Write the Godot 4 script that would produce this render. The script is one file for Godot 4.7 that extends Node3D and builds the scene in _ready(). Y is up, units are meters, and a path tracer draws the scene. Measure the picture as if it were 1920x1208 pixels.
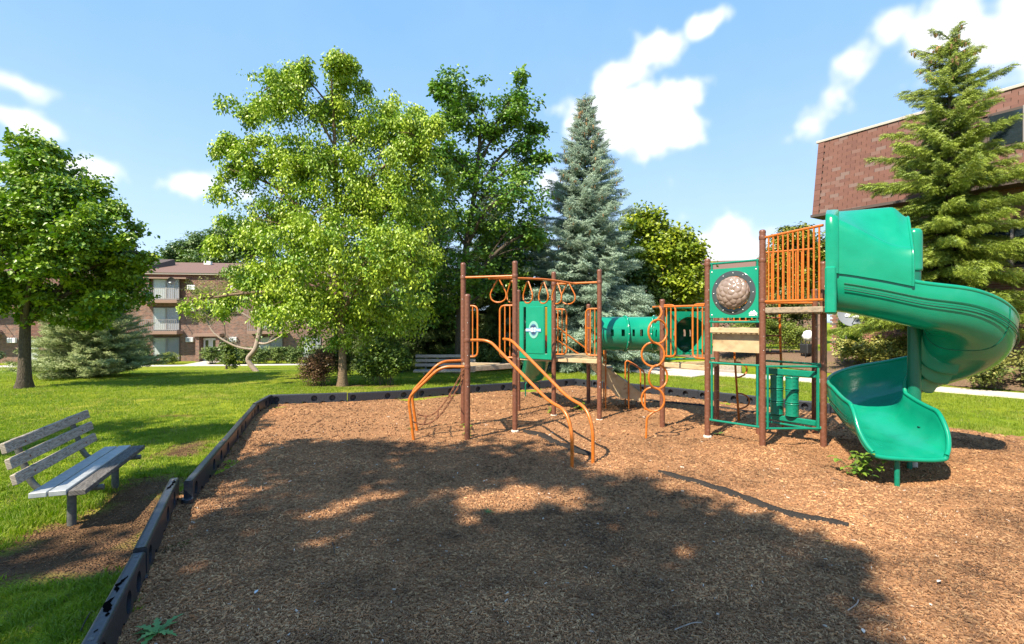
extends Node3D
# Apartment playground on wood chips. X to the right, Y up, -Z away from the camera. P(x, z, h) takes z as metres ahead.

const SUN_AZ := Vector2(0.64, 0.77)
const BED := [Vector2(-1.0, 0.6), Vector2(-1.58, 1.55), Vector2(-2.137, 2.591), Vector2(-2.658, 3.656), Vector2(-3.5, 5.3), Vector2(-3.95, 6.99), Vector2(-4.55, 8.62), Vector2(-5.13, 10.2), Vector2(-5.39, 11.42), Vector2(-3.8, 11.81), Vector2(-2.31, 12.42), Vector2(-1.0, 13.26), Vector2(0.32, 13.95), Vector2(1.82, 14.75), Vector2(2.25, 14.3), Vector2(3.3, 13.3), Vector2(4.45, 12.2), Vector2(5.5, 11.15), Vector2(6.5, 10.15), Vector2(7.35, 9.15), Vector2(8.2, 8.15), Vector2(9.1, 6.9), Vector2(9.9, 5.4), Vector2(10.4, 2.0), Vector2(8.0, -1.5), Vector2(2.0, -2.0)]


var rng := RandomNumberGenerator.new()
var taken := {}
var bed_poly := PackedVector2Array()
var nz := FastNoiseLite.new()
var M := {}


class MB:
	var v := PackedVector3Array()
	var n := PackedVector3Array()
	var uv := PackedVector2Array()
	var c := PackedColorArray()
	var i := PackedInt32Array()
	var col := Color(1, 1, 1)

	func vx(p: Vector3, nn: Vector3, u := Vector2.ZERO) -> int:
		v.append(p); n.append(nn); uv.append(u); c.append(col)
		return v.size() - 1

	func tri(a: int, b: int, d: int) -> void:
		var g: Vector3 = (v[d] - v[a]).cross(v[b] - v[a])
		if g.dot(n[a] + n[b] + n[d]) < 0.0:
			i.append(a); i.append(d); i.append(b)
		else:
			i.append(a); i.append(b); i.append(d)

	func quad(a: int, b: int, d: int, e: int) -> void:
		tri(a, b, d); tri(a, d, e)

	func flat(pts: Array, hint: Vector3) -> void:
		var nn: Vector3 = (pts[1] - pts[0]).cross(pts[2] - pts[0])
		if nn.length() < 1e-12:
			return
		nn = nn.normalized()
		if nn.dot(hint) < 0.0:
			nn = -nn
		var ax := nn.cross(Vector3.UP if absf(nn.y) < 0.9 else Vector3.RIGHT).normalized()
		var ay := nn.cross(ax)
		var first := v.size()
		for p in pts:
			vx(p, nn, Vector2(p.dot(ax), p.dot(ay)))
		for k in range(1, pts.size() - 1):
			tri(first, first + k, first + k + 1)

	func box(t: Transform3D, s: Vector3, bev := 0.0) -> void:
		var h := s * 0.5
		var b := minf(bev, minf(h.x, minf(h.y, h.z)) * 0.9)
		if b <= 0.0:
			for ax in 3:
				for sg in [-1.0, 1.0]:
					var q := []
					for w in [[-1, -1], [1, -1], [1, 1], [-1, 1]]:
						var p := Vector3.ZERO
						p[ax] = h[ax] * sg
						p[(ax + 1) % 3] = h[(ax + 1) % 3] * w[0]
						p[(ax + 2) % 3] = h[(ax + 2) % 3] * w[1]
						q.append(t * p)
					var o := Vector3.ZERO
					o[ax] = sg
					flat(q, t.basis * o)
			return
		for ax in 3:
			for sg in [-1.0, 1.0]:
				var q := []
				for w in [[-1, -1], [1, -1], [1, 1], [-1, 1]]:
					var p := Vector3.ZERO
					p[ax] = h[ax] * sg
					p[(ax + 1) % 3] = (h[(ax + 1) % 3] - b) * w[0]
					p[(ax + 2) % 3] = (h[(ax + 2) % 3] - b) * w[1]
					q.append(t * p)
				var o := Vector3.ZERO
				o[ax] = sg
				flat(q, t.basis * o)
		for ax in 3:
			var a1 := (ax + 1) % 3
			var a2 := (ax + 2) % 3
			for s1 in [-1.0, 1.0]:
				for s2 in [-1.0, 1.0]:
					var q := []
					for w in [[-1, 0], [1, 0], [1, 1], [-1, 1]]:
						var p := Vector3.ZERO
						p[ax] = (h[ax] - b) * w[0]
						p[a1] = (h[a1] - (b if w[1] == 1 else 0.0)) * s1
						p[a2] = (h[a2] - (0.0 if w[1] == 1 else b)) * s2
						q.append(t * p)
					var o := Vector3.ZERO
					o[a1] = s1; o[a2] = s2
					flat(q, t.basis * o)
		for sx in [-1.0, 1.0]:
			for sy in [-1.0, 1.0]:
				for sz in [-1.0, 1.0]:
					var sg3 := Vector3(sx, sy, sz)
					var q := []
					for ax in 3:
						var p := (h - Vector3(b, b, b)) * sg3
						p[ax] = h[ax] * sg3[ax]
						q.append(t * p)
					flat(q, t.basis * sg3)

	func bar(a: Vector3, b: Vector3, w: float, hh: float, bev := 0.0) -> void:
		var z := (b - a).normalized()
		var x := Vector3.UP.cross(z)
		x = Vector3.RIGHT if x.length() < 0.01 else x.normalized()
		box(Transform3D(Basis(x, z.cross(x), z), (a + b) * 0.5), Vector3(w, hh, a.distance_to(b)), bev)

	func tube(path: Array, r, sides := 10, closed := false, caps := true) -> void:
		var m := path.size()
		var up := Vector3.ZERO
		var first := v.size()
		var along := 0.0
		var cnt := m + 1 if closed else m
		for k0 in cnt:
			var k := k0 % m
			var p: Vector3 = path[k]
			var pa: Vector3 = path[(k - 1 + m) % m] if closed or k > 0 else p
			var pb: Vector3 = path[(k + 1) % m] if closed or k < m - 1 else p
			var t := (pb - pa).normalized()
			if up == Vector3.ZERO:
				up = t.cross(Vector3.UP if absf(t.y) < 0.9 else Vector3.RIGHT).normalized()
			up = (up - t * up.dot(t)).normalized()
			var side := t.cross(up)
			var rr: float = r if r is float else r[k]
			if k0 > 0:
				along += p.distance_to(path[(k0 - 1) % m])
			for j in sides + 1:
				var a := TAU * j / sides
				var d := up * cos(a) + side * sin(a)
				vx(p + d * rr, d, Vector2(float(j) / sides * TAU * rr, along))
		for k in cnt - 1:
			for j in sides:
				var a := first + k * (sides + 1) + j
				quad(a, a + 1, a + sides + 2, a + sides + 1)
		if caps and not closed:
			for e in 2:
				var k := 0 if e == 0 else m - 1
				var t: Vector3 = (path[0] - path[1]) if e == 0 else (path[m - 1] - path[m - 2])
				t = t.normalized()
				var f := v.size()
				vx(path[k], t)
				for j in sides + 1:
					vx(v[first + k * (sides + 1) + j], t)
				for j in sides:
					tri(f, f + 1 + j, f + 2 + j)

	func lathe(prof: Array, seg: int, t := Transform3D.IDENTITY) -> void:
		var first := v.size()
		var m := prof.size()
		for k in m:
			var a: Vector2 = prof[maxi(k - 1, 0)]
			var b: Vector2 = prof[mini(k + 1, m - 1)]
			var d := (b - a).normalized()
			var nn := Vector2(d.y, -d.x)
			for j in seg + 1:
				var an := TAU * j / seg
				vx(t * Vector3(prof[k].x * cos(an), prof[k].y, prof[k].x * sin(an)), t.basis * Vector3(nn.x * cos(an), nn.y, nn.x * sin(an)), Vector2(an * prof[k].x, prof[k].y))
		for k in m - 1:
			for j in seg:
				var a := first + k * (seg + 1) + j
				quad(a, a + 1, a + seg + 2, a + seg + 1)

	# rows of points; smooth normals; flip turns them over
	func grid(rows: Array, closed := false, flip := false, skip := {}) -> void:
		var m := rows.size()
		var w: int = rows[0].size()
		var first := v.size()
		for k in m:
			for j in w:
				var du: Vector3 = rows[k][(j + 1) % w if closed else mini(j + 1, w - 1)] - rows[k][(j - 1 + w) % w if closed else maxi(j - 1, 0)]
				var dv: Vector3 = rows[mini(k + 1, m - 1)][j] - rows[maxi(k - 1, 0)][j]
				var nn := du.cross(dv)
				nn = nn.normalized() if nn.length() > 1e-10 else Vector3.UP
				vx(rows[k][j], -nn if flip else nn, Vector2(j, k))
		for k in m - 1:
			for j in (w if closed else w - 1):
				if skip.has(Vector2i(j, k)):
					continue
				var j2 := (j + 1) % w
				quad(first + k * w + j, first + k * w + j2, first + (k + 1) * w + j2, first + (k + 1) * w + j)

	# outline in the local xy plane, extruded along local z by depth (centred)
	func prism(pts: PackedVector2Array, t: Transform3D, depth: float) -> void:
		var ix := Geometry2D.triangulate_polygon(pts)
		for sg in [-1.0, 1.0]:
			var f := v.size()
			var nn := t.basis * Vector3(0, 0, sg)
			for p in pts:
				vx(t * Vector3(p.x, p.y, depth * 0.5 * sg), nn, p)
			for k in range(0, ix.size(), 3):
				tri(f + ix[k], f + ix[k + 1], f + ix[k + 2])
		var cw := -1.0 if Geometry2D.is_polygon_clockwise(pts) else 1.0
		for k in pts.size():
			var a := pts[k]
			var b := pts[(k + 1) % pts.size()]
			var o := Vector3(b.y - a.y, a.x - b.x, 0) * cw
			flat([t * Vector3(a.x, a.y, -depth * 0.5), t * Vector3(b.x, b.y, -depth * 0.5), t * Vector3(b.x, b.y, depth * 0.5), t * Vector3(a.x, a.y, depth * 0.5)], t.basis * o)

	func mesh() -> ArrayMesh:
		var a := []
		a.resize(Mesh.ARRAY_MAX)
		a[Mesh.ARRAY_VERTEX] = v
		a[Mesh.ARRAY_NORMAL] = n
		a[Mesh.ARRAY_TEX_UV] = uv
		a[Mesh.ARRAY_COLOR] = c
		a[Mesh.ARRAY_INDEX] = i
		var m := ArrayMesh.new()
		m.add_surface_from_arrays(Mesh.PRIMITIVE_TRIANGLES, a)
		return m


# ---------------------------------------------------------------- naming and placing

func P(x: float, z: float, h := 0.0) -> Vector3:
	return Vector3(x, h, -z)


func thing(called: String, label: String, category: String, at := Vector3.ZERO, group := "") -> Node3D:
	var o := Node3D.new()
	o.name = numbered(called)
	o.position = at
	tag(o, label, category, group)
	add_child(o)
	return o


func numbered(called: String) -> String:
	var k: int = taken.get(called, 0)
	taken[called] = k + 1
	return called if k == 0 else "%s_%03d" % [called, k]


func tag(o: Node, label: String, category: String, group := "") -> void:
	o.set_meta("label", label)
	o.set_meta("category", category)
	if group:
		o.set_meta("group", group)


# a part: its mesh is drawn in world coordinates, so it is shifted back by where its thing stands
func part(called: String, b, m: Material, parent: Node3D, local := false, kind := "") -> MeshInstance3D:
	var o := MeshInstance3D.new()
	var used := {}
	for ch in parent.get_children():
		used[str(ch.name)] = true
	var nm := called
	var k := 1
	while used.has(nm):
		nm = "%s_%03d" % [called, k]
		k += 1
	o.name = nm
	o.mesh = b.mesh() if b is MB else b
	o.material_override = m
	if not local and parent.get_parent() == self:
		o.position = -(parent.transform.origin)
	if kind:
		o.set_meta("kind", kind)
	parent.add_child(o)
	return o


func piece(called: String, b, m: Material, label: String, category: String, at := Vector3.ZERO, group := "") -> MeshInstance3D:
	var o := MeshInstance3D.new()
	o.name = numbered(called)
	o.mesh = b.mesh() if b is MB else b
	o.material_override = m
	o.position = at
	tag(o, label, category, group)
	add_child(o)
	return o


func struct(called: String, b, m: Material) -> MeshInstance3D:
	var o := MeshInstance3D.new()
	o.name = numbered(called)
	o.mesh = b.mesh() if b is MB else b
	o.material_override = m
	o.set_meta("kind", "structure")
	add_child(o)
	return o


# many copies of one mesh: buf holds 16 numbers each (3 rows of 4, then a colour)
func many(called: String, m: ArrayMesh, material: Material, buf: PackedFloat32Array, parent: Node3D = null) -> MultiMeshInstance3D:
	var mm := MultiMesh.new()
	mm.transform_format = MultiMesh.TRANSFORM_3D
	mm.use_colors = true
	mm.mesh = m
	mm.instance_count = buf.size() / 16
	mm.buffer = buf
	var o := MultiMeshInstance3D.new()
	o.multimesh = mm
	o.material_override = material
	o.set_meta("kind", "stuff")
	if parent:
		var nm := called
		var k := 1
		while parent.has_node(nm):
			nm = "%s_%03d" % [called, k]
			k += 1
		o.name = nm
		parent.add_child(o)
	else:
		o.name = numbered(called)
		add_child(o)
	return o


func put(buf: PackedFloat32Array, b: Basis, p: Vector3, c: Color) -> void:
	buf.append_array(PackedFloat32Array([b.x.x, b.y.x, b.z.x, p.x, b.x.y, b.y.y, b.z.y, p.y, b.x.z, b.y.z, b.z.z, p.z, c.r, c.g, c.b, 1.0]))


func rf(a: float, b: float) -> float:
	return rng.randf_range(a, b)


# a basis whose y axis points along d, turned about it by a
func toward(d: Vector3, a: float, s := 1.0) -> Basis:
	var y := d.normalized()
	var x := y.cross(Vector3.UP if absf(y.y) < 0.95 else Vector3.RIGHT).normalized()
	x = x.rotated(y, a)
	return Basis(x * s, y * s, x.cross(y) * s)


func smooth(path: Array, n := 6) -> Array:
	var out := []
	for k in path.size() - 1:
		var p0: Vector3 = path[maxi(k - 1, 0)]
		var p1: Vector3 = path[k]
		var p2: Vector3 = path[k + 1]
		var p3: Vector3 = path[mini(k + 2, path.size() - 1)]
		for j in n:
			out.append(p1.cubic_interpolate(p2, p0, p3, float(j) / n))
	out.append(path[path.size() - 1])
	return out


# straight runs joined by rounded corners of radius r
func bent(path: Array, r: float, n := 6) -> Array:
	var out := [path[0]]
	for k in range(1, path.size() - 1):
		var p: Vector3 = path[k]
		var a: Vector3 = path[k - 1] - p
		var b: Vector3 = path[k + 1] - p
		var d := minf(r, minf(a.length(), b.length()) * 0.48)
		var s := p + a.normalized() * d
		var e := p + b.normalized() * d
		for j in n + 1:
			var t := float(j) / n
			out.append(s.lerp(p, t).lerp(p.lerp(e, t), t))
	out.append(path[path.size() - 1])
	return out


# ---------------------------------------------------------------- materials

func lin(r: float, g: float, b: float) -> Color:
	return Color(r, g, b).linear_to_srgb()


func noise_image(sd: int, freq: float, w := 256, h := 256, oct := 4) -> Image:
	var f := FastNoiseLite.new()
	f.seed = sd
	f.noise_type = FastNoiseLite.TYPE_SIMPLEX_SMOOTH
	f.frequency = freq
	f.fractal_octaves = oct
	return f.get_seamless_image(w, h)


# a texture that runs through colours (linear) as the noise rises
func ramp_tex(im: Image, stops: Array) -> ImageTexture:
	var d := im.get_data()
	var lut := PackedByteArray()
	for k in 256:
		var t := k / 255.0 * (stops.size() - 1)
		var a := mini(int(t), stops.size() - 2)
		var c: Color = stops[a].lerp(stops[a + 1], t - a).linear_to_srgb()
		lut.append_array(PackedByteArray([int(clampf(c.r, 0, 1) * 255), int(clampf(c.g, 0, 1) * 255), int(clampf(c.b, 0, 1) * 255)]))
	var out := PackedByteArray()
	out.resize(d.size() * 3)
	for k in d.size():
		var q := d[k] * 3
		out[k * 3] = lut[q]; out[k * 3 + 1] = lut[q + 1]; out[k * 3 + 2] = lut[q + 2]
	return ImageTexture.create_from_image(Image.create_from_data(im.get_width(), im.get_height(), false, Image.FORMAT_RGB8, out))


func plain(c: Color, rough := 0.6, metal := 0.0, spec := 0.5) -> StandardMaterial3D:
	var m := StandardMaterial3D.new()
	m.albedo_color = c.linear_to_srgb()
	m.roughness = rough
	m.metallic = metal
	m.metallic_specular = spec
	return m


# a surface whose colour wanders between stops, mapped from three sides; size = metres per repeat
func worn(im: Image, stops: Array, size: float, rough := 0.6, bump := 0.0, spec := 0.5) -> StandardMaterial3D:
	var m := plain(Color(1, 1, 1), rough, 0.0, spec)
	m.albedo_texture = ramp_tex(im, stops)
	m.uv1_triplanar = true
	m.uv1_scale = Vector3.ONE / size
	if bump > 0.0:
		m.heightmap_enabled = true
		m.heightmap_texture = ImageTexture.create_from_image(im)
		m.heightmap_scale = bump
	return m


func leafy(back: Color, rough := 0.45) -> StandardMaterial3D:
	var m := plain(Color(1, 1, 1), rough, 0.0, 0.5)
	m.vertex_color_use_as_albedo = true
	m.backlight_enabled = true
	m.backlight = back
	return m


func make_materials() -> void:
	var n1 := noise_image(3, 0.02)
	var n2 := noise_image(8, 0.035, 256, 256, 5)
	var n3 := noise_image(21, 0.012, 256, 256, 5)
	M.post = worn(n2, [Color(0.09, 0.035, 0.02), Color(0.135, 0.05, 0.026), Color(0.15, 0.056, 0.03), Color(0.165, 0.063, 0.034), Color(0.175, 0.068, 0.038), Color(0.19, 0.08, 0.05), Color(0.38, 0.3, 0.25)], 0.5, 0.42)
	M.orange = worn(n2, [Color(0.22, 0.06, 0.015), Color(0.43, 0.115, 0.013), Color(0.48, 0.13, 0.014), Color(0.5, 0.138, 0.016), Color(0.52, 0.15, 0.02), Color(0.5, 0.22, 0.1)], 0.6, 0.33)
	M.green = worn(n3, [Color(0.003, 0.19, 0.105), Color(0.003, 0.225, 0.125), Color(0.004, 0.245, 0.138), Color(0.006, 0.25, 0.143), Color(0.016, 0.265, 0.16)], 1.1, 0.2)
	M.green_dark = worn(n3, [Color(0.003, 0.12, 0.07), Color(0.004, 0.15, 0.09)], 1.0, 0.35)
	M.groove = plain(Color(0.004, 0.1, 0.06), 0.5)
	M.pipe = worn(n2, [Color(0.004, 0.15, 0.09), Color(0.005, 0.19, 0.115), Color(0.01, 0.21, 0.13)], 0.5, 0.3)
	M.tan = worn(n3, [Color(0.2, 0.12, 0.06), Color(0.42, 0.3, 0.16), Color(0.48, 0.36, 0.2), Color(0.5, 0.39, 0.23), Color(0.3, 0.16, 0.08)], 0.7, 0.5)
	M.tan_dull = worn(n3, [Color(0.24, 0.19, 0.11), Color(0.33, 0.27, 0.16)], 0.6, 0.55)
	M.worn_deck = worn(n2, [Color(0.1, 0.07, 0.045), Color(0.24, 0.19, 0.13), Color(0.36, 0.29, 0.2), Color(0.3, 0.13, 0.05)], 0.5, 0.6)
	M.black = worn(n2, [Color(0.016, 0.018, 0.023), Color(0.026, 0.03, 0.037), Color(0.04, 0.043, 0.05)], 0.4, 0.36, 0.06)
	M.rubber = worn(n2, [Color(0.014, 0.013, 0.012), Color(0.035, 0.032, 0.029), Color(0.07, 0.055, 0.04)], 0.2, 0.95, 0.3, 0.15)
	M.wet = plain(Color(0.002, 0.002, 0.002), 0.7, 0.0, 0.05)
	M.bolt = plain(Color(0.62, 0.62, 0.6), 0.35, 0.6)
	M.steel = worn(n2, [Color(0.07, 0.074, 0.068), Color(0.11, 0.115, 0.105), Color(0.16, 0.16, 0.145)], 0.3, 0.55)
	M.steel.metallic = 0.3
	M.alu = worn(n1, [Color(0.34, 0.36, 0.36), Color(0.5, 0.51, 0.5)], 0.5, 0.45)
	M.alu.metallic = 0.25
	M.rust = worn(n2, [Color(0.09, 0.035, 0.015), Color(0.2, 0.07, 0.025), Color(0.26, 0.12, 0.06)], 0.12, 0.75)
	M.concrete = worn(n2, [Color(0.5, 0.44, 0.35), Color(0.58, 0.52, 0.43), Color(0.64, 0.58, 0.49)], 1.6, 0.9, 0.15)
	M.white = plain(Color(0.75, 0.75, 0.73), 0.45)
	M.white_door = plain(Color(0.66, 0.68, 0.7), 0.4)
	M.grey = plain(Color(0.2, 0.22, 0.25), 0.45)
	M.dark = plain(Color(0.02, 0.02, 0.022), 0.6)
	M.yellow = plain(Color(0.62, 0.36, 0.02), 0.4)
	M.red = plain(Color(0.5, 0.03, 0.04), 0.4)
	M.soil = worn(n2, [Color(0.05, 0.03, 0.018), Color(0.16, 0.1, 0.06), Color(0.26, 0.17, 0.1)], 0.5, 0.95, 1.2)
	M.bark = worn(noise_image(5, 0.03, 256, 256, 5), [Color(0.03, 0.024, 0.018), Color(0.085, 0.065, 0.045), Color(0.14, 0.11, 0.08)], 0.35, 0.95, 2.0)
	M.bark.uv1_scale = Vector3(4.0, 1.2, 4.0)
	M.bark_warm = worn(noise_image(6, 0.03, 256, 256, 5), [Color(0.07, 0.045, 0.025), Color(0.19, 0.13, 0.075), Color(0.3, 0.2, 0.12)], 0.35, 0.9, 1.6)
	M.bark_warm.uv1_scale = Vector3(3.0, 3.0, 3.0)
	M.bark_pale = worn(n2, [Color(0.14, 0.1, 0.075), Color(0.34, 0.27, 0.21), Color(0.42, 0.34, 0.28)], 0.5, 0.85, 0.8)
	M.leaf = leafy(Color(0.55, 0.66, 0.22), 0.42)
	M.leaf_dull = leafy(Color(0.45, 0.55, 0.2), 0.5)
	M.needle = leafy(Color(0.18, 0.22, 0.12), 0.5)
	M.grass = leafy(Color(0.8, 0.95, 0.25), 0.6)
	M.tint = plain(Color(1, 1, 1), 0.85)
	M.tint.vertex_color_use_as_albedo = true
	var g := plain(Color(0.02, 0.03, 0.035), 0.06, 0.0, 0.8)
	M.glass = g
	var cl := plain(Color(0.8, 0.82, 0.84), 0.08)
	cl.transparency = BaseMaterial3D.TRANSPARENCY_ALPHA
	cl.albedo_color.a = 0.16
	M.pane = cl
	M.bubble = worn(n3, [Color(0.17, 0.115, 0.085), Color(0.25, 0.18, 0.14), Color(0.3, 0.225, 0.185)], 0.4, 0.14)
	M.bubble.clearcoat_enabled = true
	M.bubble.clearcoat = 0.6
	M.bubble_rim = plain(Color(0.05, 0.06, 0.06), 0.15)
	M.roof_far = worn(noise_image(11, 0.09, 256, 256, 3), [Color(0.1, 0.06, 0.046), Color(0.16, 0.095, 0.073), Color(0.21, 0.125, 0.1)], 1.2, 0.95)
	M.fascia = plain(Color(0.46, 0.4, 0.34), 0.6)
	M.soffit = plain(Color(0.08, 0.06, 0.05), 0.8)
	M.slab = plain(Color(0.27, 0.17, 0.125), 0.8)
	M.rail = plain(Color(0.26, 0.24, 0.23), 0.5)
	M.curtain = worn(n1, [Color(0.36, 0.42, 0.4), Color(0.5, 0.55, 0.52)], 0.5, 0.9)
	M.mortar = worn(n2, [Color(0.36, 0.3, 0.25), Color(0.5, 0.43, 0.36)], 0.5, 0.95)
	M.brick_far = brick_material(0.21, 0.072, [Color(0.1, 0.05, 0.035), Color(0.19, 0.085, 0.055), Color(0.25, 0.12, 0.08), Color(0.16, 0.1, 0.08)], Color(0.3, 0.25, 0.21))
	M.shingle_far = brick_material(0.33, 0.133, [Color(0.17, 0.08, 0.06), Color(0.22, 0.1, 0.075), Color(0.19, 0.11, 0.09), Color(0.24, 0.12, 0.09)], Color(0.05, 0.03, 0.025))
	# weathered wood: long grain
	var w := 256
	var h := 64
	var f := FastNoiseLite.new()
	f.seed = 77
	f.frequency = 0.02
	f.fractal_octaves = 4
	var px := PackedByteArray()
	px.resize(w * h)
	for y in h:
		for x in w:
			var a := TAU * x / w
			var rings := sin((f.get_noise_3d(cos(a) * 14.0, sin(a) * 14.0, y * 1.2) * 5.0 + y * 0.09) * 6.0)
			var fine := f.get_noise_3d(cos(a) * 40.0, sin(a) * 40.0, y * 22.0)
			px[y * w + x] = int(clampf(0.5 + 0.26 * rings + 0.45 * fine, 0.0, 1.0) * 255)
	var wi := Image.create_from_data(w, h, false, Image.FORMAT_L8, px)
	M.wood = plain(Color(1, 1, 1), 0.85)
	M.wood.albedo_texture = ramp_tex(wi, [Color(0.12, 0.095, 0.068), Color(0.35, 0.295, 0.225), Color(0.5, 0.43, 0.34)])
	M.wood.uv1_scale = Vector3(1.0, 7.0, 1.0)
	M.wood.heightmap_enabled = true
	M.wood.heightmap_texture = ImageTexture.create_from_image(wi)
	M.wood.heightmap_scale = 0.25
	M.wood_dark = M.wood.duplicate()
	M.wood_dark.albedo_texture = ramp_tex(wi, [Color(0.03, 0.026, 0.022), Color(0.1, 0.088, 0.075), Color(0.2, 0.18, 0.155)])
	M.wood_far = M.wood.duplicate()
	M.wood_far.albedo_texture = ramp_tex(wi, [Color(0.22, 0.18, 0.16), Color(0.36, 0.3, 0.26), Color(0.46, 0.38, 0.33)])


# bricks or shingles too far away to tell apart, as a colour texture; bw, bh = size of one piece in metres
func brick_material(bw: float, bh: float, cols: Array, joint: Color) -> StandardMaterial3D:
	var nx := 12
	var ny := 16
	var w := 256
	var h := 256
	var r := RandomNumberGenerator.new()
	r.seed = 5
	var tone := []
	for k in nx * ny:
		var c: Color = cols[r.randi() % cols.size()].lerp(cols[r.randi() % cols.size()], r.randf())
		tone.append(c.linear_to_srgb())
	var js := joint.linear_to_srgb()
	var im := Image.create(w, h, false, Image.FORMAT_RGB8)
	for y in h:
		var row := y * ny / h
		var fy := fposmod(float(y) * ny / h, 1.0)
		for x in w:
			var ux := float(x) * nx / w + (0.5 if row % 2 else 0.0)
			var fx := fposmod(ux, 1.0)
			im.set_pixel(x, y, js if fy < 0.14 or fx < 0.06 else tone[row * nx + int(ux) % nx])
	var m := plain(Color(1, 1, 1), 0.9)
	m.albedo_texture = ImageTexture.create_from_image(im)
	m.uv1_scale = Vector3(1.0 / (bw * nx), 1.0 / (bh * ny), 1)
	return m
const SHADE := [[0.46, 9.68, 5.32, 0.50, 0.40, 0.50, 36], [1.45, 9.02, 6.42, 0.60, 0.48, 0.60, 49], [1.60, 10.48, 5.55, 0.70, 0.56, 0.70, 64], [3.42, 9.27, 6.38, 0.75, 0.60, 0.75, 73], [4.65, 8.83, 6.35, 0.50, 0.40, 0.50, 36], [1.43, 10.51, 4.63, 0.60, 0.48, 0.60, 49], [1.34, 13.09, 2.73, 0.60, 0.48, 0.60, 49], [2.97, 12.50, 3.13, 0.40, 0.32, 0.40, 25], [3.68, 12.33, 2.76, 0.35, 0.28, 0.35, 20], [1.85, 9.61, 3.53, 0.50, 0.40, 0.50, 36], [1.96, 11.18, 2.21, 0.60, 0.48, 0.60, 49], [3.63, 9.88, 2.96, 0.55, 0.44, 0.55, 42], [4.78, 9.36, 3.76, 0.50, 0.40, 0.50, 36], [5.82, 9.03, 4.25, 0.40, 0.32, 0.40, 25], [6.00, 9.57, 3.68, 0.30, 0.24, 0.30, 16], [0.68, 13.14, 0.06, 0.45, 0.36, 0.45, 30], [1.73, 12.64, 0.27, 0.50, 0.40, 0.50, 36], [2.51, 12.53, 0.34, 0.50, 0.40, 0.50, 36], [3.32, 12.50, 0.65, 0.45, 0.36, 0.45, 30], [5.61, 9.47, 2.76, 0.35, 0.28, 0.35, 20], [5.63, 10.05, 2.28, 0.24, 0.19, 0.24, 12], [5.18, 11.63, 1.60, 0.14, 0.11, 0.14, 8], [3.03, 12.16, 0.24, 0.35, 0.28, 0.35, 20], [3.40, 12.77, -0.23, 0.28, 0.22, 0.28, 15], [3.92, 12.90, -0.32, 0.16, 0.13, 0.16, 9], [2.55, 8.93, 2.65, 0.40, 0.32, 0.40, 25], [0.30, 11.53, 1.18, 0.40, 0.32, 0.40, 25], [-0.20, 11.86, 0.75, 0.45, 0.36, 0.45, 30], [-0.50, 11.03, 1.84, 0.30, 0.24, 0.30, 16], [-1.60, 9.39, 7.50, 0.60, 0.48, 0.60, 49], [-3.84, 10.87, 7.12, 0.45, 0.36, 0.45, 30], [-0.59, 8.95, 8.01, 0.50, 0.40, 0.50, 36], [-2.08, 13.17, 2.67, 0.30, 0.24, 0.30, 16], [-0.07, 12.83, 2.15, 0.40, 0.32, 0.40, 25], [2.08, 11.24, 2.79, 0.30, 0.24, 0.30, 16], [-3.54, 10.00, 6.18, 0.50, 0.40, 0.50, 36], [1.25, 13.04, -0.42, 0.40, 0.32, 0.40, 25], [2.86, 11.36, 0.69, 0.35, 0.28, 0.35, 20]]


# ---------------------------------------------------------------- sky

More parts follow.
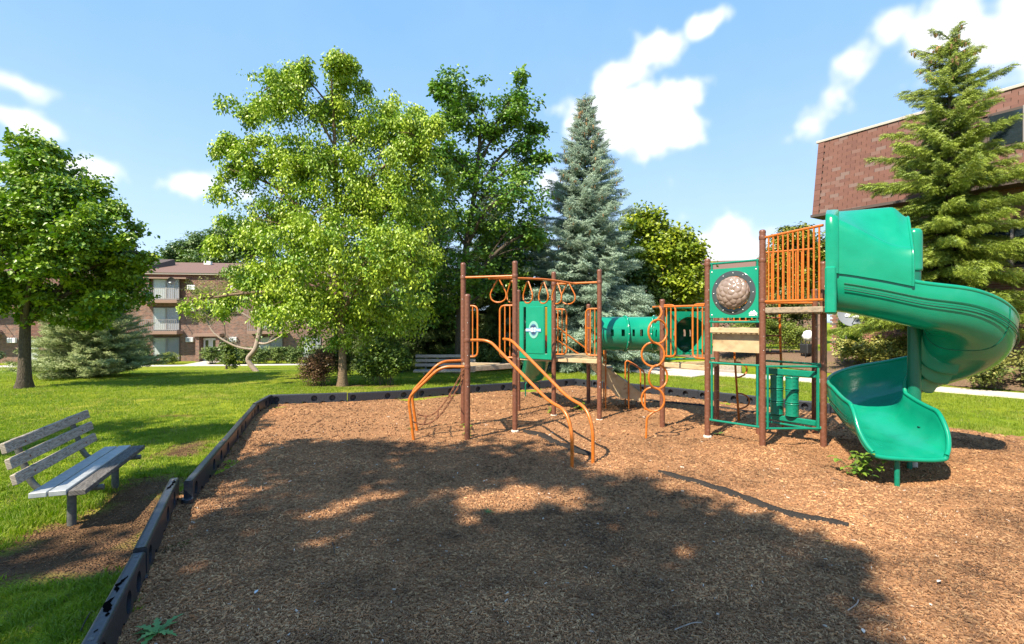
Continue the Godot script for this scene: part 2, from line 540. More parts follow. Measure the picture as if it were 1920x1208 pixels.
func sky_image() -> Image:
	var W := 1600
	var H := 800
	var up := H / 2 + 4
	var mask := PackedFloat32Array()
	mask.resize(W * up)
	# clouds: azimuth right of straight ahead, elevation, half widths in degrees, tilt, weight
	var clouds := [[8.4, 21.2, 3.4, 2.3, -0.1, 1.15], [12.8, 20.8, 4.4, 3.1, 0.0, 1.4], [17.2, 20.6, 3.6, 3.0, 0.0, 1.35], [19.6, 22.6, 2.2, 2.2, 0.0, 1.0], [12.4, 25.2, 3.0, 1.4, 0.35, 1.0], [16.4, 27.2, 3.0, 1.5, 0.35, 1.05], [20.6, 28.6, 2.6, 1.4, 0.3, 0.95], [31.6, 19.8, 1.8, 2.6, -0.5, 0.6], [34.0, 22.6, 2.2, 2.6, -0.6, 0.66], [37.0, 25.0, 2.4, 2.0, 0.2, 0.62], [40.6, 23.6, 3.2, 3.0, 0.2, 1.05], [44.6, 22.6, 3.4, 3.4, 0.1, 1.05], [22.5, 7.5, 5.0, 2.6, 0.0, 0.9], [26.0, 6.0, 4.0, 1.6, 0.0, 0.7], [-31.0, 13.3, 3.4, 1.5, 0.2, 0.95], [-27.6, 12.6, 2.2, 1.2, 0.1, 0.8], [-40.3, 13.0, 2.0, 1.1, 0.2, 0.72], [-44.0, 15.8, 3.2, 0.9, -0.2, 0.72], [-44.5, 18.6, 2.6, 0.9, -0.15, 0.62], [4.0, 15.0, 3.0, 2.2, 0.0, 0.75], [-3.0, 7.0, 4.0, 1.6, 0.0, 0.5]]
	var r := RandomNumberGenerator.new()
	r.seed = 40
	for k in 26:
		var az := r.randf_range(54.0, 306.0)
		var el := r.randf_range(4.0, 48.0)
		clouds.append([az, el, r.randf_range(3.0, 8.0), r.randf_range(1.5, 4.0), r.randf_range(-0.3, 0.3), r.randf_range(0.5, 1.1)])
	for c in clouds:
		var reach: float = maxf(c[2], c[3]) * 2.2
		var v0 := maxi(0, int((90.0 - c[1] - reach) / 180.0 * H))
		var v1 := mini(up - 1, int((90.0 - c[1] + reach) / 180.0 * H))
		var wide := reach / maxf(0.3, cos(deg_to_rad(c[1])))
		var u0 := int((c[0] - wide) / 360.0 * W)
		var u1 := int((c[0] + wide) / 360.0 * W)
		var ca := cos(c[4])
		var sa := sin(c[4])
		for v in range(v0, v1 + 1):
			var el := 90.0 - (v + 0.5) / H * 180.0
			var dy: float = el - c[1]
			var cs := cos(deg_to_rad(el))
			for u in range(u0, u1 + 1):
				var dx: float = ((u + 0.5) / W * 360.0 - c[0]) * cs
				var a = (dx * ca + dy * sa) / c[2]
				var b = (dy * ca - dx * sa) / c[3]
				var q = a * a + b * b
				if q < 4.5:
					var at := v * W + posmod(u, W)
					mask[at] = maxf(mask[at], c[5] * exp(-q * 0.9))
	var n1 := noise_image(101, 0.011, W, H, 6).get_data()
	var n2 := noise_image(102, 0.05, W, H, 5).get_data()
	var px := PackedFloat32Array()
	px.resize(W * H * 3)
	var k := 0
	for v in up:
		var el := 90.0 - (v + 0.5) / H * 180.0
		var t := pow(clampf(1.0 - sin(deg_to_rad(maxf(el, 0.0))), 0.0, 1.0), 3.0)
		var sr := lerpf(0.108, 0.56, t)
		var sg := lerpf(0.3, 0.72, t)
		var sb := lerpf(0.66, 0.84, t)
		for u in W:
			var m := mask[v * W + u]
			var thin := 0.03 + 0.05 * n1[v * W + u] / 255.0
			var a := thin
			if m > 0.02:
				var d := m * 1.2 + (n1[v * W + u] / 255.0 - 0.5) * 0.75 + (n2[v * W + u] / 255.0 - 0.5) * 0.85
				a = maxf(thin, smoothstep(0.34, 1.08, d))
			var lit := 0.68 + 0.2 * clampf(m * 0.5 + n2[v * W + u] / 255.0 * 0.8 - 0.1, 0.0, 1.0)
			px[k] = lerpf(sr, lit, a)
			px[k + 1] = lerpf(sg, lit * 1.012, a)
			px[k + 2] = lerpf(sb, lit * 1.04, a)
			k += 3
	while k < px.size():
		px[k] = 0.2; px[k + 1] = 0.2; px[k + 2] = 0.13
		k += 3
	return Image.create_from_data(W, H, false, Image.FORMAT_RGBF, px.to_byte_array())


# ---------------------------------------------------------------- ground

func sm(a: float, b: float, x: float) -> float:
	return smoothstep(a, b, x) if a < b else 1.0 - smoothstep(b, a, x)


# height of the lawn
func lawn_h(x: float, z: float) -> float:
	var h := -1.62 * sm(13.5, 44.0, z) * sm(2.0, -12.0, x)
	var q := x * 0.76 + z * 0.65
	h += 0.62 * sm(18.5, 21.2, q) * sm(-2.0, 4.0, x) * sm(34.0, 27.0, z)
	return h + 0.03 * nz.get_noise_2d(x * 3.0, z * 3.0)


func bed_edge(x: float, z: float) -> float:
	var p := Vector2(x, z)
	var best := 1e9
	for k in BED.size():
		best = minf(best, p.distance_to(Geometry2D.get_closest_point_to_segment(p, BED[k], BED[(k + 1) % BED.size()])))
	return best if Geometry2D.is_point_in_polygon(p, bed_poly) else -best


# height of the wood chips
func chips_h(x: float, z: float) -> float:
	var pit := -0.2 * exp(-((x - 4.75) ** 2 / 0.55 + (z - 6.35) ** 2 / 0.3)) - 0.05 * exp(-((x - 0.9) ** 2 + (z - 6.6) ** 2) / 0.3)
	return 0.012 + pit + 0.022 * nz.get_noise_2d(x * 22.0, z * 22.0) + 0.03 * nz.get_noise_2d(x * 7.0 + 50.0, z * 7.0)


# bare earth worn into the lawn: 0 grass .. 1 earth
func bare(x: float, z: float) -> float:
	var n := 0.5 * nz.get_noise_2d(x * 25.0 + 9.0, z * 25.0) + 0.3 * nz.get_noise_2d(x * 80.0, z * 80.0)
	var b := 0.0
	for s in [[-3.75, 4.75, 0.55, 0.75], [-3.35, 4.0, 0.85, 0.42], [-4.3, 3.75, 0.9, 0.28], [-4.1, 5.7, 0.38, 0.55], [-4.75, 7.4, 0.35, 0.5], [-5.6, 4.35, 0.5, 0.2], [-6.9, 6.1, 0.3, 0.2], [-6.7, 10.1, 0.35, 0.12], [-9.5, 8.4, 0.3, 0.15], [-3.1, 2.6, 0.25, 0.15], [-4.86, 14.7, 0.9, 0.35], [-3.7, 14.6, 0.7, 0.3], [-5.6, 14.7, 0.6, 0.3], [-11.7, 22.6, 0.9, 0.7]]:
		var q: float = ((x - s[0]) / s[2]) ** 2 + ((z - s[1]) / s[3]) ** 2
		b = maxf(b, 1.25 * exp(-q * 0.8))
	return sm(0.35, 0.75, b + n * 0.7)


func axis_steps() -> Array:
	var a := []
	var x := -600.0
	while x < 600.0:
		a.append(x)
		var d := absf(x)
		x += 0.3 if d < 10.0 else 0.6 if d < 20.0 else 2.0 if d < 50.0 else 10.0 if d < 120.0 else 60.0
	return a


func build_ground() -> void:
	var xs := axis_steps()
	var zs := []
	var z := -40.0
	while z < 900.0:
		zs.append(z)
		z += 4.0 if z < -4.0 else 0.3 if z < 13.0 else 0.6 if z < 24.0 else 2.0 if z < 60.0 else 20.0 if z < 160.0 else 90.0
	var b := MB.new()
	var rows := []
	for zz in zs:
		var row := PackedVector3Array()
		for xx in xs:
			var h := lawn_h(xx, zz)
			if xx > -6.5 and xx < 11.0 and zz > -3.0 and zz < 16.0:
				h -= 0.45 * sm(0.3, 0.9, bed_edge(xx, zz))
			row.append(P(xx, zz, h))
		rows.append(row)
	b.grid(rows)
	for k in b.v.size():
		var p := b.v[k]
		var n := 0.5 + 0.5 * nz.get_noise_2d(p.x * 4.0, p.z * 4.0) + 0.35 * nz.get_noise_2d(p.x * 19.0, p.z * 19.0)
		n += 0.5 * nz.get_noise_2d(p.x * 1.3 + 40.0, p.z * 1.3)
		var c := Color(0.17, 0.25, 0.016).lerp(Color(0.31, 0.34, 0.028), clampf(n, 0.0, 1.0))
		c = c.lerp(Color(0.36, 0.3, 0.08), clampf(1.6 * nz.get_noise_2d(p.x * 9.0 + 77.0, p.z * 9.0) - 0.35, 0.0, 0.6))
		if absf(p.x) < 20.0 and p.z < 4.0 and p.z > -26.0:
			c = c.lerp(Color(0.15, 0.085, 0.045) * (0.75 + 0.5 * nz.get_noise_2d(p.x * 70.0, p.z * 70.0) + 0.2), bare(p.x, -p.z))
		b.c[k] = c
	var m := plain(Color(1, 1, 1), 0.95, 0.0, 0.2)
	m.vertex_color_use_as_albedo = true
	var fine := noise_image(31, 0.22, 512, 512, 3)
	m.albedo_texture = ramp_tex(fine, [Color(0.45, 0.5, 0.4), Color(0.9, 0.9, 0.85), Color(1, 1, 1), Color(1, 1, 1)])
	m.uv1_triplanar = true
	m.uv1_world_triplanar = true
	m.uv1_scale = Vector3.ONE / 2.6
	m.heightmap_enabled = true
	m.heightmap_texture = ImageTexture.create_from_image(fine)
	m.heightmap_scale = 4.0
	struct("lawn", b, m)

	# the bed of wood chips
	var cb := MB.new()
	var step := 0.1
	var nx := int(17.2 / step)
	var nzz := int(18.0 / step)
	var idx := {}
	for j in nzz + 1:
		for i in nx + 1:
			var x := -6.0 + i * step
			var zz := -2.2 + j * step
			var e := bed_edge(x, zz)
			if e > -0.06:
				var p := P(x, zz, chips_h(x, zz) if e > 0.05 else 0.02)
				var gx := chips_h(x + 0.05, zz) - chips_h(x - 0.05, zz)
				var gz := chips_h(x, zz + 0.05) - chips_h(x, zz - 0.05)
				idx[Vector2i(i, j)] = cb.vx(p, Vector3(-gx / 0.1, 1.0, gz / 0.1).normalized(), Vector2(x, zz))
	for j in nzz:
		for i in nx:
			var q := [Vector2i(i, j), Vector2i(i + 1, j), Vector2i(i + 1, j + 1), Vector2i(i, j + 1)]
			if idx.has(q[0]) and idx.has(q[1]) and idx.has(q[2]) and idx.has(q[3]):
				cb.quad(idx[q[0]], idx[q[1]], idx[q[2]], idx[q[3]])
	var ci := noise_image(45, 0.16, 512, 512, 4)
	var cm := worn(ci, [Color(0.14, 0.068, 0.03), Color(0.3, 0.15, 0.07), Color(0.43, 0.225, 0.108), Color(0.56, 0.32, 0.165)], 1.9, 0.95, 3.0, 0.2)
	cm.uv1_world_triplanar = true
	struct("wood_chip_bed", cb, cm)

	# concrete
	strip("sidewalk", [Vector2(17.5, 5.9), Vector2(12.75, 12.6), Vector2(11.5, 14.2), Vector2(9.6, 15.9), Vector2(7.9, 17.3), Vector2(6.1, 19.3), Vector2(4.2, 22.0), Vector2(1.0, 27.0)], 0.5, 1.5)
	strip("courtyard_path", [Vector2(-64.0, 33.0), Vector2(-40.0, 36.6), Vector2(-28.0, 38.6), Vector2(-13.0, 41.4), Vector2(-2.0, 43.0)], 0.6, 1.6)
	strip("entrance_path", [Vector2(-24.55, 39.2), Vector2(-25.6, 42.2), Vector2(-26.3, 45.4)], 0.85, 1.5)
	strip("wing_path", [Vector2(-36.5, 37.2), Vector2(-38.0, 38.4), Vector2(-39.2, 40.6)], 0.7, 1.5)
	# a concrete pad with a timber edged bed beside the walk
	var pad := MB.new()
	pad.box(Transform3D(Basis(Vector3.UP, -0.85), P(5.55, 18.35, 0.0)), Vector3(2.6, 0.09, 1.15), 0.01)
	struct("concrete_pad", pad, M.concrete)
	# earth under the shrubs by the building
	var sb := MB.new()
	var srows := []
	for j in 15:
		var row := PackedVector3Array()
		for i in 30:
			var along := -2.0 + i * 0.55
			var across := -0.2 + j * 0.29 + 0.12 * nz.get_noise_2d(along * 60.0, 5.0)
			var x := 8.3 + along * 0.55 + across * 0.76
			var zz := 20.9 - along * 0.8 + across * 0.6
			row.append(P(x, zz, lawn_h(x, zz) + 0.035))
		srows.append(row)
	sb.grid(srows)
	struct("shrub_bed_soil", sb, M.soil)


func strip(called: String, pts: Array, half: float, joint: float) -> void:
	var b := MB.new()
	var run := 0.0
	for k in pts.size() - 1:
		var a: Vector2 = pts[k]
		var c: Vector2 = pts[k + 1]
		var d := (c - a).normalized()
		var s := Vector2(-d.y, d.x) * half
		var n := maxi(1, roundi(a.distance_to(c) / joint))
		for j in n:
			var p := a.lerp(c, (j + 0.006) / n)
			var q := a.lerp(c, (j + 0.994) / n)
			var y0 := lawn_h(p.x, p.y) + 0.045
			var y1 := lawn_h(q.x, q.y) + 0.045
			b.flat([P(p.x - s.x, p.y - s.y, y0), P(p.x + s.x, p.y + s.y, y0), P(q.x + s.x, q.y + s.y, y1), P(q.x - s.x, q.y - s.y, y1)], Vector3.UP)
			for sg in [-1.0, 1.0]:
				b.flat([P(p.x + s.x * sg, p.y + s.y * sg, y0), P(q.x + s.x * sg, q.y + s.y * sg, y1), P(q.x + s.x * sg, q.y + s.y * sg, y1 - 0.2), P(p.x + s.x * sg, p.y + s.y * sg, y0 - 0.2)], Vector3(s.x, 0, -s.y) * sg)
	struct(called, b, M.concrete)


# ---------------------------------------------------------------- loose cover: chips and grass

func chip_mesh(sd: int, long: float, wide: float, thick: float) -> ArrayMesh:
	var r := RandomNumberGenerator.new()
	r.seed = sd
	var b := MB.new()
	var t := [Vector3(-long * 0.5, thick, -wide * r.randf_range(0.1, 0.5)), Vector3(long * r.randf_range(0.2, 0.5), thick * r.randf_range(0.7, 1.4), -wide * 0.5), Vector3(long * 0.5, thick, wide * r.randf_range(0.1, 0.5)), Vector3(-long * r.randf_range(0.25, 0.5), thick * r.randf_range(0.6, 1.3), wide * 0.5)]
	b.flat(t, Vector3.UP)
	for k in 4:
		var p: Vector3 = t[k]
		var q: Vector3 = t[(k + 1) % 4]
		b.flat([p, q, Vector3(q.x, -0.004, q.z), Vector3(p.x, -0.004, p.z)], Vector3(p.x + q.x, 0, p.z + q.z))
	return b.mesh()


func build_chips() -> void:
	rng.seed = 9
	var tones := [Color(0.2, 0.098, 0.042), Color(0.3, 0.149, 0.063), Color(0.36, 0.183, 0.08), Color(0.43, 0.228, 0.102), Color(0.32, 0.168, 0.078), Color(0.5, 0.295, 0.14), Color(0.24, 0.122, 0.055)]
	for kind in 4:
		var m := chip_mesh(kind + 3, [0.021, 0.031, 0.014, 0.055][kind], [0.0055, 0.0042, 0.0066, 0.004][kind], [0.003, 0.003, 0.0035, 0.003][kind])
		var buf := PackedFloat32Array()
		for zone in [[2.0, 3.2, 6000.0, 1.0], [3.2, 5.0, 3600.0, 1.05], [5.0, 8.0, 1200.0, 1.25], [8.0, 14.5, 260.0, 1.7]]:
			var x0: float = maxf(-5.4, -zone[1] * 1.02)
			var x1: float = minf(9.8, zone[1] * 1.06)
			var count := int((zone[1] - zone[0]) * (x1 - x0) * zone[2] / 4.0 * [1.5, 1.1, 1.3, 0.12][kind])
			for k in count:
				var x := rf(x0, x1)
				var z := rf(zone[0], zone[1])
				if absf(x) > z * 1.04 + 0.1:
					continue   # the strip beside the view is strewn more thinly below
				if not Geometry2D.is_point_in_polygon(Vector2(x, z), bed_poly):
					continue
				var s: float = zone[3] * rf(0.55, 1.35)
				var bs := Basis.from_euler(Vector3(rf(-0.32, 0.32), rf(0, TAU), rf(-0.32, 0.32))).scaled_local(Vector3(s, s, s))
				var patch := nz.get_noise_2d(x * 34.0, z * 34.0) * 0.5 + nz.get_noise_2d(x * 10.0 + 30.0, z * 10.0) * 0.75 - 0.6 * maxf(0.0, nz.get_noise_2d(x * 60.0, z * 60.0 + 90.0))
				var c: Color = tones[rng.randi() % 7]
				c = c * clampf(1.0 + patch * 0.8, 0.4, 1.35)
				if rng.randf() < 0.003:
					c = Color(0.58, 0.5, 0.4)
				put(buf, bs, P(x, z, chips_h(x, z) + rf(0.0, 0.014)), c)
		for k in [9000, 7000, 6000, 900][kind]:
			var x := rf(-5.6, 10.2)
			var z := rf(-1.5, 9.0)
			if absf(x) < z * 1.04 + 0.1 or absf(x) > z * 1.04 + 4.5 or not Geometry2D.is_point_in_polygon(Vector2(x, z), bed_poly):
				continue
			var s := rf(1.1, 2.0)
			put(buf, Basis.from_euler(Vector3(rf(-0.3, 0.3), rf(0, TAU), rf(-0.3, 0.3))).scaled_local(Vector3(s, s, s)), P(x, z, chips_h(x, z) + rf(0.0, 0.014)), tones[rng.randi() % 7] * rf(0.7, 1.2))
		for k in 5200:
			var x := rf(-6.2, -2.0)
			var z := rf(2.6, 8.0)
			if Geometry2D.is_point_in_polygon(Vector2(x, z), bed_poly) or bare(x, z) < rf(0.15, 0.8):
				continue
			var s := rf(0.4, 0.95)
			put(buf, Basis.from_euler(Vector3(rf(-0.35, 0.35), rf(0, TAU), rf(-0.35, 0.35))).scaled_local(Vector3(s, s, s)), P(x, z, lawn_h(x, z) + 0.004), tones[rng.randi() % 7] * rf(0.3, 0.65))
		many("wood_chips", m, M.tint, buf)


func grass_tuft(sd: int, blades: int, r0: float, h: float) -> ArrayMesh:
	var r := RandomNumberGenerator.new()
	r.seed = sd
	var b := MB.new()
	for k in blades:
		var a := r.randf() * TAU
		var d := sqrt(r.randf()) * r0
		var p := Vector3(cos(a) * d, -0.01, sin(a) * d)
		var lean := Vector3(r.randfn(0, 0.5), 0, r.randfn(0, 0.5))
		var hh := h * r.randf_range(0.5, 1.15)
		var w := Vector3(cos(a * 3.0), 0, sin(a * 3.0)) * 0.0035
		var mid := p + Vector3(0, hh * 0.6, 0) + lean * hh * 0.35
		var tip := p + Vector3(0, hh * (1.0 - 0.25 * lean.length()), 0) + lean * hh
		var sh := r.randf_range(0.75, 1.2)
		b.col = Color(sh, sh, sh)
		b.flat([p - w, p + w, mid + w * 0.8, mid - w * 0.8], Vector3.UP + w.cross(Vector3.UP) * 100.0)
		b.flat([mid - w * 0.8, mid + w * 0.8, tip], Vector3.UP + w.cross(Vector3.UP) * 100.0)
	return b.mesh()


func build_grass() -> void:
	rng.seed = 17
	var m := grass_tuft(4, 16, 0.06, 0.062)
	var far := grass_tuft(6, 22, 0.13, 0.075)
	var buf := PackedFloat32Array()
	var buf2 := PackedFloat32Array()
	for zone in [[2.2, 6.5, -7.5, -1.3, 330.0, 0], [6.5, 10.0, -11.0, -3.4, 190.0, 0], [10.0, 15.0, -16.5, -4.5, 60.0, 1], [12.0, 16.5, -6.5, 3.5, 50.0, 1], [15.0, 24.0, -26.0, 3.0, 24.0, 1], [8.0, 21.0, 2.0, 15.5, 55.0, 1]]:
		var n := int((zone[1] - zone[0]) * (zone[3] - zone[2]) * zone[4])
		for k in n:
			var z := rf(zone[0], zone[1])
			var x := rf(zone[2], zone[3])
			if absf(x) > z * 1.05 + 0.2 + (3.0 if rng.randf() < 0.5 else 0.0) or Geometry2D.is_point_in_polygon(Vector2(x, z), bed_poly):
				continue
			if zone[2] == 2.0:
				var q := x * 0.76 + z * 0.65
				if (q > 17.1 and q < 18.4) or q > 20.3:
					continue
			if z < 24.0 and bare(x, z) > rf(0.25, 0.95):
				continue
			var edge := 1.0
			if z < 9.0:
				edge = 1.0 + 0.7 * maxf(0.0, nz.get_noise_2d(x * 40.0 + 7.0, z * 40.0)) + (0.7 if Vector2(x + 4.3, z - 5.1).length() < 0.75 else 0.0)
			var t := 0.5 + 0.5 * nz.get_noise_2d(x * 6.0, z * 6.0) + rf(-0.35, 0.35)
			var c := Color(0.17, 0.27, 0.018).lerp(Color(0.36, 0.41, 0.035), clampf(t, 0.0, 1.0))
			if rng.randf() < 0.05:
				c = Color(0.3, 0.27, 0.1)
			var s := rf(0.7, 1.25) * edge
			var bs := Basis(Vector3.UP, rf(0, TAU)).scaled_local(Vector3(minf(s, 1.25), s * 0.9, minf(s, 1.25)))
			var y := lawn_h(x, z)
			if zone[5] == 0:
				put(buf, bs, P(x, z, y), c)
			else:
				put(buf2, bs, P(x, z, y), c)
	many("grass", m, M.grass, buf)
	many("grass", far, M.grass, buf2)


# ---------------------------------------------------------------- border timbers

func ring_cell(b: MB, x0: float, x1: float, y0: float, y1: float, cx: float, cy: float, r: float, z: float, deep: float, sg: float) -> void:
	var n := 24
	var f := Vector3(0, 0, sg)
	var outer := []
	var inner := []
	for k in n:
		var a := TAU * (k + 0.5) / n
		var d := Vector2(cos(a), sin(a))
		var t := 1e9
		if absf(d.x) > 1e-6:
			t = minf(t, ((x1 - cx) if d.x > 0 else (x0 - cx)) / d.x)
		if absf(d.y) > 1e-6:
			t = minf(t, ((y1 - cy) if d.y > 0 else (y0 - cy)) / d.y)
		outer.append(Vector3(cx + d.x * t, cy + d.y * t, z))
		inner.append(Vector3(cx + d.x * r, cy + d.y * r, z))
	var back := Vector3(0, 0, -sg * deep)
	for k in n:
		var j := (k + 1) % n
		b.flat([outer[k], outer[j], inner[j], inner[k]], f)
		var o: Vector3 = inner[k] - Vector3(cx, cy, z)
		b.flat([inner[k], inner[j], inner[j] + back, inner[k] + back], -o)
	for cn in [[x0, y0], [x1, y0], [x1, y1], [x0, y1]]:
		var c := Vector3(cn[0], cn[1], z)
		var best := outer.duplicate()
		best.sort_custom(func(p, q): return p.distance_to(c) < q.distance_to(c))
		b.flat([c, best[0], best[1]], f)
	var disc := []
	for k in n:
		disc.append(inner[k] + back)
	b.flat(disc, f)
	# a low raised ring in the cup
	var ring := []
	for k in n:
		var o: Vector3 = (inner[k] - Vector3(cx, cy, z)) * 0.68
		ring.append(Vector3(cx, cy, z - sg * (deep - 0.003)) + o)
	if deep > 0.02:
		b.tube(ring, 0.008, 5, true)


func notch_cell(b: MB, x0: float, x1: float, y0: float, y1: float, cx: float, r: float, z: float, deep: float, sg: float) -> void:
	var f := Vector3(0, 0, sg)
	var back := Vector3(0, 0, -sg * deep)
	var arc := []
	for k in 13:
		var a := PI - PI * k / 12.0
		arc.append(Vector3(cx + cos(a) * r, y0 + 0.06 + sin(a) * r, z))
	arc[0].y = y0
	arc[12].y = y0
	for k in 6:
		b.flat([arc[k], arc[k + 1], Vector3(lerpf(x0, cx, (k + 1) / 6.0), y1, z), Vector3(lerpf(x0, cx, k / 6.0), y1, z)], f)
		b.flat([arc[12 - k], arc[11 - k], Vector3(lerpf(x1, cx, (k + 1) / 6.0), y1, z), Vector3(lerpf(x1, cx, k / 6.0), y1, z)], f)
	b.flat([Vector3(x0, y0, z), arc[0], Vector3(x0, y1, z)], f)
	b.flat([Vector3(x1, y0, z), arc[12], Vector3(x1, y1, z)], f)
	for k in 12:
		var o: Vector3 = arc[k] - Vector3(cx, y0, z)
		b.flat([arc[k], arc[k + 1], arc[k + 1] + back, arc[k] + back], -o)
	var floor_ := []
	for p in arc:
		floor_.append(p + back)
	b.flat(floor_, f)


func timber_mesh(length: float) -> ArrayMesh:
	var b := MB.new()
	var d := 0.042
	var y0 := -0.07
	var y1 := 0.205
	var cells := [[0.0, 0.145, "C"], [0.145, 0.27, "S"], [0.27, 0.375, "N"], [0.375, 0.5, "S"], [0.5, 0.63, "C"], [0.63, 0.74, "S"], [0.74, 0.87, "C"], [0.87, 1.0, "S"]]
	for sg in [-1.0, 1.0]:
		for c in cells:
			var x0: float = (c[0] - 0.5) * length
			var x1: float = (c[1] - 0.5) * length
			var cx := (x0 + x1) * 0.5
			if c[2] == "C":
				ring_cell(b, x0, x1, y0, y1, cx, 0.11, minf(0.068, (x1 - x0) * 0.45), d * sg, 0.066 if sg > 0 else 0.008, sg)
			elif c[2] == "S":
				notch_cell(b, x0, x1, y0, y1, cx, minf(0.06, (x1 - x0) * 0.43), d * sg, 0.066 if sg > 0 else 0.008, sg)
			else:
				b.flat([Vector3(x0, y0, d * sg), Vector3(x1, y0, d * sg), Vector3(x1, y1, d * sg), Vector3(x0, y1, d * sg)], Vector3(0, 0, sg))
	# rounded top
	var rows := []
	for e in [-0.5, 0.5]:
		var row := PackedVector3Array()
		for k in 9:
			var a := PI * k / 8.0
			row.append(Vector3(e * length, y1 + 0.016 * minf(1.0, sin(a) * 1.6), -cos(a) * d))
		rows.append(row)
	b.grid(rows, false, true)
	for e in [-0.5, 0.5]:
		b.flat([Vector3(e * length, y0, -d), Vector3(e * length, y0, d), Vector3(e * length, y1 + 0.008, d), Vector3(e * length, y1 + 0.016, 0), Vector3(e * length, y1 + 0.008, -d)], Vector3(e, 0, 0))
	return b.mesh()


func blot(sd: int, lx: float, wz: float) -> MB:
	var r := RandomNumberGenerator.new()
	r.seed = sd
	var b := MB.new()
	var top := PackedVector3Array()
	var bot := PackedVector3Array()
	var f := FastNoiseLite.new()
	f.seed = sd
	f.frequency = 2.2
	for k in 31:
		var t := k / 30.0
		var mid := wz * 0.34 * sin(t * 4.4 + sd) + wz * 0.2 * f.get_noise_2d(t * 2.0, 3.0)
		var half := wz * (0.3 + 0.55 * f.get_noise_2d(t * 1.6, 9.0)) * sqrt(maxf(0.0, sin(PI * t)))
		half = maxf(half, wz * 0.02)
		top.append(Vector3((t - 0.5) * lx, 0, mid - half))
		bot.append(Vector3((t - 0.5) * lx, 0, mid + half))
	b.grid([top, bot])
	return b


func build_timbers() -> void:
	var line := []
	for k in range(1, 22):
		line.append(BED[k])
	var notes := ["black plastic border timber with two wet stains and a dandelion at its side", "black plastic border timber with one wet stain, ending at the gap across from the bench", "black plastic border timber standing askew behind the gap, its end lug showing", "black plastic border timber beyond the bench end, beside shaded grass", "brown weathered border timber one before the back corner on the bench side", "black plastic border timber in sun, first along the back edge from the lawn corner", "black plastic border timber in front of the reddish barberry and birch trunk", "black plastic border timber in front of the far grey bench", "black plastic border timber right behind the chain climber and the triangular deck", "black plastic border timber behind the logo panel and short green slide", "black plastic border timber at the back corner behind the tan stairs", "black plastic border timber behind the lowest tan step", "black plastic border timber behind the ring pole climber, nearest the concrete pad", "black plastic border timber behind the looped pole under the bubble panel", "black plastic border timber behind the green drums", "black plastic border timber behind the spiral slide's lower turn", "black plastic border timber behind the slide exit, where the walk comes closest", "black plastic border timber at the sunny edge beyond the slide's shadow", "black plastic border timber outside the frame past the slide", "black plastic border timber farther out past the slide"]
	var lengths := {}
	for k in 17:
		var a: Vector2 = line[k]
		var c: Vector2 = line[k + 1]
		if k == 1:
			c = Vector2(-3.5, 5.28)
		elif k == 2:
			a = Vector2(-2.66, 3.66); c = Vector2(-3.49, 5.29)
		if k < 2 and k == 1:
			a = Vector2(-2.13, 2.57); c = Vector2(-2.645, 3.63)
		if k == 3:
			a = Vector2(-3.29, 5.2); c = Vector2(-3.93, 6.96)
		var ln := a.distance_to(c) - 0.008
		var key := snappedf(ln, 0.03)
		if not lengths.has(key):
			lengths[key] = timber_mesh(key)
		var dir := (c - a).normalized()
		var mid := (a + c) * 0.5
		var wob := rf(-0.012, 0.012)
		var nm: String = notes[clampi(k - 1, 0, notes.size() - 1)]
		if k == 0:
			nm = "black plastic border timber closest to the photographer, mostly below the frame"
		var o := thing("border_timber", nm, "border timber", P(mid.x, mid.y, maxf(lawn_h(mid.x, mid.y), 0.0) + wob), "black plastic timbers round the wood chip bed")
		o.rotation.y = atan2(dir.y, dir.x)
		o.rotation.x = rf(-0.03, 0.03)
		part("beam", lengths[key], M.black, o, true)
		var bb := MB.new()
		bb.lathe([Vector2(0.0, 0.226), Vector2(0.012, 0.226), Vector2(0.016, 0.222), Vector2(0.016, 0.215)], 10)
		for e in [-1.0, 1.0]:
			var p := part("spike_head", bb, M.rust if k == 4 else M.steel, o, true)
			p.position = Vector3(e * (key * 0.5 - 0.07), 0, 0)
		var lug := MB.new()
		lug.lathe([Vector2(0.0, 0.03), Vector2(0.05, 0.03), Vector2(0.055, 0.02), Vector2(0.055, -0.1)], 14)
		var lg := part("end_lug", lug, M.black, o, true)
		lg.position = Vector3(-key * 0.5 - 0.035, 0.025 if k == 3 else 0.0, 0)
		if k in [1, 2]:
			for s in ([[0.1, 0.22, 0.042, 3], [-0.18, 0.24, 0.046, 8], [-0.44, 0.03, 0.014, 4]] if k == 1 else [[0.68, 0.36, 0.042, 5]]):
				var st := part("wet_stain", blot(s[3], s[1], s[2]), M.wet, o, true)
				st.position = Vector3(s[0], 0.2232, 0)


# ---------------------------------------------------------------- benches

func board(t: Transform3D, s: Vector3, bev: float) -> MB:
	var b := MB.new()
	b.box(t, s, bev)
	var inv := t.affine_inverse()
	for k in b.v.size():
		var lp := inv * b.v[k]
		b.uv[k] = Vector2(lp.x * 0.7 + s.y * 9.0, lp.y + lp.z + t.origin.y * 3.1)
	return b


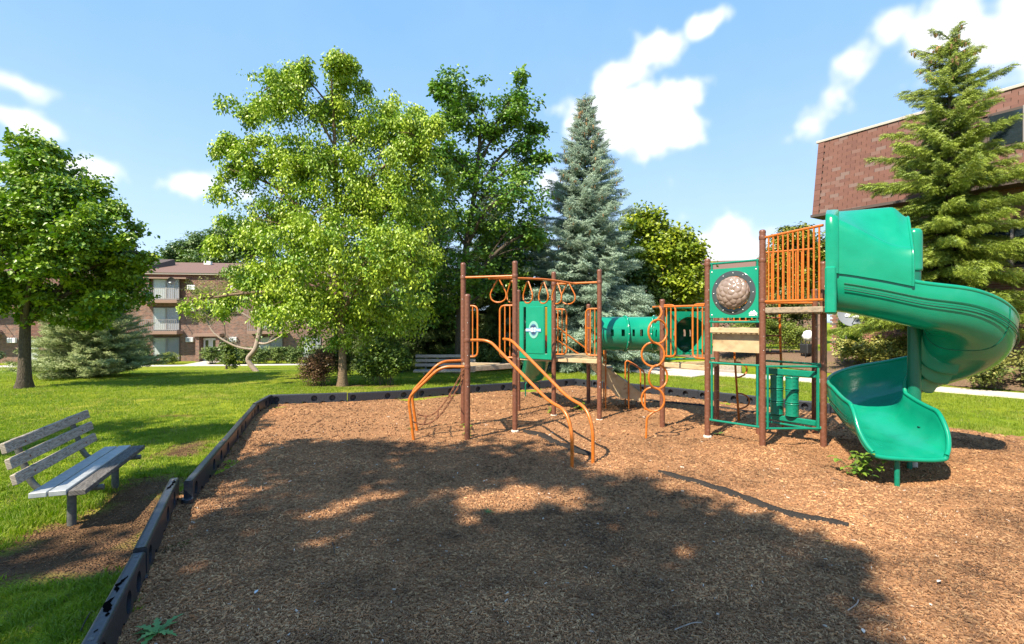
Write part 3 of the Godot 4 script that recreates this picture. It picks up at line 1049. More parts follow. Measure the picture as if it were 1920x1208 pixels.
func bench(label: String, at: Vector3, turn: float, long: float, seat_mats: Array, back_mat: Material) -> void:
	# local: x along the bench, +z to the front
	var o := thing("park_bench", label, "bench", at)
	o.rotation.y = turn
	for s in [-1.0, 1.0]:
		var x: float = s * long * 0.325
		var lb := MB.new()
		lb.tube([Vector3(x, -0.15, 0.0), Vector3(x, 0.36, 0.0)], 0.035, 16)
		part("leg", lb, M.steel, o, true)
		var sb := MB.new()
		sb.tube(bent([Vector3(x, 0.325, 0.24), Vector3(x, 0.325, -0.2), Vector3(x, 0.42, -0.29), Vector3(x, 0.83, -0.41)], 0.14, 8), 0.027, 12)
		part("support_pipe", sb, M.steel, o, true)
	for k in 3:
		var tt := Transform3D(Basis(Vector3.RIGHT, 0.0), Vector3(0, 0.385 - (0.012 if k == 2 else 0.0), -0.13 + k * 0.136))
		part("seat_slat", board(tt, Vector3(long, 0.045, 0.122), 0.004), seat_mats[k], o, true)
	for k in 3:
		var tt := Transform3D(Basis(Vector3.RIGHT, -0.24), Vector3(0, 0.53 + k * 0.135, -0.285 - k * 0.034))
		part("back_slat", board(tt, Vector3(long, 0.092, 0.042), 0.006), back_mat, o, true)
	for s in [-1.0, 1.0]:
		for k in 3:
			var bb := MB.new()
			bb.lathe([Vector2(0.0, 0.006), Vector2(0.008, 0.005), Vector2(0.011, 0.0)], 8, Transform3D(Basis(Vector3.RIGHT, PI * 0.5 - 0.24), Vector3(s * long * 0.325, 0.53 + k * 0.135, -0.285 - k * 0.034 + 0.021)))
			part("bolt", bb, M.rust, o, true)


# ---------------------------------------------------------------- small plants and litter

func leaf_blade(b: MB, base: Vector3, dir: Vector3, long: float, wide: float, droop: float, lobes := 0) -> void:
	var d := dir.normalized()
	var side := d.cross(Vector3.UP).normalized()
	var l := PackedVector3Array()
	var m := PackedVector3Array()
	var r := PackedVector3Array()
	var n := 6 if lobes == 0 else lobes * 2 + 1
	for k in n + 1:
		var t := float(k) / n
		var w := wide * 0.5 * sin(PI * pow(t, 0.8) * 0.96 + 0.06)
		if lobes > 0 and k % 2 == 1 and k < n:
			w *= 0.4
		var c := base + d * long * t + Vector3.DOWN * droop * t * t
		m.append(c)
		l.append(c - side * w + Vector3.UP * w * 0.25)
		r.append(c + side * w + Vector3.UP * w * 0.25)
	b.grid([l, m, r], false, true)


func dandelion(called: String, label: String, at: Vector3, n: int, size: float, sd: int, col: Color) -> void:
	var r := RandomNumberGenerator.new()
	r.seed = sd
	var o := thing(called, label, "weed", at)
	for k in n:
		var b := MB.new()
		b.col = col * r.randf_range(0.8, 1.25)
		var a := TAU * k / n + r.randf_range(-0.3, 0.3)
		leaf_blade(b, Vector3(0, 0.005, 0), Vector3(cos(a), r.randf_range(0.25, 0.8), sin(a)), size * r.randf_range(0.7, 1.15), size * 0.3, size * 0.35, 4)
		part("leaf", b, M.leaf_dull, o, true)


func leafy_plant(called: String, label: String, at: Vector3, stems: int, high: float, wide: float, leaf: float, sd: int, col: Color) -> void:
	var r := RandomNumberGenerator.new()
	r.seed = sd
	var o := thing(called, label, "weed", at)
	for s in stems:
		var sb := MB.new()
		var a := r.randf() * TAU
		var p := Vector3(cos(a), 0, sin(a)) * wide * 0.3 * r.randf()
		var tip := Vector3(cos(a), 0, sin(a)) * wide * r.randf_range(0.3, 1.0) + Vector3.UP * high * r.randf_range(0.6, 1.0)
		sb.tube(smooth([p, p.lerp(tip, 0.5) + Vector3.UP * high * 0.12, tip], 4), 0.004, 5)
		sb.col = Color(0.1, 0.12, 0.04)
		part("stem", sb, plain(Color(0.1, 0.12, 0.04), 0.7), o, true)
		var lb := MB.new()
		for k in 12:
			var t := r.randf_range(0.2, 1.05)
			var la := r.randf() * TAU
			lb.col = col.lerp(Color(0.3, 0.34, 0.03), r.randf() * 0.5) * r.randf_range(0.75, 1.2)
			leaf_blade(lb, p.lerp(tip, t), Vector3(cos(la), r.randf_range(-0.1, 0.5), sin(la)), leaf * r.randf_range(0.7, 1.2), leaf * 0.62, leaf * 0.3)
		part("leaves", lb, M.leaf_dull, o, true)


func ribbon(called: String, label: String, cat: String, pts: Array, wide: float, m: Material, sd: int, lift := 0.012) -> void:
	var r := RandomNumberGenerator.new()
	r.seed = sd
	var b := MB.new()
	var path := []
	for p in pts:
		path.append(P(p.x, p.y, 0))
	path = smooth(path, 10)
	var rows := []
	for k in path.size():
		var p: Vector3 = path[k]
		var d: Vector3 = (path[mini(k + 1, path.size() - 1)] - path[maxi(k - 1, 0)]).normalized()
		var s := d.cross(Vector3.UP) * wide * 0.5 * (1.0 + 0.5 * nz.get_noise_2d(k * 4.0, sd * 50.0)) * minf(1.0, 0.35 + 6.0 * minf(k, path.size() - 1 - k) / path.size())
		var y := chips_h(p.x, -p.z) + lift + 0.008 + 0.012 * nz.get_noise_2d(k * 3.0, sd * 90.0)
		rows.append(PackedVector3Array([p - s + Vector3.UP * (y - 0.015), p - s * 0.8 + Vector3.UP * (y + 0.006), p + Vector3.UP * (y + 0.012 + 0.012 * nz.get_noise_2d(k * 5.0, sd * 20.0)), p + s * 0.8 + Vector3.UP * y, p + s + Vector3.UP * (y - 0.015)]))
	b.grid(rows, false, false)
	piece(called, b, m, label, cat)


func build_litter() -> void:
	dandelion("dandelion", "toothed dandelion rosette growing against the stained border timber", P(-2.08, 3.0, 0.02), 9, 0.17, 3, Color(0.12, 0.27, 0.06))
	dandelion("grass_weed", "small green tuft alone on the shaded wood chips", P(-0.23, 4.9, 0.02), 7, 0.07, 5, Color(0.08, 0.17, 0.03))
	dandelion("grass_weed", "green tuft at the white footing of the post under the bubble panel", P(3.36, 8.35, 0.01), 9, 0.13, 6, Color(0.12, 0.22, 0.03))
	dandelion("grass_weed", "flat green weed beside the chain climber's outer foot", P(-1.72, 8.75, 0.01), 7, 0.1, 7, Color(0.1, 0.18, 0.03))
	leafy_plant("leafy_weed", "thin leafy weed at the short brown post of the arch climber", P(-0.72, 8.22, 0.0), 3, 0.28, 0.1, 0.06, 11, Color(0.14, 0.26, 0.03))
	leafy_plant("leafy_weed", "low weed between the logo panel post and the tall ring rail post", P(0.78, 10.3, 0.0), 3, 0.16, 0.12, 0.07, 12, Color(0.16, 0.28, 0.03))
	leafy_plant("leafy_weed", "bright weed behind the curved banister feet by the stairs", P(1.42, 10.75, 0.0), 5, 0.24, 0.16, 0.09, 13, Color(0.2, 0.32, 0.03))
	leafy_plant("leafy_weed", "big leafy sapling clump growing in the hollow under the slide exit", P(4.42, 6.5, -0.14), 11, 0.38, 0.3, 0.09, 14, Color(0.09, 0.2, 0.025))
	ribbon("fabric_strip", "long black weed barrier strip lying on the sunny chips before the slide", "fabric strip", [Vector2(1.8, 6.28), Vector2(2.2, 5.8), Vector2(2.42, 5.36), Vector2(2.62, 4.92), Vector2(2.82, 4.72), Vector2(3.0, 4.56)], 0.12, M.rubber, 1)
	ribbon("fabric_strip", "crumpled black weed barrier strip under the banister slide feet", "fabric strip", [Vector2(0.2, 8.62), Vector2(0.45, 8.4), Vector2(0.62, 7.9), Vector2(0.9, 7.35), Vector2(1.1, 7.1)], 0.17, M.rubber, 2)
	ribbon("fabric_strip", "dark weed barrier edge running from the tan stairs to the looped pole", "fabric strip", [Vector2(2.7, 12.3), Vector2(3.2, 11.9), Vector2(3.8, 11.4), Vector2(4.5, 10.9), Vector2(5.2, 10.2)], 0.13, M.rubber, 3)
	# sticks and leaves
	rng.seed = 61
	var spots := [[Vector2(-1.45, 4.15), "thin curved twig on shaded chips nearest the gap in the border", 0.22], [Vector2(0.32, 2.75), "dark split twig on the shaded chips before the camera", 0.3], [Vector2(2.55, 2.55), "dark straight twig on the sunny chips low down", 0.42], [Vector2(3.78, 5.95), "short dark twig before the slide support foot", 0.16], [Vector2(-4.05, 3.25), "bleached crooked twig lying in the grass before the worn path", 0.3], [Vector2(-2.6, 3.12), "dark twig in grass beside the stained border timber", 0.22], [Vector2(2.2, 3.3), "pale peeled stick where the shade ends", 0.2], [Vector2(1.05, 3.05), "pale stick in the middle of the shaded chips", 0.2]]
	for s in spots:
		var a := rf(0, TAU)
		var d = Vector3(cos(a), 0, sin(a)) * s[2] * 0.5
		var p := P(s[0].x, s[0].y, maxf(chips_h(s[0].x, s[0].y), lawn_h(s[0].x, s[0].y)) + 0.018)
		var b := MB.new()
		b.tube(smooth([-d + Vector3(0, 0.002, 0), Vector3(rf(-0.03, 0.03), 0.008, rf(-0.03, 0.03)), d], 4), 0.004, 5)
		piece("twig", b, M.bark_pale if str(s[1]).contains("pale") or str(s[1]).contains("bleached") else M.bark, s[1], "twig", p)
	for s in [[Vector2(2.05, 2.98), Color(0.55, 0.5, 0.42), "white wood splinter on the sunny chips"], [Vector2(2.95, 3.55), Color(0.55, 0.5, 0.42), "white flake near the sunny edge of the bed"], [Vector2(2.62, 4.2), Color(0.55, 0.28, 0.03), "orange fallen leaf past the black strip"], [Vector2(-2.0, 3.16), Color(0.3, 0.1, 0.02), "brown fallen leaf above the dandelion"], [Vector2(-1.62, 2.72), Color(0.32, 0.13, 0.05), "curled brown leaf right of the dandelion"], [Vector2(-1.72, 3.42), Color(0.6, 0.62, 0.6), "white scrap beside the border timber"], [Vector2(-6.7, 10.2), Color(0.3, 0.16, 0.08), "fallen brown leaf out on the sunlit lawn"]]:
		var b := MB.new()
		b.col = s[1]
		var a := rf(0, TAU)
		leaf_blade(b, Vector3.ZERO, Vector3(cos(a), 0.15, sin(a)), 0.055, 0.02, 0.01)
		piece("fallen_leaf" if str(s[2]).contains("leaf") else "splinter", b, M.tint, s[2], "leaf" if str(s[2]).contains("leaf") else "splinter", P(s[0].x, s[0].y, maxf(0.0, chips_h(s[0].x, s[0].y)) + 0.03))


# ---------------------------------------------------------------- the play structure

const DECK_LOW := 1.15
const DECK_MID := 1.76
const DECK_HIGH := 2.06


func tube_part(called: String, path: Array, r: float, m: Material, o: Node3D, sides := 12) -> MeshInstance3D:
	var b := MB.new()
	b.tube(path, r, sides)
	return part(called, b, m, o)


func post(o: Node3D, at: Vector2, top: float, footing := false, r := 0.0445) -> void:
	var b := MB.new()
	b.lathe([Vector2(r, -0.3), Vector2(r, top - 0.055), Vector2(r + 0.003, top - 0.05), Vector2(r + 0.003, top - 0.03), Vector2(r * 0.92, top - 0.012), Vector2(r * 0.6, top - 0.002), Vector2(0.0, top)], 20, Transform3D(Basis.IDENTITY, P(at.x, at.y)))
	var p := part("post", b, M.post, o)
	if footing:
		var f := MB.new()
		f.lathe([Vector2(0.0, 0.035), Vector2(0.055, 0.033), Vector2(0.066, 0.02), Vector2(0.068, -0.05)], 14, Transform3D(Basis.IDENTITY, P(at.x, at.y)))
		part("footing", f, M.concrete, p)
	var bb := MB.new()
	for k in 3:
		var h := rf(0.35, top - 0.2)
		bb.lathe([Vector2(0.0, 0.003), Vector2(0.005, 0.002), Vector2(0.0065, 0.0)], 8, Transform3D(Basis(Vector3.RIGHT, PI / 2), P(at.x + rf(-0.012, 0.012), at.y - r, h)))
	part("bolt_heads", bb, M.bolt, p).set_meta("kind", "stuff")


# a perforated deck: edge beams all round and a lattice of strips, so that sun falls through
func deck(o: Node3D, corners: Array, h: float, edge_m: Material, shown := []) -> void:
	var poly := PackedVector2Array()
	for c in corners:
		poly.append(c)
	var inner: Array = Geometry2D.offset_polygon(poly, -0.02)
	var lattice := MB.new()
	for fam in 2:
		var dir := Vector2(1, 0).rotated(0.35 + fam * PI / 2.0)
		var nrm := Vector2(-dir.y, dir.x)
		var lo := 1e9
		var hi := -1e9
		for c in poly:
			lo = minf(lo, c.dot(nrm)); hi = maxf(hi, c.dot(nrm))
		var q := lo + 0.012
		while q < hi:
			var a := nrm * q - dir * 30.0
			var e := nrm * q + dir * 30.0
			for seg in Geometry2D.intersect_polyline_with_polygon(PackedVector2Array([a, e]), inner[0] if inner.size() else poly):
				if seg.size() >= 2 and seg[0].distance_to(seg[seg.size() - 1]) > 0.02:
					lattice.bar(P(seg[0].x, seg[0].y, h - 0.006 - fam * 0.0045), P(seg[seg.size() - 1].x, seg[seg.size() - 1].y, h - 0.006 - fam * 0.0045), 0.016, 0.004)
			q += 0.03
	var d := part("deck", lattice, M.tan, o)
	for k in corners.size():
		var a: Vector2 = corners[k]
		var c: Vector2 = corners[(k + 1) % corners.size()]
		var t := (c - a).normalized()
		var eb := MB.new()
		eb.bar(P(a.x + t.x * 0.045, a.y + t.y * 0.045, h - 0.04), P(c.x - t.x * 0.045, c.y - t.y * 0.045, h - 0.04), 0.03, 0.082, 0.008)
		part("edge_beam", eb, edge_m, d)


# a low guard of upright bars in a rounded frame that stands beside a post; side = from the post inward
func half_guard(o: Node3D, at: Vector2, dir: Vector2, h: float, wide := 0.27, high := 0.93) -> void:
	var d := dir.normalized()
	var e := at + d * wide
	var a := at + d * 0.03
	var frame := MB.new()
	frame.tube(bent([P(a.x, a.y, h + high), P(e.x, e.y, h + high), P(e.x, e.y, h + 0.05), P(a.x, a.y, h + 0.05)], 0.1, 6), 0.0165, 10)
	var g := part("half_guard", frame, M.orange, o)
	for k in 2:
		var p := at + d * wide * (0.33 + 0.33 * k)
		var bar := MB.new()
		bar.tube([P(p.x, p.y, h + 0.05), P(p.x, p.y, h + high)], 0.012, 8)
		part("bar", bar, M.orange, g)


func barrier(o: Node3D, a: Vector2, c: Vector2, h0: float, top_a: float, top_c: float, bars: int, called := "barrier") -> void:
	var d := (c - a).normalized()
	var p := a + d * 0.045
	var q := c - d * 0.045
	var b := MB.new()
	b.tube([P(p.x, p.y, top_a), P(q.x, q.y, top_c)], 0.019, 10)
	var g := part(called, b, M.orange, o)
	b = MB.new()
	b.tube([P(p.x, p.y, h0), P(q.x, q.y, h0)], 0.019, 10)
	part("bottom_rail", b, M.orange, g)
	for k in bars:
		var t := (k + 0.7) / (bars + 0.4)
		var s := p.lerp(q, t)
		var bar := MB.new()
		bar.tube([P(s.x, s.y, h0), P(s.x, s.y, lerpf(top_a, top_c, t))], 0.0135, 8)
		part("bar", bar, M.orange, g)


func pipe_frame(o: Node3D, a: Vector2, c: Vector2, lo: float, hi: float, called := "pipe_frame") -> MeshInstance3D:
	var d := (c - a).normalized()
	var p := a + d * 0.03
	var q := c - d * 0.03
	var b := MB.new()
	b.tube([P(p.x, p.y, hi), P(q.x, q.y, hi)], 0.0175, 10)
	var g := part(called, b, M.pipe, o)
	b = MB.new()
	b.tube([P(p.x, p.y, lo), P(q.x, q.y, lo)], 0.0175, 10)
	part("bottom_rail", b, M.pipe, g)
	for t in [0.085, 0.915]:
		var s := a.lerp(c, t)
		var u := MB.new()
		u.tube([P(s.x, s.y, lo), P(s.x, s.y, hi)], 0.0175, 10)
		part("upright", u, M.pipe, g)
	var bl := MB.new()
	for t in [0.04, 0.96]:
		for hh in [lo, hi]:
			var s := a.lerp(c, t)
			bl.lathe([Vector2(0.0, 0.02), Vector2(0.014, 0.016), Vector2(0.018, 0.0), Vector2(0.014, -0.016), Vector2(0.0, -0.02)], 8, Transform3D(Basis.IDENTITY, P(s.x, s.y, hh + 0.016)))
	part("clamps", bl, M.pipe, g)
	return g


# frame of a wall that stands from a to c: x along it, y up, z to the front
func wall_frame(a: Vector2, c: Vector2, t: float, h: float) -> Transform3D:
	var d := (c - a).normalized()
	var x := Vector3(d.x, 0, -d.y)
	var p := a.lerp(c, t)
	return Transform3D(Basis(x, Vector3.UP, x.cross(Vector3.UP)), P(p.x, p.y, h))


func plate_with_hole(w: float, h: float, cx: float, cy: float, r: float, thick: float, t: Transform3D) -> MB:
	var b := MB.new()
	var n := 48
	for sg in [-1.0, 1.0]:
		for k in n:
			var q := []
			for j in [k, k + 1]:
				var a = TAU * (j + 0.5) / n
				var d := Vector2(cos(a), sin(a))
				var s := 1e9
				if absf(d.x) > 1e-6:
					s = minf(s, ((w / 2 - cx) if d.x > 0 else (-w / 2 - cx)) / d.x)
				if absf(d.y) > 1e-6:
					s = minf(s, ((h / 2 - cy) if d.y > 0 else (-h / 2 - cy)) / d.y)
				q.append(Vector2(cx, cy) + d * s)
				q.append(Vector2(cx, cy) + d * r)
			var z: float = thick * 0.5 * sg
			b.flat([t * Vector3(q[0].x, q[0].y, z), t * Vector3(q[2].x, q[2].y, z), t * Vector3(q[3].x, q[3].y, z), t * Vector3(q[1].x, q[1].y, z)], t.basis * Vector3(0, 0, sg))
			if sg > 0:
				var mid: Vector2 = (q[1] + q[3]) * 0.5 - Vector2(cx, cy)
				b.flat([t * Vector3(q[1].x, q[1].y, z), t * Vector3(q[3].x, q[3].y, z), t * Vector3(q[3].x, q[3].y, -z), t * Vector3(q[1].x, q[1].y, -z)], t.basis * Vector3(-mid.x, -mid.y, 0))
				mid = (q[0] + q[2]) * 0.5
				b.flat([t * Vector3(q[0].x, q[0].y, z), t * Vector3(q[2].x, q[2].y, z), t * Vector3(q[2].x, q[2].y, -z), t * Vector3(q[0].x, q[0].y, -z)], t.basis * Vector3(mid.x, mid.y, 0))
	for cn in [[-1, -1], [1, -1], [1, 1], [-1, 1]]:
		for sg in [-1.0, 1.0]:
			var c := Vector2(w / 2 * cn[0], h / 2 * cn[1])
			var pts := []
			for k in n:
				var a := TAU * (k + 0.5) / n
				var d := Vector2(cos(a), sin(a))
				var s := 1e9
				if absf(d.x) > 1e-6:
					s = minf(s, ((w / 2 - cx) if d.x > 0 else (-w / 2 - cx)) / d.x)
				if absf(d.y) > 1e-6:
					s = minf(s, ((h / 2 - cy) if d.y > 0 else (-h / 2 - cy)) / d.y)
				pts.append(Vector2(cx, cy) + d * s)
			pts.sort_custom(func(p, q): return p.distance_to(c) < q.distance_to(c))
			var z: float = thick * 0.5 * sg
			b.flat([t * Vector3(c.x, c.y, z), t * Vector3(pts[0].x, pts[0].y, z), t * Vector3(pts[1].x, pts[1].y, z)], t.basis * Vector3(0, 0, sg))
	return b


func rounded(w: float, h: float, r: float, n := 6) -> PackedVector2Array:
	var out := PackedVector2Array()
	for q in 4:
		var c := Vector2((w / 2 - r) * [1, -1, -1, 1][q], (h / 2 - r) * [1, 1, -1, -1][q])
		for k in n + 1:
			var a := PI / 2 * (q + float(k) / n)
			out.append(c + Vector2(cos(a), sin(a)) * r)
	return out


func ellipse(rx: float, ry: float, n := 36) -> PackedVector2Array:
	var out := PackedVector2Array()
	for k in n:
		out.append(Vector2(cos(TAU * k / n) * rx, sin(TAU * k / n) * ry))
	return out


func words(text: String, size: float, depth: float, font := "Droid Sans", bold := false) -> TextMesh:
	var t := TextMesh.new()
	var f := SystemFont.new()
	f.font_names = PackedStringArray([font])
	if bold:
		f.font_weight = 700
	t.font = f
	t.text = text
	t.font_size = 64
	t.pixel_size = size / 46.0
	t.depth = depth
	return t


func mesh_part(called: String, m: Mesh, mt: Material, parent: Node3D, t: Transform3D) -> MeshInstance3D:
	var o := MeshInstance3D.new()
	o.name = called
	o.mesh = m
	o.material_override = mt
	o.transform = t
	parent.add_child(o, true)
	return o


# ---- slides

func slide_section(half: float, wl: float, wr: float, off: float, n := 16) -> PackedVector2Array:
	var out := PackedVector2Array()
	for k in n + 1:
		var u := -1.0 + 2.0 * k / n
		var s := sin(u * PI / 2)
		var x := (half + off) * (signf(s) * pow(absf(s), 0.86))
		var y := (wl if u < 0 else wr) * pow(1.0 - cos(u * PI / 2), 1.35) - off
		if absf(u) > 0.999:
			y += off
		out.append(Vector2(x, y))
	return out


# sweeps a trough along path stations [centre x, z, heading x, z, floor height, left wall, right wall, half width]
func trough(stations: Array) -> MB:
	var b := MB.new()
	var rows := []
	var left := []
	var right := []
	for s in stations:
		var rgt := Vector2(s[3], -s[2])
		var inn := slide_section(s[7], s[5], s[6], 0.0)
		var out := slide_section(s[7], s[5], s[6], 0.034)
		var row := PackedVector3Array()
		for p in inn:
			row.append(P(s[0] + rgt.x * p.x, s[1] + rgt.y * p.x, s[4] + p.y))
		for k in range(out.size() - 1, -1, -1):
			var p := out[k]
			row.append(P(s[0] + rgt.x * p.x, s[1] + rgt.y * p.x, s[4] + p.y))
		rows.append(row)
		left.append(P(s[0] - rgt.x * (s[7] + 0.017), s[1] - rgt.y * (s[7] + 0.017), s[4] + s[5] + 0.002))
		right.append(P(s[0] + rgt.x * (s[7] + 0.017), s[1] + rgt.y * (s[7] + 0.017), s[4] + s[6] + 0.002))
	b.grid(rows, true, false)
	b.tube(left, 0.027, 10)
	b.tube(right, 0.027, 10)
	# rolled lip at the exit
	var last: PackedVector3Array = rows[rows.size() - 1]
	var lip := []
	for k in 17:
		lip.append(last[k].lerp(last[33 - k], 0.5))
	b.tube(lip, 0.03, 10)
	return b


func knot(kn: Array, t: float) -> float:
	for k in kn.size() - 1:
		if t <= kn[k + 1][0]:
			var a: Vector2 = Vector2(kn[k][0], kn[k][1])
			var c: Vector2 = Vector2(kn[k + 1][0], kn[k + 1][1])
			var p: Vector2 = Vector2(kn[maxi(k - 1, 0)][0], kn[maxi(k - 1, 0)][1])
			var n: Vector2 = Vector2(kn[mini(k + 2, kn.size() - 1)][0], kn[mini(k + 2, kn.size() - 1)][1])
			return cubic_interpolate(a.y, c.y, p.y, n.y, (t - a.x) / maxf(1e-6, c.x - a.x))
	return kn[kn.size() - 1][1]


const HOOD := 0.89
const AXIS := Vector2(5.58, 7.1)
const TURN_R := 0.56
const TURN_A := 237.3
const TURN_B := 527.0
const RUN_IN := 1.0
const RUN_OUT := 1.08


func spiral_length() -> float:
	return RUN_IN + TURN_R * deg_to_rad(TURN_B - TURN_A) + RUN_OUT


func spiral_station(t: float) -> Array:
	var a0 := deg_to_rad(TURN_A)
	var a1 := deg_to_rad(TURN_B)
	var arc := TURN_R * (a1 - a0)
	var c: Vector2
	var h: Vector2
	if t < RUN_IN:
		h = Vector2(-sin(a0), cos(a0))
		c = AXIS + Vector2(cos(a0), sin(a0)) * TURN_R - h * (RUN_IN - t)
	elif t < RUN_IN + arc:
		var a := a0 + (t - RUN_IN) / TURN_R
		h = Vector2(-sin(a), cos(a))
		c = AXIS + Vector2(cos(a), sin(a)) * TURN_R
	else:
		h = Vector2(-sin(a1), cos(a1))
		c = AXIS + Vector2(cos(a1), sin(a1)) * TURN_R + h * (t - RUN_IN - arc)
	var fl := knot([[0.0, 2.04], [0.45, 1.95], [1.0, 1.8], [1.32, 1.68], [1.7, 1.4], [2.2, 1.1], [2.79, 0.76], [3.2, 0.6], [3.66, 0.44], [4.2, 0.31], [4.7, 0.25], [5.0, 0.2]], t)
	var end := spiral_length()
	var fade := pow(sm(end + 0.02, end - 0.42, t), 0.7)
	var tip := clampf((t - end + 0.2) / 0.2, 0.0, 1.0)
	var flare := 0.03 * sm(end - 1.1, end - 0.4, t) - 0.1 * tip * tip
	return [c.x, c.y, h.x, h.y, fl, lerpf(0.035, 0.46, fade), lerpf(0.035, 0.52, fade), 0.44 + flare]


func build_spiral(o: Node3D) -> void:
	var st := []
	var end := spiral_length()
	var n := 110
	for k in n + 1:
		st.append(spiral_station(end * k / n))
	var ch := part("spiral_chute", trough(st), M.green, o)
	# three thin grooves along the outer wall, from the flange to the exit
	for g in 3:
		var line := []
		for k in range(4, n - 9):
			var s: Array = st[k]
			var rgt := Vector2(s[3], -s[2])
			var x: float = s[7] + 0.036
			line.append(P(s[0] + rgt.x * x, s[1] + rgt.y * x, s[4] + s[6] * (0.66 - g * 0.075 - (0.02 if g == 1 else 0.0))))
		var gb := MB.new()
		gb.tube(line, 0.0055, 5)
		part("groove", gb, M.groove, ch)
	# stiffening folds on the inner side of the turn, where it meets the post
	for g in 4:
		var rows := []
		for q in 13:
			var t := 1.84 + g * 0.25 + q * 0.0185
			var s := spiral_station(t)
			var rgt := Vector2(s[3], -s[2])
			var row := PackedVector3Array()
			var sec := slide_section(s[7], s[5], s[6], 0.036 + 0.075 * pow(sin(PI * q / 12.0), 2.0), 24)
			for k in range(1, 12):
				row.append(P(s[0] + rgt.x * sec[k].x, s[1] + rgt.y * sec[k].x, s[4] + sec[k].y))
			rows.append(row)
		var rb := MB.new()
		rb.grid(rows, false, true)
		part("rib", rb, M.green, ch)
	# seams between the moulded sections
	for t in [1.55, 2.9, 3.95]:
		var s: Array = spiral_station(t)
		var rgt := Vector2(s[3], -s[2])
		var line := []
		for p in slide_section(s[7], s[5], s[6], 0.035, 24):
			line.append(P(s[0] + rgt.x * p.x, s[1] + rgt.y * p.x, s[4] + p.y))
		var sb := MB.new()
		sb.tube(line, 0.006, 5)
		part("seam", sb, M.green_dark, ch)
	# exit rim on the inner side near the post, with a dark bolt
	# entry flange
	var s0: Array = st[0]
	var hd := Vector3(s0[2], 0, -s0[3])
	var rt := Vector3(s0[3], 0, s0[2])
	var fl := MB.new()
	fl.box(Transform3D(Basis(rt, Vector3.UP, rt.cross(Vector3.UP)), P(s0[0] + s0[3] * 0.47, s0[1] - s0[2] * 0.47, 2.27) + hd * 0.03), Vector3(0.16, 0.62, 0.13), 0.02)
	fl.box(Transform3D(Basis(rt, Vector3.UP, rt.cross(Vector3.UP)), P(s0[0] - s0[3] * 0.47, s0[1] + s0[2] * 0.47, 2.27) + hd * 0.03), Vector3(0.16, 0.62, 0.13), 0.02)
	fl.box(Transform3D(Basis(rt, Vector3.UP, rt.cross(Vector3.UP)), P(s0[0], s0[1], 2.0) + hd * 0.03), Vector3(0.94, 0.07, 0.12), 0.02)
	part("entry_flange", fl, M.green, o)
	# hood
	var hood := MB.new()
	var rows := []
	for k in 34:
		var t := HOOD * k / 33.0
		rows.append(hood_row(t, 0.0))
	hood.grid(rows, false, false)
	var inner_rows := []
	for k in 34:
		inner_rows.append(hood_row(HOOD * k / 33.0, -0.025))
	hood.grid(inner_rows, false, true)
	for e in [0, 33]:
		hood.grid([rows[e], inner_rows[e]], false, e == 0)
	var hrim := []
	for p in rows[33]:
		hrim.append(p)
	hood.tube(hrim, 0.016, 8)
	var hp := part("hood", hood, M.green, o)
	var band := MB.new()
	var br := []
	for k in 5:
		br.append(hood_row([-0.03, -0.025, 0.05, 0.11, 0.125][k], [-0.02, 0.028, 0.032, 0.028, -0.004][k]))
	band.grid(br, false, false)
	part("rim_band", band, M.green, hp)
	for g in 2:
		var line := []
		for k in 30:
			var t := 0.16 + (HOOD - 0.24) * k / 29.0
			var row := hood_row(t, 0.003)
			line.append(row[3].lerp(row[12], 0.28 + g * 0.1))
		var gb := MB.new()
		gb.tube(line, 0.005, 5)
		part("groove", gb, M.green, hp)
	# centre post and the sleeve on its top
	var cb := MB.new()
	cb.lathe([Vector2(0.078, -0.25), Vector2(0.078, 2.72)], 24, Transform3D(Basis.IDENTITY, P(AXIS.x, AXIS.y)))
	part("centre_post", cb, M.green_dark, o)
	var sl := MB.new()
	sl.lathe([Vector2(0.078, 2.555), Vector2(0.094, 2.56), Vector2(0.096, 2.59), Vector2(0.096, 3.06), Vector2(0.088, 3.11), Vector2(0.06, 3.14), Vector2(0.0, 3.15)], 28, Transform3D(Basis.IDENTITY, P(AXIS.x, AXIS.y)))
	part("post_sleeve", sl, M.green, o)
	# exit supports
	tube_part("exit_support", [P(4.74, 6.3, -0.35), P(4.74, 6.3, 0.2)], 0.03, M.pipe, o)
	tube_part("exit_support", [P(5.22, 6.72, -0.35), P(5.22, 6.72, 0.24)], 0.03, M.pipe, o)
	tube_part("footing_sleeve", [P(5.3, 6.75, -0.35), P(5.3, 6.75, 0.1)], 0.042, M.concrete, o)
	var eb := MB.new()
	var se: Array = st[n - 14]
	var er := Vector2(se[3], -se[2])
	eb.lathe([Vector2(0.0, 0.012), Vector2(0.016, 0.01), Vector2(0.026, 0.0)], 12, Transform3D(Basis(Vector3(0, 0, 1), -0.9), P(se[0] - er.x * 0.4, se[1] - er.y * 0.4, se[4] + 0.17)))
	part("bolt", eb, M.dark, ch)


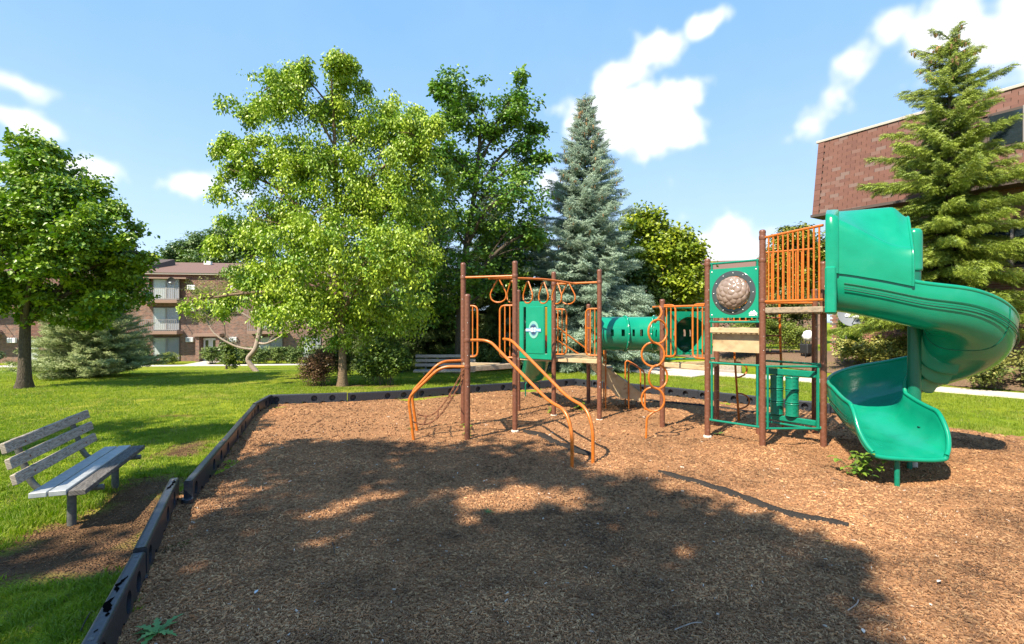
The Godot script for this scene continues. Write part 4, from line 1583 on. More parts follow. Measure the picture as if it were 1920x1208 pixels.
# one cross-section of the hood, from the outer hem over the roof to the inner hem
func hood_row(t: float, off: float) -> PackedVector3Array:
	var s := spiral_station(maxf(t, 0.0))
	if t < 0.0:
		s[0] += s[2] * t; s[1] += s[3] * t
	var rgt := Vector2(s[3], -s[2])
	var q := t / HOOD
	var f: float = s[4]
	var hem := f + 0.46
	var wall_top := lerpf(3.24, 2.76, sm(-0.1, 1.0, q))
	var ridge := lerpf(3.4, 3.36, q) - 0.14 * sm(0.8, 1.0, q)
	var w := 0.497 + off
	var key := [Vector2(w, hem), Vector2(w + 0.005, lerpf(hem, wall_top, 0.5)), Vector2(w - 0.01, wall_top - 0.1), Vector2(w - 0.05, wall_top + off), Vector2(w - 0.13, wall_top + 0.045 + off), Vector2(-0.05, ridge + off), Vector2(-0.3, ridge + 0.02 + off), Vector2(-w + 0.12, ridge - 0.06 + off), Vector2(-w + 0.02, ridge - 0.2), Vector2(-w, lerpf(hem, ridge, 0.5)), Vector2(-w, hem)]
	var out := PackedVector3Array()
	for k in key.size() - 1:
		for j in 4:
			var a: Vector2 = key[k]
			var c: Vector2 = key[k + 1]
			var p: Vector2 = key[maxi(k - 1, 0)]
			var n: Vector2 = key[mini(k + 2, key.size() - 1)]
			var v := a.cubic_interpolate(c, p, n, j / 4.0).lerp(a.lerp(c, j / 4.0), 0.4)
			out.append(P(s[0] + rgt.x * v.x, s[1] + rgt.y * v.x, v.y))
	var l: Vector2 = key[key.size() - 1]
	out.append(P(s[0] + rgt.x * l.x, s[1] + rgt.y * l.x, l.y))
	return out


# ---- the crawl tube

func build_crawl_tube(o: Node3D, hj: Transform3D) -> void:
	var r := 0.335
	var h := 1.62
	var start := hj.origin
	var nrm := -hj.basis.z
	var p0 := start + nrm * 0.02
	p0.y = h
	var path := [p0, p0 + nrm * 0.35, Vector3(2.95, h, -10.02), Vector3(2.55, h, -10.2), Vector3(2.1, h, -10.22), Vector3(1.7, h, -10.22)]
	path = smooth(path, 12)
	var around := 48
	var rows := []
	var holes := {}
	var lens := [0.0]
	for k in range(1, path.size()):
		lens.append(lens[k - 1] + path[k].distance_to(path[k - 1]))
	var total: float = lens[lens.size() - 1]
	# even steps along the curve
	var even := []
	var steps := 120
	var j := 0
	for k in steps + 1:
		var d := total * k / steps
		while j < path.size() - 2 and lens[j + 1] < d:
			j += 1
		even.append(path[j].lerp(path[j + 1], clampf((d - lens[j]) / maxf(1e-6, lens[j + 1] - lens[j]), 0, 1)))
	for k in steps + 1:
		var t: Vector3 = (even[mini(k + 1, steps)] - even[maxi(k - 1, 0)]).normalized()
		var side := t.cross(Vector3.UP).normalized()
		var row := PackedVector3Array()
		for a in around:
			var an := TAU * a / around
			row.append(even[k] + (side * cos(an) + Vector3.UP * sin(an)) * r)
		rows.append(row)
	var step_m := total / steps
	for w in range(1, 9):
		var mid := total - 0.03 - w * 0.21
		if mid < 0.35:
			continue
		for k in steps:
			for a in around:
				var along := (k + 0.5) * step_m - mid
				var up_ := sin(TAU * (a + 0.5) / around) * r
				var q := (along / 0.034) ** 2 + ((up_ - 0.01) / 0.07) ** 4
				if q < 1.0:
					holes[Vector2i(a, k)] = true
	var b := MB.new()
	b.grid(rows, true, false, holes)
	var tb := part("crawl_tube", b, M.green, o)
	for d in [total - 0.55, total - 1.12]:
		var k := int(d / step_m)
		var ring := MB.new()
		var t: Vector3 = (even[k + 1] - even[k - 1]).normalized()
		ring.lathe([Vector2(r, -0.022), Vector2(r + 0.03, -0.02), Vector2(r + 0.034, 0.0), Vector2(r + 0.03, 0.02), Vector2(r, 0.022)], 40, Transform3D(toward(t, 0.0), even[k]))
		var rp := part("flange_ring", ring, M.green, tb)
		var bl := MB.new()
		for m in 14:
			var an := TAU * m / 14
			var bs := toward(t, 0.0)
			var pos: Vector3 = even[k] + (bs.x * cos(an) + bs.z * sin(an)) * (r + 0.034)
			bl.lathe([Vector2(0.0, 0.006), Vector2(0.008, 0.004), Vector2(0.01, 0.0)], 6, Transform3D(toward((bs.x * cos(an) + bs.z * sin(an)), 0.0), pos))
		part("rivets", bl, M.bolt, rp)


func build_play_structure() -> void:
	rng.seed = 5
	var A := Vector2(-0.70, 8.03)
	var B := Vector2(-0.85, 8.92)
	var C := Vector2(0.05, 8.62)
	var D := Vector2(0.82, 10.05)
	var E := Vector2(1.64, 9.6)
	var F := Vector2(0.13, 10.62)
	var G := Vector2(1.74, 11.65)
	var H := Vector2(2.62, 8.92)
	var I := Vector2(3.14, 8.22)
	var J := Vector2(3.66, 9.15)
	var K := Vector2(3.715, 7.59)
	var L := Vector2(4.62, 7.59)
	var N := Vector2(4.05, 8.40)
	var Q := Vector2(4.98, 8.42)
	var V := Vector2(4.2, 6.83)
	var o := thing("play_structure", "play structure with brown posts, orange bars, tan decks and a green spiral slide", "playground set", P(2.0, 8.6))
	post(o, A, 2.29); post(o, B, 2.885); post(o, C, 2.88, true); post(o, D, 2.84, true); post(o, E, 2.84, true)
	post(o, F, 2.52); post(o, G, 2.26); post(o, H, 2.25); post(o, I, 2.87, true); post(o, J, 2.2)
	post(o, K, 3.22); post(o, L, 2.75); post(o, N, 2.9); post(o, Q, 2.4)
	deck(o, [A, C, B], DECK_LOW, M.worn_deck)
	deck(o, [F, E, G], DECK_LOW - 0.005, M.tan)
	deck(o, [H, I, J], DECK_LOW, M.tan)
	deck(o, [I, K, N, J], DECK_MID, M.tan)
	deck(o, [K, V, L, Q, N], DECK_HIGH, M.worn_deck)
	for s in [[B, 2.625], [C, 2.625], [D, 2.595], [E, 2.595], [A, 1.565], [A, 1.15], [B, 1.18], [C, 1.3], [K, 3.1], [K, 2.165], [L, 2.165], [I, 2.775], [K, 2.765], [H, 2.1], [J, 2.1]]:
		var cl := MB.new()
		cl.lathe([Vector2(0.0445, -0.03), Vector2(0.05, -0.028), Vector2(0.0515, 0.0), Vector2(0.05, 0.028), Vector2(0.0445, 0.03)], 20, Transform3D(Basis.IDENTITY, P(s[0].x, s[0].y, s[1])))
		part("collar", cl, M.post, o)
	# guards beside the openings
	half_guard(o, B, C - B, DECK_LOW + 0.05); half_guard(o, C, B - C, DECK_LOW + 0.05)
	half_guard(o, D, E - D, DECK_LOW + 0.02); half_guard(o, E, D - E, DECK_LOW + 0.02)
	half_guard(o, H, I - H, DECK_LOW + 0.06); half_guard(o, I, H - I, DECK_LOW + 0.06)
	tube_part("grab_rail", [P(2.50, 9.08, 2.115), P(3.11, 8.26, 2.115)], 0.0185, M.orange, o)
	# overhead ring rail
	tube_part("cross_rail", [P(B.x, B.y, 2.625), P(C.x, C.y, 2.625)], 0.021, M.orange, o)
	tube_part("cross_rail", [P(D.x, D.y, 2.595), P(E.x, E.y, 2.595)], 0.021, M.orange, o)
	var m0 := Vector2(-0.4, 8.77)
	var m1 := Vector2(1.23, 9.83)
	var beam := MB.new()
	beam.tube(smooth([P(m0.x, m0.y, 2.6), P(0.2, 9.16, 2.63), P(0.7, 9.49, 2.63), P(m1.x, m1.y, 2.58)], 8), 0.021, 12)
	var bm := part("ring_beam", beam, M.orange, o)
	var bd := (m1 - m0).normalized()
	for k in 6:
		var c: Vector2 = m0.lerp(m1, [0.1, 0.24, 0.42, 0.6, 0.76, 0.9][k])
		var wd: Vector2 = [Vector2(0.95, -0.3), Vector2(-bd.y, bd.x), Vector2(-bd.y, bd.x), Vector2(-bd.y, bd.x), Vector2(-bd.y, bd.x), Vector2(0.86, -0.5)][k]
		var top := 2.6
		var ring := []
		for a in 15:
			var an := deg_to_rad(-55.0) + deg_to_rad(290.0) * a / 14.0
			var x := -sin(an + PI) * 0.15
			var y := -0.27 + cos(an + PI) * 0.13
			ring.append(Vector2(x, y))
		var pts := [P(c.x, c.y, top)]
		var lp := [Vector2(-0.02, -0.02), Vector2(-0.11, -0.18), Vector2(-0.145, -0.27), Vector2(-0.125, -0.355), Vector2(-0.06, -0.4), Vector2(0.0, -0.408), Vector2(0.06, -0.4), Vector2(0.125, -0.355), Vector2(0.145, -0.27), Vector2(0.11, -0.18), Vector2(0.02, -0.02)]
		pts = []
		for p in lp:
			pts.append(P(c.x + wd.x * p.x, c.y + wd.y * p.x, top + p.y))
		var rb := MB.new()
		rb.tube(smooth(pts, 4), 0.0135, 8)
		part("hand_ring", rb, M.orange, bm)
	# arch climber with its chain net
	var f1 := P(-1.53, 8.05, -0.15)
	var f2 := P(-1.585, 8.66, -0.15)
	tube_part("arch_pipe", bent([P(A.x, A.y, 1.15), P(-1.12, 8.05, 1.15), P(-1.63, 8.05, 0.66), P(-1.6, 8.05, 0.42), f1], 0.16, 6), 0.024, M.orange, o)
	tube_part("arch_pipe", bent([P(B.x, B.y, 1.18), P(-1.22, 8.7, 1.18), P(-1.7, 8.66, 0.66), P(-1.67, 8.66, 0.42), f2], 0.16, 6), 0.024, M.orange, o)
	var net := MB.new()
	for c in [[P(-0.72, 8.12, 1.05), P(-1.56, 8.06, 0.28)], [P(-0.82, 8.85, 1.05), P(-1.62, 8.66, 0.3)]]:
		var cp := []
		for k in 9:
			var t := k / 8.0
			cp.append(c[0].lerp(c[1], t) + Vector3.DOWN * 0.34 * sin(PI * t) * (0.6 + 0.5 * t))
		chain(net, smooth(cp, 3), 0.05)
	for t in [0.3, 0.55, 0.8]:
		var a = P(-0.72, 8.12, 1.05).lerp(P(-1.56, 8.06, 0.28), t) + Vector3.DOWN * 0.34 * sin(PI * t) * (0.6 + 0.5 * t)
		var c = P(-0.82, 8.85, 1.05).lerp(P(-1.62, 8.66, 0.3), t) + Vector3.DOWN * 0.34 * sin(PI * t) * (0.6 + 0.5 * t)
		chain(net, [a, a.lerp(c, 0.5) + Vector3.DOWN * 0.03, c], 0.05)
	part("chain_net", net, M.rust, o)
	# banister slide: two pipes
	tube_part("banister", bent([P(A.x + 0.03, A.y, 1.565), P(-0.36, 8.05, 1.565), P(0.5, 6.94, 0.775), P(0.7, 6.68, 0.7), P(0.77, 6.56, 0.45), P(0.77, 6.56, -0.2)], 0.17, 7), 0.0235, M.orange, o)
	tube_part("banister", bent([P(-0.14, 8.55, 1.565), P(-0.02, 8.3, 1.565), P(0.8, 7.2, 0.775), P(1.0, 6.93, 0.7), P(1.075, 6.79, 0.45), P(1.075, 6.79, -0.2)], 0.17, 7), 0.0235, M.orange, o)
	# panel with the round badge between the two posts of the left tower
	var fd := wall_frame(F, D, 0.5, 1.685)
	var pw := F.distance_to(D) - 0.08
	var pp := part("climbing_panel", plate_slot(pw, 1.17, fd), M.green, o)
	var bz := 0.036
	var face := fd.translated_local(Vector3(-0.02, -0.02, bz))
	face.origin = face.origin - o.position
	var at_face := func(x: float, y: float, z: float) -> Transform3D: return Transform3D(fd.basis, fd * Vector3(x - 0.02, y + 0.01, bz + z))
	var bb := MB.new()
	bb.prism(ellipse(0.125, 0.175), at_face.call(0, 0, 0.001), 0.004)
	part("badge", bb, plain(Color(0.2, 0.42, 0.36), 0.4), pp)
	bb = MB.new()
	bb.prism(ellipse(0.085, 0.12), at_face.call(0, 0.0, 0.0045), 0.003)
	part("badge_centre", bb, plain(Color(0.06, 0.17, 0.27), 0.4), pp)
	bb = MB.new()
	for s in [[-0.03, 0.06, 0.05, 0.03], [0.03, 0.075, 0.03, 0.02], [0.0, -0.07, 0.05, 0.025]]:
		bb.prism(ellipse(s[2], s[3], 12), at_face.call(s[0], s[1], 0.0075), 0.003)
	part("badge_picture", bb, plain(Color(0.03, 0.06, 0.12), 0.4), pp)
	bb = MB.new()
	bb.prism(PackedVector2Array([Vector2(-0.19, -0.035), Vector2(0.19, -0.035), Vector2(0.185, 0.035), Vector2(-0.185, 0.035)]), at_face.call(0, -0.005, 0.0095), 0.003)
	part("badge_banner", bb, plain(Color(0.16, 0.33, 0.5), 0.4), pp)
	for w in [["GT", 0.085, 0.0, 0.0], ["Game", 0.036, -0.125, 0.0], ["Time", 0.036, 0.13, 0.0]]:
		var tm := words(w[0], w[1], 0.004, "Droid Sans", true)
		var tf: Transform3D = at_face.call(w[2], w[3] - 0.005, 0.013)
		mesh_part("lettering", tm, M.white, pp, tf)
	# yellow and orange board behind the slot
	var yb := MB.new()
	yb.box(Transform3D(Basis(Vector3.UP, 0.55), P(0.78, 11.15, 1.86)), Vector3(0.2, 0.62, 0.03), 0.01)
	part("play_board", yb, M.yellow, o)
	yb = MB.new()
	yb.box(Transform3D(Basis(Vector3.UP, 0.55), P(0.78, 11.15, 1.42)), Vector3(0.2, 0.26, 0.03), 0.01)
	part("play_board", yb, plain(Color(0.4, 0.06, 0.01), 0.4), o)
	# short green slide that leaves the far side of the left tower
	var st := []
	for k in 31:
		var t := k / 30.0
		st.append([lerpf(0.62, 0.5, t), lerpf(11.05, 13.05, t), -0.06, 0.998, knot([[0.0, 1.1], [0.2, 1.0], [0.6, 0.55], [0.8, 0.4], [1.0, 0.36]], t), 0.24, 0.24, 0.25])
	part("short_slide", trough(st), M.green, o)
	tube_part("slide_leg", bent([P(0.33, 12.6, -0.1), P(0.33, 12.6, 0.36), P(0.68, 12.6, 0.36), P(0.68, 12.6, -0.1)], 0.08), 0.016, M.green_dark, o)
	# stairs at the right end of the left tower
	var sx := Vector2(0.96, -0.12).normalized()
	var sp := Vector2(-sx.y, sx.x)
	var base := Vector2(1.78, 11.2)
	for k in 3:
		var hh := 0.88 - k * 0.31
		var c := base + sx * (0.22 + k * 0.33)
		var tb := MB.new()
		tb.box(Transform3D(Basis(Vector3(sx.x, 0, -sx.y), Vector3.UP, Vector3(sx.x, 0, -sx.y).cross(Vector3.UP)), P(c.x, c.y, hh - 0.02)), Vector3(0.36, 0.06, 0.62), 0.008)
		var sp_ := part("step", tb, M.tan_dull, o)
		var rb := MB.new()
		rb.box(Transform3D(Basis(Vector3(sx.x, 0, -sx.y), Vector3.UP, Vector3(sx.x, 0, -sx.y).cross(Vector3.UP)), P(c.x - sx.x * 0.19, c.y - sx.y * 0.19, hh + 0.13)), Vector3(0.015, 0.3, 0.6), 0.0)
		part("riser", rb, M.tan_dull, sp_)
	for s in [-0.31, 0.31]:
		var side := MB.new()
		var q0 = base + sp * s
		var q1 = q0 + sx * 0.5
		var q2 = q0 + sx * 1.06
		for w in [-0.008, 0.008]:
			var of = Vector2(sp.x, sp.y) * w
			side.flat([P(q0.x + of.x - sx.x * 0.05, q0.y + of.y, 1.12), P(q2.x + of.x, q2.y + of.y, 0.3), P(q2.x + of.x, q2.y + of.y, 0.16), P(q1.x + of.x, q1.y + of.y, 0.26), P(q0.x + of.x - sx.x * 0.05, q0.y + of.y, 0.86)], P(sp.x * w, sp.y * w))
		part("stringer", side, M.tan, o)
	tube_part("step_leg", [P(2.68, 11.02, -0.1), P(2.68, 11.02, 0.22)], 0.018, M.steel, o)
	for s in [-0.36, 0.36]:
		var a = base + sp * s
		var c = a + sx * 0.72
		tube_part("stair_handrail", bent([P(c.x, c.y, -0.15), P(c.x, c.y, 1.02), P(c.x + 0.33, c.y - 0.05, 0.82), P(c.x + 0.33, c.y - 0.05, -0.15)], 0.12), 0.017, M.orange, o)
		tube_part("stair_post", [P(a.x + 0.25, a.y, -0.1), P(a.x + 0.25, a.y, 1.5)], 0.015, M.orange, o)
	for s in [0.0, 0.3]:
		tube_part("stair_rail", [P(0.95, 11.35, 1.78 - s), P(1.68, 11.45, 1.24 - s * 0.75)], 0.017, M.orange, o)
	var bk := MB.new()
	for hh in [1.2, 1.72]:
		bk.bar(P(1.58, 11.1, hh), P(1.72, 11.1, hh), 0.03, 0.03)
	bk.bar(P(1.62, 11.1, 1.1), P(1.62, 11.1, 1.75), 0.025, 0.025)
	bk.bar(P(1.7, 11.1, 1.1), P(1.7, 11.1, 1.75), 0.025, 0.025)
	part("rail_bracket", bk, M.orange, o)
	# tube end plate on the left tower
	var eg := wall_frame(E, G, 0.3, 1.62)
	part("tube_plate", plate_with_hole(0.84, 0.86, 0, 0, 0.335, 0.03, eg), M.green, o)
	# tube panel of the right tower
	var hj := wall_frame(H, J, 0.5, 1.655)
	var tp := part("tube_plate", plate_with_hole(0.86, 0.76, 0, -0.035, 0.325, 0.03, hj), M.green, o)
	var bl := MB.new()
	for k in 10:
		var a := TAU * (k + 0.5) / 10
		bl.lathe([Vector2(0.0, 0.008), Vector2(0.009, 0.006), Vector2(0.012, 0.0)], 8, Transform3D(hj.basis * Basis(Vector3.RIGHT, PI / 2), hj * Vector3(cos(a) * 0.355, -0.035 + sin(a) * 0.355, 0.016)))
	part("bolts", bl, M.dark, tp)
	for hh in [1.2, 2.1]:
		tube_part("panel_pipe", [P(H.x, H.y, hh), P(J.x, J.y, hh)], 0.0175, M.pipe, o)
	build_crawl_tube(o, hj)
	# ring pole climber
	var base2 := Vector2(2.24, 7.97)
	var rings := [[0.03, 1.70, 0.35], [-0.045, 1.345, -0.3], [0.035, 0.995, 0.35], [-0.045, 0.645, -0.3]]
	for k in 4:
		var q := []
		for a in 24:
			var an := TAU * a / 24
			var x := cos(an) * 0.172
			q.append(P(base2.x + rings[k][0] + x * cos(rings[k][2]), base2.y + x * sin(rings[k][2]), rings[k][1] + sin(an) * 0.186))
		var rb := MB.new()
		rb.tube(q, 0.0165, 9, true)
		part("climb_ring", rb, M.orange, o)
	tube_part("ring_stem", bent([P(2.42, 8.62, 2.1), P(2.37, 8.2, 2.1), P(2.36, 8.02, 1.98), P(2.22, 7.97, 1.84)], 0.09), 0.0165, M.orange, o)
	tube_part("ring_stem", bent([P(2.24, 7.97, 0.47), P(2.1, 7.97, 0.38), P(2.08, 7.97, -0.15)], 0.08), 0.0165, M.orange, o)
	# bubble panel over the middle deck
	var ik := wall_frame(I, K, 0.5, 2.30)
	var ikw := I.distance_to(K)
	var bp := pipe_frame(o, I, K, 1.85, 2.775, "panel_frame")
	var pb := plate_with_hole(ikw - 0.1, 0.77, 0, 0, 0.335, 0.026, Transform3D(ik.basis, ik * Vector3(0, 0, 0.012)))
	var pl := part("bubble_panel", pb, M.green, o)
	var rim := MB.new()
	rim.lathe([Vector2(0.255, 0.006), Vector2(0.26, 0.014), Vector2(0.335, 0.012), Vector2(0.345, 0.0)], 48, Transform3D(ik.basis * Basis(Vector3.RIGHT, PI / 2), ik * Vector3(0, 0, 0.02)))
	part("dome_rim", rim, M.bubble_rim, pl)
	part("bubble_dome", dome(ik), M.bubble, pl)
	bl = MB.new()
	for k in 12:
		var a := TAU * k / 12
		bl.lathe([Vector2(0.0, 0.009), Vector2(0.008, 0.006), Vector2(0.01, 0.0)], 8, Transform3D(ik.basis * Basis(Vector3.RIGHT, PI / 2), ik * Vector3(cos(a) * 0.305, sin(a) * 0.305, 0.034)))
	for cn in [[-1, -1], [1, -1], [1, 1], [-1, 1]]:
		bl.lathe([Vector2(0.0, 0.01), Vector2(0.01, 0.008), Vector2(0.014, 0.0)], 8, Transform3D(ik.basis * Basis(Vector3.RIGHT, PI / 2), ik * Vector3(cn[0] * (ikw * 0.5 - 0.085), cn[1] * 0.34, 0.025)))
	part("bolts", bl, M.bolt, pl)
	var lg := MB.new()
	var lf := Transform3D(ik.basis, ik * Vector3(0.3, -0.325, 0.0265))
	lg.prism(PackedVector2Array([Vector2(-0.05, 0.02), Vector2(-0.02, 0.045), Vector2(-0.005, 0.03), Vector2(0.012, 0.055), Vector2(0.05, 0.02)]), lf, 0.003)
	lg.prism(PackedVector2Array([Vector2(-0.06, -0.028), Vector2(0.06, -0.028), Vector2(0.06, -0.018), Vector2(-0.06, -0.018)]), lf, 0.003)
	lg.prism(PackedVector2Array([Vector2(-0.06, -0.008), Vector2(0.06, -0.008), Vector2(0.06, 0.014), Vector2(-0.06, 0.014)]), lf, 0.003)
	part("maker_mark", lg, M.white, pl)
	# tan closing wall under the middle deck
	var rw := wall_frame(I, K, 0.5, 1.53)
	var rb2 := MB.new()
	rb2.box(Transform3D(rw.basis, rw * Vector3(0.0, 0.0, -0.1)), Vector3(ikw - 0.09, 0.3, 0.012), 0.0)
	part("closure_wall", rb2, M.tan, o)
	# green pipe frames at ground level, the second with turning drums
	pipe_frame(o, I, K, 0.285, 1.2)
	pipe_frame(o, K, L, 0.27, 1.19)
	var fr := pipe_frame(o, N, L, 0.24, 1.22)
	for s in [[1.06, 0.1], [0.33, 0.085]]:
		var hb := MB.new()
		var a := N.lerp(L, 0.1)
		var c := N.lerp(L, 0.9)
		hb.bar(P(a.x, a.y, s[0]), P(c.x, c.y, s[0]), 0.06, s[1], 0.012)
		part("drum_beam", hb, M.pipe, fr)
	for t in [0.3, 0.54]:
		var c := N.lerp(L, t)
		tube_part("drum_rod", [P(c.x, c.y, 0.35), P(c.x, c.y, 1.05)], 0.012, M.steel, o)
		for k in 3:
			var y := 0.385 + k * 0.207
			var db := MB.new()
			db.lathe([Vector2(0.0, y), Vector2(0.088, y), Vector2(0.1, y + 0.004), Vector2(0.1, y + 0.018), Vector2(0.093, y + 0.022), Vector2(0.093, y + 0.178), Vector2(0.1, y + 0.182), Vector2(0.1, y + 0.198), Vector2(0.088, y + 0.202), Vector2(0.0, y + 0.202)], 24, Transform3D(Basis(Vector3.UP, k * 0.7), P(c.x, c.y)))
			var dp := part("drum", db, M.pipe, o)
			var gl := MB.new()
			for seg in [[0.0, 0.0, 0.05], [0.0, 0.06, 0.05], [0.04, 0.03, 0.02]]:
				gl.bar(P(c.x - 0.035 + seg[0], c.y - 0.094, y + 0.07 + seg[1]), P(c.x - 0.035 + seg[0] + seg[2], c.y - 0.094, y + 0.07 + seg[1]), 0.003, 0.004)
			part("raised_symbol", gl, M.green_dark, dp)
	# barriers
	barrier(o, K, V, 2.15, 3.1, 3.15, 11)
	barrier(o, N, Q, 2.165, 2.98, 3.05, 8)
	barrier(o, J, N, 1.86, 2.62, 2.62, 6)
	# looped pole at the back of the low deck
	tube_part("loop_pole", [P(4.22, 9.5, -0.1), P(4.08, 9.42, 1.5)], 0.019, M.orange, o)
	for hh in [0.82, 0.24]:
		var q := []
		for k in 9:
			var a := -PI / 2 + PI * k / 8.0
			q.append(P(4.2 - hh * 0.08 + maxf(0.0, cos(a)) * 0.22, 9.48, hh + 0.145 + sin(a) * 0.145))
		tube_part("pole_loop", q, 0.015, M.orange, o)
	# rung ladder
	for s in [0.0, 1.0]:
		tube_part("ladder_stile", [P(4.62 - s * 0.36, 8.72 + s * 0.05, -0.1), P(4.5 - s * 0.36, 8.62 + s * 0.05, 2.3)], 0.02, M.orange, o)
	for k in 6:
		var hh := 0.42 + k * 0.3
		var x := 4.62 - hh * 0.05
		tube_part("ladder_rung", [P(x, 8.7 - hh * 0.04, hh), P(x - 0.36, 8.75 - hh * 0.04, hh)], 0.014, M.rust, o, 8)
	build_spiral(o)


func chain(b: MB, path: Array, pitch: float) -> void:
	var left := 0.0
	var flip := false
	for k in path.size() - 1:
		var a: Vector3 = path[k]
		var c: Vector3 = path[k + 1]
		var d := (c - a).normalized()
		var ln := a.distance_to(c)
		while left < ln:
			var p := a + d * left
			var bs := toward(d, 0.8 if flip else 0.8 + PI / 2)
			var q := []
			for j in 8:
				var an := TAU * j / 8
				q.append(p + bs.y * cos(an) * pitch * 0.62 + bs.x * sin(an) * 0.013)
			b.tube(q, 0.0065, 5, true)
			flip = not flip
			left += pitch
		left -= ln


# a panel with a moulded centre field and a tall slot on either side
func plate_slot(w: float, h: float, t: Transform3D) -> MB:
	var b := MB.new()
	var d := 0.05
	for s in [-1.0, 1.0]:
		b.box(t * Transform3D(Basis.IDENTITY, Vector3(s * (w * 0.5 - 0.055), 0, 0)), Vector3(0.11, h, d), 0.012)
		b.box(t * Transform3D(Basis.IDENTITY, Vector3(0, s * (h * 0.5 - 0.06), -0.003)), Vector3(w - 0.19, 0.12, d - 0.004), 0.01)
	b.box(t * Transform3D(Basis.IDENTITY, Vector3(0, 0, 0.004)), Vector3(w - 0.34, h - 0.2, d + 0.006), 0.02)
	return b


# a dome of many small bulges
func dome(ik: Transform3D) -> MB:
	var b := MB.new()
	var cells := []
	var r := RandomNumberGenerator.new()
	r.seed = 12
	for k in 46:
		var z := 1.0 - (k + 0.5) / 46.0 * 0.98
		var a := 2.39996 * k + r.randf_range(-0.05, 0.05)
		var q := sqrt(1.0 - z * z)
		cells.append(Vector3(cos(a) * q, sin(a) * q, z))
	var rows := []
	for j in 49:
		var th := PI / 2 * j / 48.0
		var row := PackedVector3Array()
		for i in 96:
			var a := TAU * i / 96
			var d := Vector3(cos(a) * sin(th), sin(a) * sin(th), cos(th))
			var b1 := 9.0
			var b2 := 9.0
			for c in cells:
				var e: float = d.distance_squared_to(c)
				if e < b1:
					b2 = b1; b1 = e
				elif e < b2:
					b2 = e
			var edge := sqrt(b2) - sqrt(b1)
			var bump := 0.017 * (1.0 - pow(1.0 - minf(edge / 0.3, 1.0), 2.0))
			var rad := 0.245 + bump * minf(1.0, cos(th) * 3.0 + 0.1)
			row.append(ik * (Vector3(d.x * rad, d.y * rad, d.z * rad * 0.62) + Vector3(0, 0, 0.03)))
		rows.append(row)
	b.grid(rows, true, false)
	return b


# ---------------------------------------------------------------- trees and shrubs

# a handful of leaves round a point; y is up
func leaf_cluster(sd: int, n: int, spread: Vector3, long: float, wide: float, hang: float) -> ArrayMesh:
	var r := RandomNumberGenerator.new()
	r.seed = sd
	var b := MB.new()
	for k in n:
		var a := r.randf() * TAU
		var p := Vector3(cos(a) * spread.x * sqrt(r.randf()), r.randf_range(-1, 1) * spread.y, sin(a) * spread.z * sqrt(r.randf()))
		var d := Vector3(cos(a + r.randfn(0, 0.6)), r.randfn(-hang, 0.35), sin(a + r.randfn(0, 0.6))).normalized()
		var s := d.cross(Vector3.UP).normalized().rotated(d, r.randfn(0, 0.55))
		var up := s.cross(d)
		var l := long * r.randf_range(0.7, 1.2)
		var w := wide * 0.5 * r.randf_range(0.8, 1.15)
		var mid := p + d * l * 0.42 - up * w * 0.3
		var tip := p + d * l - up * l * 0.12
		var sh := r.randf_range(0.78, 1.22)
		b.col = Color(sh, sh, sh * r.randf_range(0.85, 1.1))
		b.flat([p, mid + s * w + up * w * 0.35, tip], up)
		b.flat([p, tip, mid - s * w + up * w * 0.35], up)
	return b.mesh()


# a needle spray along y, side shoots spread along x
func needle_spray(sd: int, long: float, needle: float, thick: float, shoots: int) -> ArrayMesh:
	var r := RandomNumberGenerator.new()
	r.seed = sd
	var b := MB.new()
	var twigs := [[Vector3.ZERO, Vector3(0, long, 0)]]
	for k in shoots:
		var sg := -1.0 if k % 2 else 1.0
		var y := long * (0.12 + 0.7 * k / shoots)
		var l := long * 0.52 * (1.0 - 0.5 * k / shoots) * r.randf_range(0.8, 1.15)
		twigs.append([Vector3(0, y, 0), Vector3(sg * l * 0.72, y + l * 0.62, r.randfn(0, 0.1) * l)])
	for t in twigs:
		var d: Vector3 = (t[1] - t[0])
		var n := int(d.length() / (needle * 0.24)) + 3
		var bs := toward(d, 0.0)
		for k in n:
			var f := (k + r.randf()) / n
			var a := r.randf() * TAU
			var out := (bs.x * cos(a) + bs.z * sin(a))
			var p: Vector3 = t[0] + d * f
			var nd := (out + bs.y * r.randf_range(0.45, 1.0)).normalized()
			var w := nd.cross(bs.y).normalized() * thick
			var tip := p + nd * needle * r.randf_range(0.8, 1.2)
			var sh := r.randf_range(0.75, 1.25)
			b.col = Color(sh, sh, sh)
			b.flat([p - w, p + w, tip], out + Vector3(0.01, 0.02, 0.03))
	return b.mesh()


